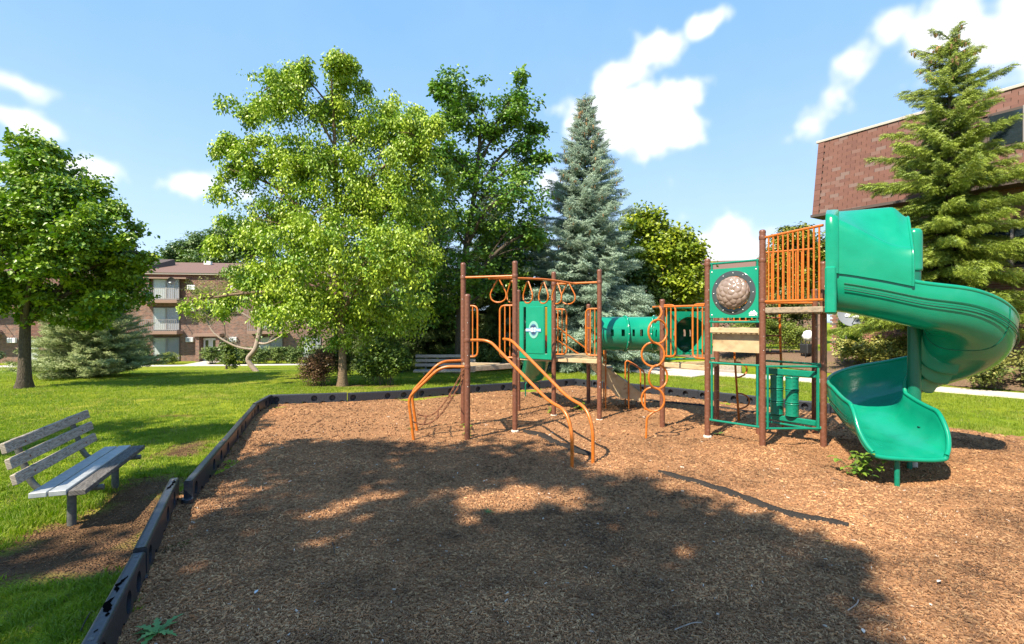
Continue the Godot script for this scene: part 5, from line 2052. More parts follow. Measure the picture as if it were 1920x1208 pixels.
# clumps spread through ellipsoids [x, height, ahead, rx, ry, rz, count]
func spread(lobes: Array, ca: Color, cb: Color, share: float, size: float, gap: float, spill: float) -> PackedFloat32Array:
	var buf := PackedFloat32Array()
	for l in lobes:
		var n := int(l[6] * share)
		var tw := maxi(3, n / 7)
		for k in tw:
			var d := Vector3(rng.randfn(), rng.randfn() * 0.9 + 0.15, rng.randfn()).normalized()
			var tone := clampf(0.5 + 0.55 * nz.get_noise_3d(d.x * 40.0 + l[0] * 30.0, d.y * 40.0, d.z * 40.0) + rf(-0.4, 0.4), 0.0, 1.0)
			var r1 := pow(rng.randf(), 0.4) * (1.0 if rng.randf() < 0.86 else rf(1.02, 1.2))
			var side := Vector3(rng.randfn(), rng.randfn() * 0.5, rng.randfn()).normalized()
			var c := Vector3(l[0], l[1], -l[2])
			for j in 7:
				var f := r1 * (1.0 - 0.07 * j) + rf(-0.03, 0.03)
				var p = c + Vector3(d.x * l[3] * f, d.y * l[4] * f, d.z * l[5] * f) + side * rf(-0.1, 0.1) * l[3] + Vector3(rf(-0.06, 0.06), rf(-0.06, 0.06) - (0.05 * spill * (6 - j)), rf(-0.06, 0.06))
				if nz.get_noise_3d(p.x * 22.0 + 11.0, p.y * 22.0, p.z * 22.0) < gap:
					continue
				var s := size * rf(0.75, 1.3)
				var bs := Basis.from_euler(Vector3(rf(-0.4, 0.4), rf(0, TAU), rf(-0.4, 0.4))).scaled_local(Vector3(s, s, s))
				put(buf, bs, p, ca.lerp(cb, clampf(tone + rf(-0.18, 0.18), 0, 1)) * rf(0.85, 1.12))
	return buf


# trunk along the path, limbs out to the lobes, leaves in the lobes
func broad_tree(called: String, label: String, at: Vector3, o: Dictionary) -> Node3D:
	rng.seed = o.seed
	var t := thing(called, label, o.get("category", "tree"), at, o.get("group", ""))
	var path: Array = smooth(o.trunk, 6)
	var rad := []
	for k in path.size():
		var f := float(k) / (path.size() - 1)
		var flare: float = 1.0 + 0.5 * exp(-maxf(path[k].y, 0.0) * 6.0)
		rad.append(lerpf(o.r, o.r * o.get("taper", 0.25), f) * flare)
	var tb := MB.new()
	tb.tube(path, rad, 16)
	part("trunk", tb, o.bark, t, true)
	for l in o.lobes:
		if l[6] <= 150:
			continue
		var c := Vector3(l[0], l[1], -l[2])
		var want: float = clampf(c.y - 0.75 * Vector2(c.x, c.z).length() - 0.4, o.fork, path[path.size() - 1].y)
		var k := 0
		while k < path.size() - 2 and path[k].y < want:
			k += 1
		var a: Vector3 = path[k]
		var rr: float = minf(rad[k] * 0.75, 0.02 + 0.022 * a.distance_to(c))
		var mid := a.lerp(c, 0.5) + Vector3(rf(-0.15, 0.15), 0.12 * a.distance_to(c), rf(-0.15, 0.15))
		var lp := smooth([a, mid, c, c + (c - mid).normalized() * minf(l[3], l[4]) * 0.5], 5)
		var lr := []
		for j in lp.size():
			lr.append(lerpf(rr, 0.008, float(j) / (lp.size() - 1)))
		var lb := MB.new()
		lb.tube(lp, lr, 8)
		for j in 9:
			var d := Vector3(rng.randfn(), rng.randfn() * 0.8 + 0.2, rng.randfn()).normalized()
			var s: Vector3 = lp[3 + rng.randi() % (lp.size() - 4)]
			var e := c + Vector3(d.x * l[3], d.y * l[4], d.z * l[5]) * 0.72
			var tp := smooth([s, s.lerp(e, 0.5) + Vector3(0, 0.12, 0), e], 3)
			var tr := []
			for q in tp.size():
				tr.append(lerpf(minf(rr * 0.4, 0.02), 0.004, float(q) / (tp.size() - 1)))
			lb.tube(tp, tr, 4, false, false)
		part("limb", lb, o.bark, t, true)
	many("crown", o.leaf, o.get("mat", M.leaf), spread(o.lobes, o.ca, o.cb, o.get("share", 1.0), o.get("size", 1.0), o.get("gap", -0.32), o.get("spill", 0.0)), t)
	return t


# spruce: whorls of drooping boughs carrying sprays
func spruce(called: String, label: String, at: Vector3, o: Dictionary) -> Node3D:
	rng.seed = o.seed
	var t := thing(called, label, "tree", at, o.get("group", ""))
	var tb := MB.new()
	tb.tube([Vector3(0, -0.2, 0), Vector3(0, o.h * 0.5, 0), Vector3(o.get("lean", 0.0), o.h * 0.97, 0)], [o.r, o.r * 0.55, 0.015], 12)
	part("trunk", tb, M.bark, t, true)
	var bb := MB.new()
	var buf := PackedFloat32Array()
	var cones := PackedFloat32Array()
	var y: float = o.low
	while y < o.h * 0.985:
		var f: float = (y - o.low) / (o.h - o.low)
		var reach: float = o.rad * pow(1.0 - f, o.get("shape", 0.85)) + 0.1
		reach *= 1.0 + o.get("wob", 0.25) * nz.get_noise_2d(y * 45.0, o.seed * 10.0)
		var n := int(lerpf(o.get("boughs", 9), 4.0, f))
		var a0 := rf(0, TAU)
		for k in n:
			var a := a0 + TAU * k / n + rf(-0.3, 0.3)
			var l := reach * rf(0.6, 1.15)
			if rng.randf() < 0.07:
				l *= 0.55
			var dr: float = o.droop * (1.0 - f * 1.1) * rf(0.6, 1.35)
			var d := Vector3(cos(a), 0, sin(a))
			var root := Vector3(o.get("lean", 0.0) * f, y + rf(-0.5, 0.5) * o.gap, 0)
			var rise: float = lerpf(0.05, 0.8, clampf(f * 1.25 - 0.25, 0, 1))
			var p := smooth([root, root + d * l * 0.5 + Vector3.UP * l * (rise * 0.4 - dr * 0.3), root + d * l + Vector3.UP * l * (rise * 0.8 - dr * 0.42)], 6)
			bb.tube(p, [0.028, 0.026, 0.024, 0.022, 0.02, 0.018, 0.016, 0.014, 0.012, 0.01, 0.008, 0.006, 0.004].slice(0, p.size()), 4, false, false)
			var count := int(l / o.step) + 2
			for j in count:
				var u := 0.16 + 0.84 * (j + rng.randf()) / count
				var q := u * (p.size() - 1)
				var i0 := mini(int(q), p.size() - 2)
				var pos: Vector3 = p[i0].lerp(p[i0 + 1], q - i0)
				var ad: Vector3 = (p[i0 + 1] - p[i0]).normalized()
				var sd := ad.cross(Vector3.UP).normalized() * (1.0 if j % 2 else -1.0)
				var wide := (1.0 - u * 0.75)
				for m in (2 if u < 0.8 else 1):
					var dd: Vector3 = (ad + sd * rf(0.35, 1.1) * wide + Vector3.UP * (rf(-0.25, 0.2) - o.get("weep", 0.0) * rf(0.3, 1.1))).normalized()
					var s: float = o.size * rf(0.7, 1.15) * lerpf(1.0, 0.62, f)
					var c: Color = o.ca.lerp(o.cb, clampf(0.4 + 0.4 * u + rf(-0.4, 0.4) + 0.5 * nz.get_noise_3d(pos.x * 18.0, pos.y * 18.0, pos.z * 18.0), 0, 1))
					var bs := toward(dd, rf(-1.0, 1.0), s)
					put(buf, bs, pos + sd * l * o.get("tight", 0.13) * wide * m + Vector3.UP * rf(-0.04, 0.05), c)
			if f > o.get("cone_from", 2.0) and rng.randf() < 0.85:
				for j in (4 if f > 0.75 else 2):
					var e: Vector3 = p[p.size() - 1 - rng.randi() % 5]
					put(cones, Basis(Vector3.UP, rf(0, TAU)).scaled_local(Vector3.ONE * rf(0.8, 1.3)), e + Vector3(rf(-0.12, 0.12), -0.06, rf(-0.12, 0.12)), Color(0.34, 0.2, 0.09) * rf(0.7, 1.2))
		y += o.gap * lerpf(1.0, 0.6, f)
	part("boughs", bb, M.bark, t, true, "stuff")
	many("needles", o.spray, M.needle, buf, t)
	if cones.size():
		var cm := MB.new()
		cm.lathe([Vector2(0.0, 0.0), Vector2(0.02, -0.01), Vector2(0.025, -0.05), Vector2(0.018, -0.1), Vector2(0.0, -0.125)], 7)
		many("cones", cm.mesh(), M.tint, cones, t)
	return t


func shrub(called: String, label: String, at: Vector3, lobes: Array, leaf: ArrayMesh, ca: Color, cb: Color, sd: int, size := 1.0, group := "", gap := -0.35, mat: Material = null) -> Node3D:
	rng.seed = sd
	var t := thing(called, label, "shrub", at, group)
	var sb := MB.new()
	for l in lobes:
		for k in 6:
			var p := Vector3(l[0] * 0.55 + rf(-0.1, 0.1), -0.05, -l[2] * 0.55 + rf(-0.1, 0.1))
			var e := Vector3(l[0] + rf(-0.7, 0.7) * l[3], l[1] + rf(-0.2, 0.7) * l[4], -l[2] + rf(-0.7, 0.7) * l[5])
			sb.tube(smooth([p, p.lerp(e, 0.5) + Vector3(0, 0.08, 0), e], 4), 0.008, 5)
	part("stems", sb, M.bark, t, true)
	many("foliage", leaf, mat if mat else M.leaf_dull, spread(lobes, ca, cb, 1.0, size, gap, 0.0), t)
	return t


func build_trees() -> void:
	var birch_leaf := leaf_cluster(1, 10, Vector3(0.15, 0.13, 0.15), 0.085, 0.055, 0.9)
	var maple_leaf := leaf_cluster(2, 9, Vector3(0.17, 0.09, 0.17), 0.12, 0.115, 0.35)
	var silver_leaf := leaf_cluster(3, 9, Vector3(0.2, 0.11, 0.2), 0.13, 0.1, 0.25)
	var far_leaf := leaf_cluster(4, 10, Vector3(0.42, 0.26, 0.42), 0.26, 0.2, 0.4)
	var small_leaf := leaf_cluster(5, 12, Vector3(0.09, 0.08, 0.09), 0.045, 0.034, 0.2)
	var rose_leaf := leaf_cluster(7, 9, Vector3(0.12, 0.1, 0.12), 0.1, 0.075, 0.2)
	var blue_spray := needle_spray(3, 0.36, 0.06, 0.0065, 6)
	var norway_spray := needle_spray(4, 0.3, 0.05, 0.0055, 7)
	var fine_spray := needle_spray(5, 0.22, 0.045, 0.006, 5)

	broad_tree("birch_tree", "tall yellow-green river birch standing between the barberries", P(-4.86, 14.68), {seed = 11, r = 0.125, bark = M.bark_warm, fork = 1.7, leaf = birch_leaf, ca = Color(0.12, 0.25, 0.014), cb = Color(0.46, 0.56, 0.05), size = 1.0, gap = -0.02, spill = 0.9, trunk = [Vector3(0, -0.2, 0), Vector3(-0.02, 1.6, 0), Vector3(-0.12, 4.0, 0.05), Vector3(-0.2, 6.5, 0.0), Vector3(-0.3, 8.4, 0.0)],
		lobes = [[-1.48, 8.18, -0.56, 1.07, 1.15, 1.11, 1249], [-0.26, 8.33, 0.54, 1.15, 1.10, 1.12, 1280], [1.12, 7.65, 0.41, 1.30, 1.15, 1.22, 1474], [2.08, 6.73, -0.38, 0.89, 1.30, 1.09, 1184], [-2.40, 6.65, -0.01, 1.22, 0.84, 1.03, 1075], [-0.64, 6.35, -0.08, 1.76, 1.45, 1.61, 2330], [1.19, 5.43, 0.23, 1.68, 1.53, 1.61, 2343], [-2.09, 4.82, 0.44, 1.45, 1.07, 1.26, 1528], [-0.34, 4.05, -0.63, 1.91, 1.45, 1.68, 2501], [1.65, 3.59, -0.73, 1.30, 1.38, 1.34, 1721], [-2.55, 3.21, 0.52, 1.30, 0.92, 1.11, 1219], [-1.10, 2.52, -0.10, 1.83, 0.95, 1.39, 1681], [0.73, 2.14, 0.40, 1.68, 0.84, 1.26, 1410], [-3.6, 2.5, -0.60, 0.6, 0.3, 0.4, 190], [-3.09, 6.27, 0.30, 0.58, 0.52, 0.55, 379], [-2.91, 8.03, 0.20, 0.34, 0.24, 0.29, 125], [-3.27, 7.14, 0.00, 0.37, 0.24, 0.31, 135], [0.20, 8.95, -0.77, 0.52, 0.40, 0.46, 274], [-1.25, 9.02, -0.08, 0.46, 0.37, 0.41, 230], [-3.47, 6.04, 0.11, 0.34, 0.18, 0.26, 110], [-3.39, 5.66, -0.11, 0.40, 0.15, 0.28, 110], [-3.55, 6.99, 0.12, 0.31, 0.15, 0.23, 110], [-3.09, 8.15, -0.47, 0.34, 0.15, 0.24, 110], [-2.63, 8.30, 0.50, 0.28, 0.18, 0.23, 110], [-2.09, 8.79, 0.52, 0.24, 0.24, 0.24, 110], [-1.48, 8.94, 0.25, 0.21, 0.28, 0.21, 110], [-0.80, 9.03, -0.54, 0.21, 0.24, 0.21, 110], [-0.03, 9.06, 0.03, 0.21, 0.24, 0.21, 110], [0.73, 8.61, -0.28, 0.24, 0.24, 0.24, 110], [1.35, 8.33, -0.40, 0.28, 0.21, 0.24, 110], [1.96, 8.30, 0.72, 0.31, 0.21, 0.26, 110], [2.51, 7.95, 0.79, 0.31, 0.21, 0.26, 110], [2.81, 7.26, -0.73, 0.24, 0.34, 0.24, 110], [2.95, 6.19, 0.58, 0.21, 0.46, 0.21, 110], [2.91, 4.97, 0.17, 0.24, 0.55, 0.24, 110], [2.69, 3.90, -0.19, 0.28, 0.52, 0.28, 110], [2.42, 2.52, -0.35, 0.34, 0.46, 0.34, 110], [1.50, 1.61, 0.28, 0.46, 0.34, 0.40, 110], [-0.03, 1.38, -0.07, 0.46, 0.28, 0.37, 110], [-1.25, 1.53, 0.30, 0.46, 0.31, 0.38, 110], [-2.48, 2.14, 0.26, 0.40, 0.40, 0.40, 110], [-3.39, 4.13, -0.59, 0.40, 0.21, 0.31, 110], [-3.62, 4.97, 0.43, 0.28, 0.15, 0.21, 110], [-2.86, 2.83, 0.77, 0.43, 0.31, 0.37, 110], [-3.82, 2.65, 0.75, 0.34, 0.14, 0.24, 110], [-4.13, 2.74, 0.18, 0.21, 0.12, 0.17, 110], [-3.24, 2.29, -0.73, 0.37, 0.18, 0.28, 110]]})
	broad_tree("maple_tree", "round dark green maple on the lawn with its trunk bare below", P(-13.76, 14.44, lawn_h(-13.76, 14.44)), {seed = 12, r = 0.165, taper = 0.3, bark = M.bark, fork = 1.75, leaf = maple_leaf, ca = Color(0.085, 0.2, 0.014), cb = Color(0.3, 0.4, 0.03), size = 0.8, gap = 0.03, share = 1.15, trunk = [Vector3(0, -0.2, 0), Vector3(0.02, 1.5, 0), Vector3(0.06, 3.2, 0.0), Vector3(0.05, 5.5, 0.1)],
		lobes = [[-0.38, 6.42, 1.00, 1.13, 0.90, 1.02, 1015], [0.23, 5.52, 0.99, 1.50, 1.20, 1.35, 1655], [1.28, 4.92, -0.98, 1.28, 1.13, 1.20, 1365], [2.18, 4.17, -0.91, 1.20, 1.05, 1.13, 1222], [0.68, 3.87, 0.74, 1.65, 1.13, 1.39, 1699], [2.33, 2.96, 0.52, 1.05, 0.83, 0.94, 889], [1.28, 2.51, 0.37, 1.43, 0.78, 1.11, 1099], [-0.38, 2.81, -0.42, 1.20, 0.90, 1.05, 1072], [-1.28, 4.62, 0.23, 1.35, 1.50, 1.43, 1830], [0.08, 6.65, 0.23, 0.68, 0.53, 0.60, 415], [2.78, 3.72, 0.18, 0.63, 0.60, 0.62, 439], [1.80, 3.41, -1.20, 0.90, 0.90, 0.90, 839], [0.23, 4.32, -1.60, 1.35, 1.20, 1.28, 1514], [-0.45, 6.99, -0.06, 0.45, 0.30, 0.38, 150], [0.38, 6.90, -0.20, 0.51, 0.30, 0.41, 150], [0.90, 6.27, -0.58, 0.54, 0.36, 0.45, 150], [1.43, 5.90, 0.59, 0.51, 0.36, 0.44, 150], [1.91, 5.44, -0.79, 0.45, 0.36, 0.41, 150], [2.41, 4.99, 0.00, 0.45, 0.33, 0.39, 150], [2.86, 4.54, 0.64, 0.42, 0.33, 0.38, 150], [3.16, 4.09, -0.67, 0.33, 0.30, 0.32, 150], [3.35, 3.72, 0.09, 0.27, 0.24, 0.26, 150], [3.01, 3.11, 0.19, 0.39, 0.27, 0.33, 150], [2.75, 2.51, -0.73, 0.39, 0.24, 0.32, 150], [2.26, 2.14, -0.19, 0.45, 0.21, 0.33, 150], [1.58, 1.83, 0.33, 0.51, 0.21, 0.36, 150], [0.68, 1.94, -0.08, 0.51, 0.21, 0.36, 150], [-0.08, 2.06, 0.36, 0.45, 0.21, 0.33, 150], [-0.75, 2.29, -0.55, 0.51, 0.24, 0.38, 150], [0.23, 6.12, -0.42, 0.75, 0.45, 0.60, 150], [0.98, 4.92, -0.62, 0.75, 0.45, 0.60, 150], [1.88, 4.47, 0.01, 0.69, 0.42, 0.56, 150], [1.58, 3.41, 0.68, 0.90, 0.39, 0.65, 150]]})
	broad_tree("silver_maple_tree", "silver maple with long grey limbs rising behind the overhead rings", P(-1.94, 19.0), {seed = 13, r = 0.2, taper = 0.2, bark = M.bark, fork = 2.2, leaf = silver_leaf, ca = Color(0.065, 0.18, 0.026), cb = Color(0.25, 0.39, 0.055), size = 0.9, gap = 0.1, share = 0.75, trunk = [Vector3(0, -0.2, 0), Vector3(0.03, 2.2, 0), Vector3(0.25, 4.6, 0.05), Vector3(0.6, 7.0, 0.0), Vector3(0.8, 9.4, 0.0)],
		lobes = [[-0.04, 9.55, -0.58, 0.89, 1.39, 1.14, 932], [0.85, 9.25, 0.10, 0.99, 1.23, 1.11, 919], [2.04, 9.35, -0.29, 1.09, 1.19, 1.14, 970], [2.43, 7.87, 0.23, 0.89, 1.09, 0.99, 759], [0.36, 7.47, 0.28, 1.58, 1.39, 1.48, 1520], [1.94, 6.48, -0.96, 1.39, 1.19, 1.29, 1190], [-0.44, 5.69, -1.07, 1.58, 1.58, 1.58, 1703], [1.35, 5.10, 0.74, 1.78, 1.39, 1.58, 1680], [2.53, 5.10, -0.53, 0.79, 0.89, 0.84, 579], [-0.04, 3.51, -0.58, 1.78, 1.29, 1.53, 1578], [1.74, 3.51, 1.09, 1.39, 0.99, 1.19, 1019], [-1.23, 2.72, -0.07, 1.39, 1.19, 1.29, 1190], [-0.34, 10.34, 0.74, 0.44, 0.63, 0.53, 260], [2.24, 10.14, -0.05, 0.44, 0.67, 0.55, 274], [2.93, 9.05, 0.31, 0.44, 0.51, 0.47, 218], [-0.32, 10.54, -0.44, 0.22, 0.71, 0.22, 150], [0.12, 10.40, 0.74, 0.24, 0.67, 0.24, 150], [0.85, 10.08, -0.60, 0.26, 0.79, 0.26, 150], [1.54, 9.55, 0.33, 0.28, 0.83, 0.28, 150], [2.26, 10.28, -0.66, 0.24, 0.79, 0.24, 150], [2.81, 9.41, -0.40, 0.26, 0.63, 0.26, 150], [1.98, 8.86, 0.80, 0.40, 0.59, 0.40, 150], [3.01, 7.87, -0.46, 0.51, 0.26, 0.39, 150], [3.17, 6.98, 0.23, 0.51, 0.24, 0.38, 150], [2.93, 5.99, -0.07, 0.59, 0.28, 0.44, 150], [1.25, 8.86, -0.07, 0.32, 0.67, 0.32, 150], [0.46, 9.75, -0.01, 0.28, 0.59, 0.28, 150], [2.73, 5.10, -0.49, 0.67, 0.28, 0.47, 150], [2.43, 7.27, 0.53, 0.59, 0.28, 0.44, 150], [-0.71, 10.14, -0.66, 0.24, 0.51, 0.24, 150], [2.53, 8.66, -0.43, 0.24, 0.67, 0.24, 150], [-0.83, 7.87, -0.77, 1.19, 1.39, 1.29, 1190]]})
	broad_tree("yellow_maple_tree", "yellow-green maple beside the blue spruce, over the crawl tube", P(6.51, 24.5), {seed = 14, r = 0.14, bark = M.bark, fork = 1.2, leaf = silver_leaf, ca = Color(0.15, 0.23, 0.012), cb = Color(0.42, 0.47, 0.03), size = 1.15, gap = -0.15, trunk = [Vector3(-0.3, -0.2, 0), Vector3(-0.1, 1.6, 0), Vector3(0.4, 3.6, 0.0), Vector3(0.3, 5.6, 0.0)],
		lobes = [[-0.38, 6.42, -0.58, 1.15, 0.97, 1.06, 679], [0.64, 5.27, -0.87, 1.53, 1.22, 1.38, 1058], [1.79, 5.01, -0.23, 1.02, 1.02, 1.02, 642], [-0.38, 4.50, -0.76, 1.40, 1.28, 1.34, 1017], [1.15, 3.48, -0.95, 1.58, 1.22, 1.40, 1088], [2.17, 3.74, -0.22, 0.66, 1.02, 0.84, 445], [0.00, 2.72, 0.92, 1.40, 0.89, 1.15, 751], [-0.89, 5.78, 0.66, 0.77, 1.02, 0.89, 502], [1.91, 2.46, 0.58, 0.89, 0.77, 0.83, 448], [-1.40, 3.99, -0.61, 0.77, 1.53, 1.15, 709]]})
	broad_tree("olive_tree_crown", "olive-green roadside tree seen through the orange tower bars", P(18.0, 32.0, 0.2), {seed = 15, r = 0.16, bark = M.bark, fork = 1.8, leaf = far_leaf, ca = Color(0.14, 0.17, 0.02), cb = Color(0.34, 0.32, 0.04), size = 0.75, share = 0.75, gap = -0.3, trunk = [Vector3(0, -0.2, 0), Vector3(0.1, 2.0, 0), Vector3(0, 4.5, 0)],
		lobes = [[-0.17, 6.85, 0.27, 1.27, 1.13, 1.20, 843], [1.00, 5.68, 0.53, 1.50, 1.67, 1.58, 1350], [-1.00, 5.35, 0.65, 1.00, 1.50, 1.25, 875], [0.00, 4.02, 0.97, 2.00, 1.50, 1.75, 1577]]})
	broad_tree("backyard_tree", "big green tree rising behind the brick apartment roof", P(-39.67, 68.0, -1.7), {seed = 16, r = 0.4, bark = M.bark, fork = 5.0, leaf = far_leaf, ca = Color(0.09, 0.16, 0.05), cb = Color(0.2, 0.28, 0.09), size = 1.35, share = 0.42, gap = -0.25, trunk = [Vector3(0, -0.3, 0), Vector3(0.2, 6.0, 0), Vector3(0.4, 12.0, 0)],
		lobes = [[-4.96, 12.23, 0.65, 2.98, 1.98, 2.48, 1356], [-1.42, 13.65, 0.71, 3.54, 2.41, 2.98, 1855], [2.83, 14.36, -0.03, 3.54, 2.98, 3.26, 2220], [5.67, 12.94, -0.52, 3.19, 2.83, 3.01, 1947], [0.71, 11.53, -1.10, 4.25, 1.77, 3.01, 1668]]})
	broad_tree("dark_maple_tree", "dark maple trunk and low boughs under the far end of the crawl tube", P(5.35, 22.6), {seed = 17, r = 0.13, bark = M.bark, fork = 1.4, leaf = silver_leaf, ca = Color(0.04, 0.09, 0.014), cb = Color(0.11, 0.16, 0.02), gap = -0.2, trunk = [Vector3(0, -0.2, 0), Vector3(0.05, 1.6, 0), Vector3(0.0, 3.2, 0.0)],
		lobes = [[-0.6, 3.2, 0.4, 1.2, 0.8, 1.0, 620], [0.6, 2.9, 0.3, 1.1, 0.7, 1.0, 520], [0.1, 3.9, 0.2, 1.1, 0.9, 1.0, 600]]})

	# twisted old crab tree, half bare
	crab_tree()

	# spruces
	spruce("blue_spruce_tree", "tall blue spruce with tan cones behind the ring ladder posts", P(2.85, 20.2), {seed = 21, h = 10.75, low = 0.35, rad = 3.05, r = 0.17, shape = 1.0, droop = 0.66, gap = 0.22, step = 0.085, boughs = 14, size = 1.3, weep = 0.3, lean = 0.06, cone_from = 0.42, spray = blue_spray, ca = Color(0.12, 0.2, 0.13), cb = Color(0.36, 0.47, 0.34)})
	spruce("norway_spruce_tree", "yellow-green Norway spruce against the shingled wall behind the slide", P(13.35, 15.6, 0.45), {seed = 22, h = 10.2, low = 2.0, rad = 2.4, r = 0.18, shape = 0.62, droop = 0.75, gap = 0.3, step = 0.042, boughs = 10, size = 1.3, weep = 0.9, wob = 0.9, tight = 0.09, cone_from = 0.8, spray = norway_spray, ca = Color(0.07, 0.13, 0.014), cb = Color(0.34, 0.42, 0.05)})
	spruce("young_blue_spruce_tree", "broad low young spruce beside the round maple's trunk", P(-15.2, 18.5, lawn_h(-15.2, 18.5)), {seed = 23, h = 3.1, low = 0.12, rad = 2.0, r = 0.07, shape = 0.42, droop = -0.1, gap = 0.13, step = 0.075, boughs = 14, size = 1.0, weep = -0.25, wob = 0.5, spray = blue_spray, ca = Color(0.12, 0.19, 0.035), cb = Color(0.42, 0.48, 0.2)})
	for s in [[-3.6, 21.5, 7.2, 2.5, "dark hemlock behind the birch and the far bench", 24], [-0.9, 22.8, 7.8, 2.3, "dark hemlock behind the arch climber and silver maple", 25], [-6.2, 23.5, 7.0, 2.2, "dark hemlock at the back of the birch by the hedge", 26], [0.9, 23.5, 6.5, 2.1, "dark hemlock behind the logo panel beside the blue spruce", 27]]:
		spruce("hemlock_tree", s[4], P(s[0], s[1], lawn_h(s[0], s[1])), {seed = s[5], h = s[2], low = 0.25, rad = s[3], r = 0.13, shape = 0.7, droop = 0.5, gap = 0.27, step = 0.12, boughs = 11, size = 1.6, weep = 0.6, spray = blue_spray, ca = Color(0.03, 0.055, 0.012), cb = Color(0.12, 0.17, 0.03)})

	# shrubs
	shrub("barberry_shrub", "reddish purple barberry at the foot of the birch, nearest the lawn", P(-5.55, 14.75), [[-0.15, 0.45, 0.0, 0.52, 0.5, 0.45, 700], [0.1, 0.75, 0.1, 0.4, 0.35, 0.4, 420]], small_leaf, Color(0.145, 0.065, 0.043), Color(0.246, 0.160, 0.072), 31)
	shrub("barberry_shrub", "dark green upright bush touching the birch trunk", P(-5.02, 15.0), [[0, 0.6, 0.0, 0.3, 0.6, 0.3, 520]], small_leaf, Color(0.043, 0.080, 0.017), Color(0.131, 0.145, 0.029), 32)
	shrub("burning_bush", "vase shaped green bush between the birch trunk and the far bench", P(-3.75, 14.95), [[-0.25, 0.65, 0.0, 0.5, 0.5, 0.45, 620], [0.35, 0.75, 0.0, 0.45, 0.45, 0.45, 520], [0.05, 1.05, 0.1, 0.5, 0.35, 0.45, 460]], rose_leaf, Color(0.051, 0.109, 0.017), Color(0.174, 0.246, 0.029), 33, 0.85)
	var hg := "clipped hedges along the brick apartments"
	for s in [[-23.6, 41.4, "hedge beside the white entrance doors"], [-21.0, 41.6, "hedge behind the twisted half bare tree"], [-18.4, 41.8, "hedge between the twisted tree and the pale patio door"], [-15.0, 42.0, "hedge end behind the reddish barberry"]]:
		shrub("hedge", "green " + s[2], P(s[0], s[1], lawn_h(s[0], s[1])), [[-0.8, 0.7, 0, 0.9, 0.75, 0.7, 330], [0.7, 0.75, 0, 0.9, 0.8, 0.7, 330], [0, 0.9, 0.1, 0.8, 0.7, 0.6, 240]], far_leaf, Color(0.072, 0.131, 0.029), Color(0.203, 0.261, 0.058), 34 + int(s[1]), 0.5, hg)
	shrub("juniper_bush", "spreading juniper under the apartment balconies", P(-31.0, 41.2, lawn_h(-31.0, 41.2)), [[-1.0, 0.9, 0, 1.2, 0.9, 0.9, 420], [0.5, 1.0, 0, 1.1, 1.0, 0.9, 420], [1.3, 0.7, 0.2, 0.7, 0.7, 0.7, 240]], far_leaf, Color(0.072, 0.145, 0.043), Color(0.217, 0.290, 0.087), 41, 0.5)
	shrub("round_bush", "small round yellow-green bush beside the red tricycle", P(-27.9, 41.6, lawn_h(-27.9, 41.6)), [[0, 0.5, 0, 0.75, 0.55, 0.6, 320]], far_leaf, Color(0.145, 0.203, 0.029), Color(0.290, 0.319, 0.058), 42, 0.42)
	shrub("round_bush", "dark bush at the doorway of the far wing behind the maple", P(-40.5, 39.4, lawn_h(-40.5, 39.4)), [[0, 0.7, 0, 1.2, 0.75, 0.8, 420]], far_leaf, Color(0.043, 0.087, 0.029), Color(0.131, 0.174, 0.043), 43, 0.5)
	shrub("juniper_bush", "flat topped juniper beyond the drums, lit from above", P(10.05, 20.3, 0.45), [[-1.1, 0.75, 0.0, 0.95, 0.62, 0.8, 900], [0.1, 0.95, 0.0, 1.05, 0.68, 0.8, 1000], [1.0, 0.8, -0.2, 0.7, 0.6, 0.7, 600]], small_leaf, Color(0.102, 0.160, 0.017), Color(0.275, 0.319, 0.043), 44, 1.25)
	shrub("yew_bush", "dark rounded yew behind the juniper, level with the tower deck", P(12.2, 23.6, 0.6), [[-1.4, 1.6, 0, 1.4, 1.1, 1.0, 620], [0.6, 1.8, 0, 1.5, 1.2, 1.0, 660]], rose_leaf, Color(0.051, 0.087, 0.014), Color(0.189, 0.203, 0.043), 45, 1.2)
	shrub("arborvitae", "bright upright arborvitae right behind the dish on its pole", P(12.75, 19.35, 0.55), [[0, 0.55, 0, 0.5, 0.6, 0.5, 700], [0.02, 1.3, 0, 0.42, 0.7, 0.42, 600]], small_leaf, Color(0.087, 0.189, 0.017), Color(0.275, 0.406, 0.029), 46, 1.1)
	shrub("rose_bush", "sprawling rose bush with yellowing leaves behind the slide's post", P(12.55, 17.1, 0.5), [[-0.9, 0.4, 0.2, 0.7, 0.4, 0.6, 520], [0.2, 0.5, 0.1, 0.85, 0.46, 0.7, 620], [1.1, 0.55, 0.1, 0.75, 0.5, 0.65, 540], [-0.3, 0.25, -0.4, 0.8, 0.3, 0.5, 320]], rose_leaf, Color(0.102, 0.160, 0.029), Color(0.435, 0.377, 0.087), 47, 0.9, "", -0.1)
	shrub("rose_bush", "low bush with bare twigs right of the slide's outer turn", P(13.3, 13.55, 0.15), [[-0.6, 0.4, 0.1, 0.65, 0.4, 0.5, 460], [0.5, 0.5, 0.0, 0.8, 0.5, 0.6, 520]], rose_leaf, Color(0.102, 0.145, 0.029), Color(0.290, 0.275, 0.072), 48, 0.85, "", -0.05)
	shrub("yew_bush", "low green shrub behind the short green slide", P(-0.1, 19.6), [[-0.8, 0.5, 0, 0.9, 0.55, 0.6, 420], [0.8, 0.55, 0, 0.9, 0.6, 0.6, 420]], rose_leaf, Color(0.058, 0.116, 0.022), Color(0.232, 0.261, 0.058), 49, 1.0)
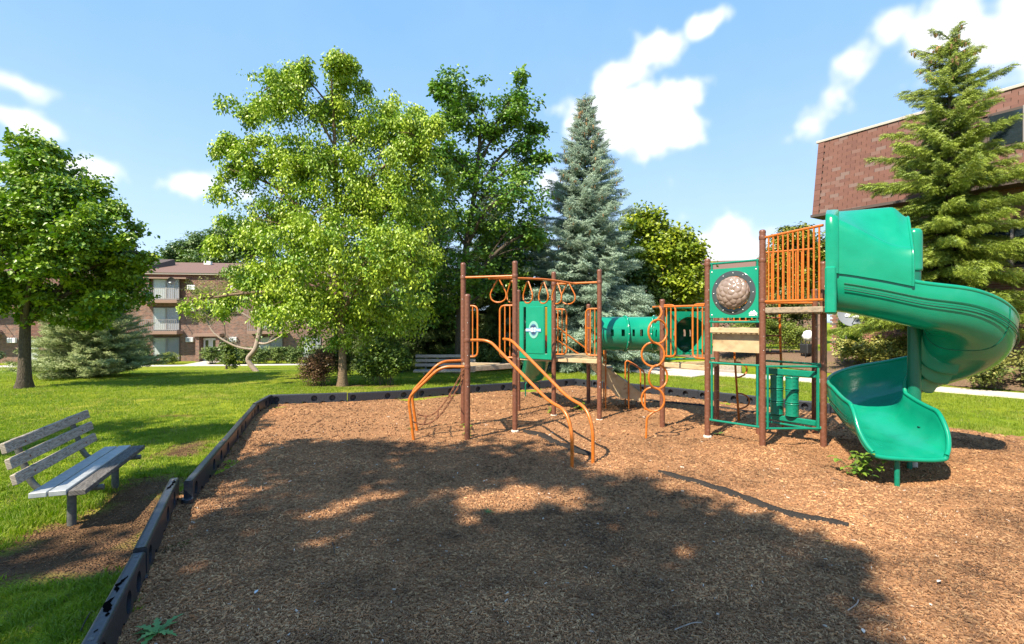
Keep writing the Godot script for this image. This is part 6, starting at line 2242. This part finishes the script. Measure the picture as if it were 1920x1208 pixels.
	# sapling beside the entrance walk
	broad_tree("sapling", "thin sapling with a collar of green shoots by the entrance walk", P(-16.9, 30.3, lawn_h(-16.9, 30.3)), {seed = 51, r = 0.05, bark = M.bark, fork = 1.8, leaf = rose_leaf, ca = Color(0.06, 0.11, 0.02), cb = Color(0.16, 0.2, 0.03), size = 1.3, gap = -0.2, trunk = [Vector3(0, -0.2, 0), Vector3(-0.05, 1.6, 0), Vector3(-0.15, 3.2, 0.0)],
		lobes = [[0.25, 0.6, 0.0, 0.4, 0.6, 0.4, 190], [0.1, 1.3, 0.0, 0.35, 0.5, 0.35, 120], [-0.35, 3.4, 0.0, 1.3, 0.75, 0.9, 260], [0.5, 4.0, 0.0, 1.0, 0.6, 0.8, 190]]})
	# the trees behind the photographer that shade the chips
	broad_tree("shade_tree", "tall maple behind the photographer that shades the wood chips", P(-9.6, -5.6), {seed = 61, r = 0.3, bark = M.bark, fork = 5.0, leaf = maple_leaf, mat = M.leaf, ca = Color(0.05, 0.11, 0.014), cb = Color(0.12, 0.19, 0.025), size = 1.9, gap = -0.22, trunk = [Vector3(0, -0.2, 0), Vector3(0.1, 4.0, 0), Vector3(0.8, 8.0, -0.6), Vector3(1.4, 12.2, -1.0)],
		lobes = SHADE})


func crab_tree() -> void:
	rng.seed = 71
	var at := P(-11.75, 23.2, lawn_h(-11.75, 23.2))
	var t := thing("crab_tree", "twisted old tree with a pale bent trunk and half bare branches", "tree", at)
	var tb := MB.new()
	tb.tube(smooth([Vector3(0.25, -0.1, 0), Vector3(-0.12, 0.35, 0), Vector3(-0.2, 0.62, 0.0), Vector3(0.12, 1.0, 0.05), Vector3(0.25, 1.5, 0), Vector3(0.35, 2.0, 0.0), Vector3(0.5, 2.7, 0)], 5), 0.11, 12)
	for k in tb.v.size():
		pass
	part("trunk", tb, M.bark_pale, t, true)
	var ends := []
	for l in [[Vector3(0.1, 1.0, 0), Vector3(-0.7, 1.15, 0.1), Vector3(-1.7, 1.75, 0.1), Vector3(-2.15, 2.6, 0.0), Vector3(-2.3, 3.3, 0.0)], [Vector3(0.25, 1.3, 0), Vector3(0.75, 1.3, 0.2), Vector3(1.5, 1.7, 0.2), Vector3(2.0, 2.2, 0.1)], [Vector3(0.35, 1.9, 0), Vector3(1.0, 2.0, -0.2), Vector3(1.9, 2.35, -0.2), Vector3(2.4, 2.5, -0.1)], [Vector3(0.35, 2.1, 0), Vector3(-0.3, 2.6, 0.2), Vector3(-1.0, 3.0, 0.2), Vector3(-1.6, 3.6, 0.3)], [Vector3(0.5, 2.6, 0), Vector3(0.2, 3.3, 0.0), Vector3(-0.5, 4.2, 0.0), Vector3(-0.8, 4.9, 0.1)], [Vector3(0.5, 2.6, 0), Vector3(0.9, 3.3, 0.0), Vector3(1.2, 4.2, 0.0)]]:
		var p := smooth(l, 5)
		var r := []
		for k in p.size():
			r.append(lerpf(0.06, 0.012, float(k) / (p.size() - 1)))
		var lb := MB.new()
		lb.tube(p, r, 8)
		for k in 16:
			var s: Vector3 = p[2 + rng.randi() % (p.size() - 2)]
			var e := s + Vector3(rf(-0.6, 0.6), rf(-0.1, 0.7), rf(-0.5, 0.5))
			var m := s.lerp(e, 0.5) + Vector3(rf(-0.1, 0.1), rf(0, 0.15), 0)
			lb.tube(smooth([s, m, e], 3), 0.008, 4, false, false)
			for j in 2:
				var e2 := m + Vector3(rf(-0.4, 0.4), rf(-0.1, 0.4), rf(-0.4, 0.4))
				lb.tube([m, e2], 0.005, 3, false, false)
			ends.append(e)
		part("limb", lb, M.bark_pale, t, true)
	var leaf := leaf_cluster(75, 12, Vector3(0.18, 0.08, 0.18), 0.06, 0.04, 0.1)
	many("crown", leaf, M.leaf_dull, spread([[-1.9, 3.7, 0.0, 1.1, 0.6, 0.8, 420], [-1.0, 4.2, 0.0, 1.0, 0.6, 0.8, 330], [-2.6, 3.0, 0.1, 0.6, 0.5, 0.6, 170], [0.4, 4.0, 0.0, 0.9, 0.5, 0.7, 90], [-2.3, 2.4, 0.1, 0.6, 0.4, 0.5, 120]], Color(0.16, 0.22, 0.035), Color(0.36, 0.36, 0.08), 1.0, 1.0, -0.1, 0.0), t)


# ---------------------------------------------------------------- buildings

const UL := Vector2(0.990, 0.140)   # along the far left facade
const OL := Vector2(-32.5, 44.65)
const DR := Vector2(0.536, -0.844)  # along the wall on the right, towards the viewer
const OR := Vector2(12.27, 20.8)


# u along, out towards the viewer, h above that building's ground
func wl(u: float, out: float, h: float) -> Vector3:
	var p := OL + UL * u + Vector2(UL.y, -UL.x) * out
	return P(p.x, p.y, h - 1.66)


func wr(t: float, out: float, h: float) -> Vector3:
	var p := OR + DR * t + Vector2(-0.844, -0.536) * out
	return P(p.x, p.y, h)


func slab_l(b: MB, u0: float, u1: float, o0: float, o1: float, h0: float, h1: float, bev := 0.0) -> void:
	var x := Vector3(UL.x, 0, -UL.y)
	b.box(Transform3D(Basis(x, Vector3.UP, x.cross(Vector3.UP)), (wl(u0, o0, h0) + wl(u1, o1, h1)) * 0.5), Vector3(u1 - u0, h1 - h0, absf(o1 - o0)), bev)


func sliding_door(t: Node3D, u0: float, u1: float, h0: float, high: float) -> void:
	var fb := MB.new()
	slab_l(fb, u0, u1, 0.0, 0.05, h0 - 0.02, h0 + high + 0.06)
	var w := part("window", fb, M.soffit, t)
	for k in 2:
		var a := lerpf(u0, u1, 0.03 + 0.485 * k)
		var c := lerpf(u0, u1, 0.485 + 0.485 * k)
		var cb := MB.new()
		for j in 9:
			slab_l(cb, lerpf(a, c, j / 9.0), lerpf(a, c, (j + 0.88) / 9.0), 0.052, 0.06, h0 + 0.05, h0 + high)
		part("blind", cb, M.curtain if k == 0 else M.grey, w)
		var fr := MB.new()
		slab_l(fr, a - 0.03, a + 0.03, 0.05, 0.1, h0, h0 + high)
		slab_l(fr, c - 0.03, c + 0.03, 0.05, 0.1, h0, h0 + high)
		slab_l(fr, a, c, 0.05, 0.1, h0, h0 + 0.07)
		slab_l(fr, a, c, 0.05, 0.1, h0 + high - 0.06, h0 + high)
		part("frame", fr, M.rail, w)
		var pb := MB.new()
		pb.flat([wl(a, 0.085, h0 + 0.07), wl(c, 0.085, h0 + 0.07), wl(c, 0.085, h0 + high - 0.06), wl(a, 0.085, h0 + high - 0.06)], Vector3(0, 0, 1))
		part("pane", pb, M.pane, w)


func balcony(t: Node3D, u0: float, u1: float, h: float) -> void:
	var sb := MB.new()
	slab_l(sb, u0, u1, 0.0, 1.15, h - 0.27, h, 0.01)
	var s := part("balcony", sb, M.slab, t)
	var rb := MB.new()
	for hh in [0.1, 0.98]:
		slab_l(rb, u0 + 0.04, u1 - 0.04, 1.07, 1.11, h + hh - 0.02, h + hh + 0.02)
		for e in [u0 + 0.04, u1 - 0.08]:
			slab_l(rb, e, e + 0.04, 0.0, 1.07, h + hh - 0.02, h + hh + 0.02)
	part("railing", rb, M.rail, s)
	for k in 19:
		var u := lerpf(u0 + 0.06, u1 - 0.06, k / 18.0)
		var bb := MB.new()
		slab_l(bb, u - 0.016, u + 0.016, 1.075, 1.105, h, h + 0.98)
		part("baluster", bb, M.rail, s)


func conditioner(t: Node3D, u: float, h: float) -> void:
	var b := MB.new()
	slab_l(b, u, u + 0.62, 0.0, 0.24, h, h + 0.42, 0.02)
	var a := part("air_conditioner", b, M.white, t)
	b = MB.new()
	for k in 5:
		slab_l(b, u + 0.06, u + 0.36, 0.24, 0.25, h + 0.06 + k * 0.065, h + 0.095 + k * 0.065)
	part("grille", b, M.grey, a)


func build_left_building() -> void:
	var t := thing("apartment_building", "long three storey brick apartment block with balconies across the lawn", "building", wl(2.0, -3.0, 0.0))
	var b := MB.new()
	slab_l(b, -18.0, 20.0, -10.0, 0.0, -0.3, 5.45)
	part("wall", b, M.brick_far, t)
	# top storey clad in shingles, leaning back a little
	b = MB.new()
	for seg in [[-18.0, 0.75], [3.75, 9.3], [12.2, 20.0]]:
		b.flat([wl(seg[0], 0.06, 5.3), wl(seg[1], 0.06, 5.3), wl(seg[1], -0.22, 7.72), wl(seg[0], -0.22, 7.72)], Vector3(0, 0, 1))
	for seg in [[0.75, 3.75], [9.3, 12.2]]:
		b.flat([wl(seg[0], -0.15, 7.25), wl(seg[1], -0.15, 7.25), wl(seg[1], -0.22, 7.72), wl(seg[0], -0.22, 7.72)], Vector3(0, 0, 1))
	part("shingle_cladding", b, M.shingle_far, t)
	for seg in [[0.75, 3.75], [9.3, 12.2]]:
		b = MB.new()
		slab_l(b, seg[0], seg[1], -0.5, -0.3, 5.4, 7.5)
		slab_l(b, seg[0] - 0.1, seg[0] + 0.01, -0.5, 0.0, 5.4, 7.4)
		slab_l(b, seg[1] - 0.01, seg[1] + 0.1, -0.5, 0.0, 5.4, 7.4)
		part("recess", b, M.brick_far, t)
	b = MB.new()
	slab_l(b, 0.55, 4.0, -0.1, 0.55, 7.28, 7.4)
	slab_l(b, 9.1, 12.5, -0.1, 0.55, 7.28, 7.4)
	part("canopy", b, M.slab, t)
	b = MB.new()
	slab_l(b, -18.2, 20.2, -0.3, 0.12, 7.7, 7.86)
	part("fascia", b, M.fascia, t)
	b = MB.new()
	b.flat([wl(-18.3, 0.18, 7.84), wl(20.3, 0.18, 7.84), wl(20.3, -5.0, 9.3), wl(-18.3, -5.0, 9.3)], Vector3.UP)
	b.flat([wl(-18.3, -10.2, 7.84), wl(20.3, -10.2, 7.84), wl(20.3, -5.0, 9.3), wl(-18.3, -5.0, 9.3)], Vector3.UP)
	var roof := part("roof", b, M.roof_far, t)
	b = MB.new()
	b.flat([wl(-8.0, 0.2, 7.95), wl(-0.6, 0.2, 7.95), wl(1.2, -3.4, 9.4), wl(-8.0, -3.4, 9.4)], Vector3(0, 1, 0))
	b.flat([wl(-0.6, 0.2, 7.95), wl(1.2, -3.4, 9.4), wl(1.3, -3.4, 8.9), wl(-0.4, 0.2, 7.7)], Vector3(1, 0, 0))
	part("gable", b, M.soffit, roof)
	b = MB.new()
	slab_l(b, 3.6, 4.2, -4.2, -3.8, 9.0, 9.35)
	part("roof_vent", b, M.white, roof)
	for h in [2.72, 5.42]:
		balcony(t, 0.52, 3.55, h)
		balcony(t, 9.2, 12.3, h)
		balcony(t, -14.0, -10.6, h)
	for bay in [[1.1, 3.28], [9.7, 11.9], [-13.4, -11.2]]:
		for h in [0.15, 2.78]:
			sliding_door(t, bay[0], bay[1], h, 2.0)
	for bay in [[1.1, 3.28], [9.7, 11.9]]:
		var keep := OL
		sliding_door(t, bay[0], bay[1], 5.48, 1.8)
	sliding_door(t, 13.6, 15.2, 0.15, 2.0)
	for c in [[3.83, 1.75], [7.4, 1.75], [-10.1, 1.75], [3.95, 4.45], [3.95, 6.35], [7.5, 4.45], [7.5, 6.3]]:
		conditioner(t, c[0], c[1])
	# entrance
	b = MB.new()
	slab_l(b, 4.86, 5.16, 0.0, 0.75, -0.2, 2.25)
	slab_l(b, 6.5, 6.8, 0.0, 0.75, -0.2, 2.25)
	part("pier", b, M.brick_far, t)
	b = MB.new()
	slab_l(b, 4.75, 6.9, 0.0, 0.95, 2.25, 2.5)
	part("porch_roof", b, M.slab, t)
	for k in 2:
		var u := 5.22 + k * 0.62
		b = MB.new()
		slab_l(b, u, u + 0.6, 0.0, 0.06, 0.05, 2.1, 0.01)
		var d := part("door", b, M.white_door, t)
		b = MB.new()
		slab_l(b, u + 0.17, u + 0.42, 0.06, 0.07, 0.95, 1.9)
		part("pane", b, M.glass, d)
		b = MB.new()
		slab_l(b, u + (0.52 if k == 0 else 0.04), u + (0.56 if k == 0 else 0.08), 0.06, 0.11, 0.98, 1.1)
		part("handle", b, M.steel, d)
	b = MB.new()
	slab_l(b, -9.0, -7.9, 0.0, 0.06, 0.0, 2.1, 0.01)
	part("door", b, M.white_door, t)
	b = MB.new()
	slab_l(b, -9.1, -6.6, 0.02, 0.1, 2.15, 3.9)
	part("shingle_panel", b, M.shingle_far, t)
	# dish on the upper balcony rail
	var dd := thing("satellite_dish", "dark satellite dish clamped to the uppermost balcony railing", "satellite dish", wl(3.3, 1.1, 5.42))
	dish(dd, wl(3.1, 1.1, 7.05), Vector3(0.3, -0.1, 1.0), 0.3, M.dark, [wl(3.35, 1.09, 5.5), wl(3.35, 1.09, 6.9), wl(3.12, 1.0, 7.02)])
	# red tricycle by the patio
	var tr := thing("tricycle", "small red tricycle on the patio beside the round bush", "tricycle", wl(2.55, 1.6, 0.05))
	for w in [[2.25, 0.13], [2.85, 0.2]]:
		b = MB.new()
		var ring := []
		for k in 14:
			ring.append(wl(w[0] + cos(TAU * k / 14) * w[1], 1.6, 0.06 + w[1] + sin(TAU * k / 14) * w[1]))
		b.tube(ring, 0.035, 6, true)
		part("wheel", b, M.dark, tr)
	b = MB.new()
	b.tube([wl(2.25, 1.6, 0.25), wl(2.5, 1.6, 0.4), wl(2.85, 1.6, 0.62), wl(2.8, 1.6, 0.8)], 0.045, 6)
	b.tube([wl(2.85, 1.6, 0.26), wl(2.82, 1.6, 0.7)], 0.04, 6)
	part("frame", b, M.red, tr)
	b = MB.new()
	slab_l(b, 2.3, 2.6, 1.48, 1.72, 0.42, 0.5, 0.03)
	slab_l(b, 2.26, 2.33, 1.48, 1.72, 0.45, 0.75, 0.03)
	part("seat", b, M.red, tr)


func dish(t: Node3D, at: Vector3, face: Vector3, r: float, m: Material, mast: Array) -> void:
	var bs := toward(face, 0.0)
	var b := MB.new()
	var prof := []
	for k in 9:
		var q := k / 8.0
		prof.append(Vector2(q * r, 0.16 * r * q * q))
	b.lathe(prof, 32, Transform3D(bs, at))
	prof = []
	for k in 9:
		var q := 1.0 - k / 8.0
		prof.append(Vector2(q * r, 0.16 * r * q * q - 0.018))
	b.lathe(prof, 32, Transform3D(bs, at))
	b.tube(ring_points(bs, at + bs.y * 0.15 * r, r), 0.011, 6, true)
	part("reflector", b, m, t)
	b = MB.new()
	b.tube(mast, 0.027, 10)
	part("mast", b, M.steel, t)
	var arm_end := at + bs.y * r * 1.15 - Vector3.UP * r * 0.62 - bs.x * 0.0
	b = MB.new()
	b.tube([at - Vector3.UP * r * 0.9, arm_end], 0.016, 8)
	var arm := part("arm", b, M.grey, t)
	b = MB.new()
	b.box(Transform3D(bs, arm_end + Vector3.UP * 0.05), Vector3(0.17, 0.12, 0.1), 0.02)
	part("receiver", b, M.white, arm)


func ring_points(bs: Basis, c: Vector3, r: float) -> Array:
	var out := []
	for k in 32:
		out.append(c + (bs.x * cos(TAU * k / 32) + bs.z * sin(TAU * k / 32)) * r)
	return out


func build_right_building() -> void:
	rng.seed = 88
	var t := thing("mansard_building", "brick apartment building with a dark red shingled mansard behind the spruce", "building", wr(6.0, -3.0, 0.3))
	var x := Vector3(DR.x, 0, -DR.y)
	var n := Vector3(-0.844, 0, 0.536)
	var bs := Basis(x, Vector3.UP, x.cross(Vector3.UP))
	# the wall: mortar behind, bricks proud of it
	var b := MB.new()
	b.box(Transform3D(bs, wr(7.2, -5.61, 3.1)), Vector3(13.6, 6.2, 10.0), 0.0)
	var wall := part("wall", b, M.mortar, t)
	var bl := 0.245
	var bh := 0.081
	var brick := MB.new()
	brick.box(Transform3D.IDENTITY, Vector3(bl - 0.012, bh - 0.013, 0.03), 0.0)
	var brick_m := brick.mesh()
	var tones := [Color(0.27, 0.125, 0.085), Color(0.31, 0.15, 0.1), Color(0.24, 0.11, 0.075), Color(0.34, 0.19, 0.135), Color(0.12, 0.095, 0.09), Color(0.29, 0.16, 0.11)]
	var mats := []
	for c in tones:
		mats.append(plain(c, 0.9))
	var buf := PackedFloat32Array()
	var shown := 0
	for row in 74:
		var h := 0.15 + row * bh
		var k := 0
		var u := 0.45 + (bl * 0.5 if row % 2 else 0.0)
		while u < 13.8:
			var near: bool = u > 1.5 and u < 4.9 and ((h > 1.45 and h < 2.3) or (h > 2.95 and h < 4.25))
			var ti := rng.randi() % tones.size()
			if ti == 4 and rng.randf() < 0.45:
				ti = 0
			var at := wr(u, -0.598 + rf(-0.002, 0.003), h)
			if near and shown < 296:
				var o := part("brick", brick_m, mats[ti], wall)
				o.transform = Transform3D(bs, at)
				shown += 1
			else:
				put(buf, bs, at - t.position, tones[ti] * rf(0.88, 1.12))
			u += bl
	many("bricks", brick_m, M.tint, buf, t)
	# soffit and mansard
	b = MB.new()
	b.box(Transform3D(bs, wr(7.0, -0.42, 6.15)), Vector3(14.2, 0.1, 1.0), 0.0)
	part("soffit", b, M.soffit, t)
	b = MB.new()
	b.flat([wr(-0.02, -0.02, 6.1), wr(14.0, -0.02, 6.1), wr(14.0, -0.53, 9.2), wr(-0.02, -0.53, 9.2)], n)
	b.flat([wr(-0.02, -0.02, 6.1), wr(-0.02, -0.53, 9.2), wr(-0.02, -9.0, 9.2), wr(-0.02, -9.0, 6.1)], -x)
	b.flat([wr(-0.02, -0.53, 9.2), wr(14.0, -0.53, 9.2), wr(14.0, -9.0, 9.3), wr(-0.02, -9.0, 9.3)], Vector3.UP)
	var man := part("mansard_roof", b, M.soffit, t)
	var slope := (wr(0, -0.5, 9.2) - wr(0, 0, 6.1))
	var sl := slope.length()
	var up := slope.normalized()
	var rows := 23
	var ex := sl / rows
	var tab := 0.338
	var sh := MB.new()
	sh.box(Transform3D(Basis(Vector3.RIGHT, 0.05), Vector3.ZERO), Vector3(tab - 0.014, ex * 1.08, 0.024), 0.0)
	var sh_m := sh.mesh()
	var stones := [Color(0.155, 0.072, 0.053), Color(0.168, 0.079, 0.058), Color(0.142, 0.066, 0.05), Color(0.18, 0.1, 0.078), Color(0.162, 0.075, 0.054), Color(0.18, 0.118, 0.098)]
	var shingle_grain := noise_image(66, 0.2, 128, 128, 3)
	var smats := []
	for c in stones:
		smats.append(worn(shingle_grain, [c * 0.75, c, c * 1.2], 0.6, 0.95))
	var fb := Basis(x, up, x.cross(up))
	var sbuf := PackedFloat32Array()
	shown = 0
	for r in rows:
		var u := tab * (0.5 if r % 2 else 0.0) + 0.22
		while u < 13.9:
			var skip: bool = u > 5.1 and u < 8.1 and r > 7 and r < 18
			var at := wr(0, 0, 6.1) + x * u + up * (ex * (r + 0.45)) + fb.z * 0.016
			var ti: int = [0, 1, 2, 0, 4, 1, 3, 4, 0, 5][rng.randi() % 10]
			if not skip:
				if u < 4.45 and shown < 298:
					var o := part("shingle", sh_m, smats[ti], man)
					o.transform = Transform3D(fb, at)
					shown += 1
				else:
					put(sbuf, fb, at - t.position, stones[ti] * rf(0.9, 1.1))
			u += tab
	many("shingles", sh_m, M.tint, sbuf, t)
	# corner ridge of overlapping caps
	for k in 14:
		var cb := MB.new()
		cb.box(Transform3D(fb.rotated(x, 0.0), wr(0, 0, 6.1) + x * 0.07 + up * (sl * (k + 0.5) / 14.0) + fb.z * 0.045), Vector3(0.24, sl / 14.0 * 1.06, 0.014), 0.0)
		part("ridge_cap", cb, smats[k % 3], man)
	b = MB.new()
	b.box(Transform3D(bs, wr(1.92, -0.47, 9.26)), Vector3(4.1, 0.1, 0.1), 0.01)
	b.box(Transform3D(bs, wr(9.1, -0.47, 9.24)), Vector3(9.8, 0.1, 0.1), 0.01)
	part("fascia", b, M.fascia, t)
	b = MB.new()
	b.box(Transform3D(bs, wr(4.05, -0.42, 9.22)), Vector3(0.22, 0.22, 0.3), 0.02)
	part("downspout_head", b, M.dark, t)
	# windows under the spruce boughs
	for w in [[5.3, 7.9, 7.35, 8.5, -0.22], [5.0, 7.4, 3.6, 5.0, -0.56]]:
		var wb := MB.new()
		wb.box(Transform3D(bs, (wr(w[0], w[4] - 0.1, w[2]) + wr(w[1], w[4] - 0.1, w[3])) * 0.5), Vector3(w[1] - w[0], w[3] - w[2], 0.3), 0.0)
		var win := part("window", wb, M.soffit, t)
		for k in 3:
			var a := lerpf(w[0], w[1], k / 3.0) + 0.05
			var c := lerpf(w[0], w[1], (k + 1) / 3.0) - 0.05
			var gb := MB.new()
			gb.box(Transform3D(bs, (wr(a, w[4] + 0.055, w[2] + 0.06) + wr(c, w[4] + 0.055, w[3] - 0.08)) * 0.5), Vector3(c - a, w[3] - w[2] - 0.14, 0.012), 0.0)
			part("pane", gb, M.glass, win)
			var fr := MB.new()
			fr.box(Transform3D(bs, wr(c + 0.05, w[4] + 0.07, (w[2] + w[3]) * 0.5)), Vector3(0.06, w[3] - w[2], 0.06), 0.0)
			part("frame", fr, M.rail, win)
	b = MB.new()
	b.box(Transform3D(bs, wr(6.2, -0.5, 3.5)), Vector3(2.7, 0.1, 0.2), 0.01)
	part("sill", b, M.fascia, t)

	# house with a brown roof beyond the play tower
	var ho := thing("house", "low brown roofed house beyond the bubble panel tower", "house", P(19.5, 47.0, 0.0))
	b = MB.new()
	b.box(Transform3D(Basis(Vector3.UP, -0.15), P(19.5, 47.0, 2.3)), Vector3(14.0, 4.8, 7.0), 0.0)
	part("wall", b, M.brick_far, ho)
	b = MB.new()
	for sg in [-1.0, 1.0]:
		var q := []
		for c in [[-7.6, 4.2 * sg, 4.4], [7.6, 4.2 * sg, 4.4], [7.6, 0.0, 7.5], [-7.6, 0.0, 7.5]]:
			q.append(P(19.5, 47.0, 0.0) + Basis(Vector3.UP, -0.15) * Vector3(c[0], c[2], c[1]))
		b.flat(q, Vector3.UP)
	part("roof", b, M.roof_far, ho)

	# dish on its pole in the shrub bed
	var pd := P(11.85, 18.15, 0)
	pd.y = lawn_h(11.85, 18.15)
	var dd := thing("satellite_dish", "grey satellite dish on a thin pole in the shrub bed below the slide", "satellite dish", pd)
	dish(dd, pd + Vector3(0.1, 1.48, 0.05), Vector3(-0.18, 0.42, 1.0), 0.41, M.grey, [pd - Vector3.UP * 0.3, pd + Vector3(0, 1.3, 0), pd + Vector3(0.08, 1.5, -0.03)])
	var fbs := toward(Vector3(-0.18, 0.42, 1.0), 0.0)
	var tm := words("dish", 0.13, 0.006, "Droid Sans", true)
	mesh_part("lettering", tm, M.white, dd, Transform3D(Basis(fbs.x, -fbs.z, fbs.y) if fbs.z.y < 0 else Basis(-fbs.x, fbs.z, fbs.y), Vector3(0.1, 1.48, 0.05) + fbs.y * 0.035 + Vector3.UP * 0.02))
	# covered grill by the juniper
	var gp := P(10.95, 18.95, 0)
	gp.y = lawn_h(10.95, 18.95)
	var gr := thing("grill", "black kettle cart with a white bag on top beside the juniper", "grill", gp)
	for sx in [-0.16, 0.16]:
		for sz in [-0.14, 0.14]:
			b = MB.new()
			b.tube([gp + Vector3(sx, -0.05, sz), gp + Vector3(sx, 0.62, sz)], 0.016, 6)
			part("leg", b, M.dark, gr)
	b = MB.new()
	b.box(Transform3D(Basis(Vector3.UP, 0.3), gp + Vector3(0, 0.3, 0)), Vector3(0.42, 0.36, 0.36), 0.03)
	part("body", b, M.dark, gr)
	b = MB.new()
	var rows2 := []
	for j in 9:
		var row := PackedVector3Array()
		for i in 18:
			var th := PI * (j + 0.02) / 8.04
			var d := Vector3(sin(th) * cos(TAU * i / 18), cos(th), sin(th) * sin(TAU * i / 18))
			row.append(gp + Vector3(0.02, 0.78, 0) + d * (0.2 + 0.05 * nz.get_noise_3d(d.x * 90.0, d.y * 90.0, d.z * 90.0)))
		rows2.append(row)
	b.grid(rows2, true, false)
	part("bag", b, M.white, gr)
	# timber edged bed on the pad
	var pl := thing("planter_edging", "low weathered timber edging on the concrete pad beside the walk", "planter", P(6.4, 19.9, 0.0))
	for s in [[Vector2(5.9, 20.1), Vector2(8.3, 18.5), 0.26], [Vector2(6.6, 19.45), Vector2(8.0, 18.35), 0.12]]:
		b = MB.new()
		b.bar(P(s[0].x, s[0].y, s[2] * 0.5), P(s[1].x, s[1].y, s[2] * 0.5), 0.14, s[2], 0.012)
		part("timber", b, M.wood_far if s[2] < 0.2 else M.wood, pl)


func _ready() -> void:
	# camera
	var cam := Camera3D.new()
	cam.name = "camera"
	cam.fov = rad_to_deg(2.0 * atan(604.0 / 960.0))
	cam.position = Vector3(0, 1.85, 0)
	cam.near = 0.05
	cam.far = 2000.0
	cam.current = true
	add_child(cam)
	# sky
	var env := Environment.new()
	env.background_mode = Environment.BG_SKY
	env.sky = Sky.new()
	var sky := PanoramaSkyMaterial.new()
	sky.panorama = ImageTexture.create_from_image(sky_image())
	sky.energy_multiplier = 0.78
	env.sky.sky_material = sky
	env.tonemap_mode = Environment.TONE_MAPPER_LINEAR
	env.tonemap_exposure = 2.12
	env.sdfgi_enabled = true
	env.ssao_enabled = true
	env.ssil_enabled = true
	var we := WorldEnvironment.new()
	we.name = "environment"
	we.environment = env
	add_child(we)
	# sun, behind the viewer's left shoulder
	var sun := DirectionalLight3D.new()
	sun.name = "sun"
	sun.light_energy = 1.55
	sun.light_color = Color(1.0, 0.955, 0.88)
	sun.light_angular_distance = 0.53
	sun.shadow_enabled = true
	add_child(sun)
	sun.look_at_from_position(Vector3.ZERO, Vector3(0.64, -1.11, -0.77), Vector3.UP)

	nz.seed = 7
	nz.noise_type = FastNoiseLite.TYPE_SIMPLEX_SMOOTH
	nz.frequency = 0.05
	nz.fractal_octaves = 3
	for p in BED:
		bed_poly.append(p)
	make_materials()
	build_ground()
	build_left_building()
	build_right_building()
	build_trees()
	rng.seed = 3
	build_timbers()
	bench("weathered wood bench with two metal seat planks beside the bare path", P(-4.23, 5.2, lawn_h(-4.23, 5.2)), atan2(0.93, -0.37), 1.74, [M.alu, M.alu, M.wood_dark], M.wood)
	bench("grey wooden bench beyond the back border, under the silver maple", P(-2.05, 15.6, lawn_h(-2.05, 15.6)), 0.06, 1.86, [M.wood_far, M.wood_far, M.wood_far], M.wood_far)
	build_play_structure()
	build_litter()
	build_chips()
	build_grass()
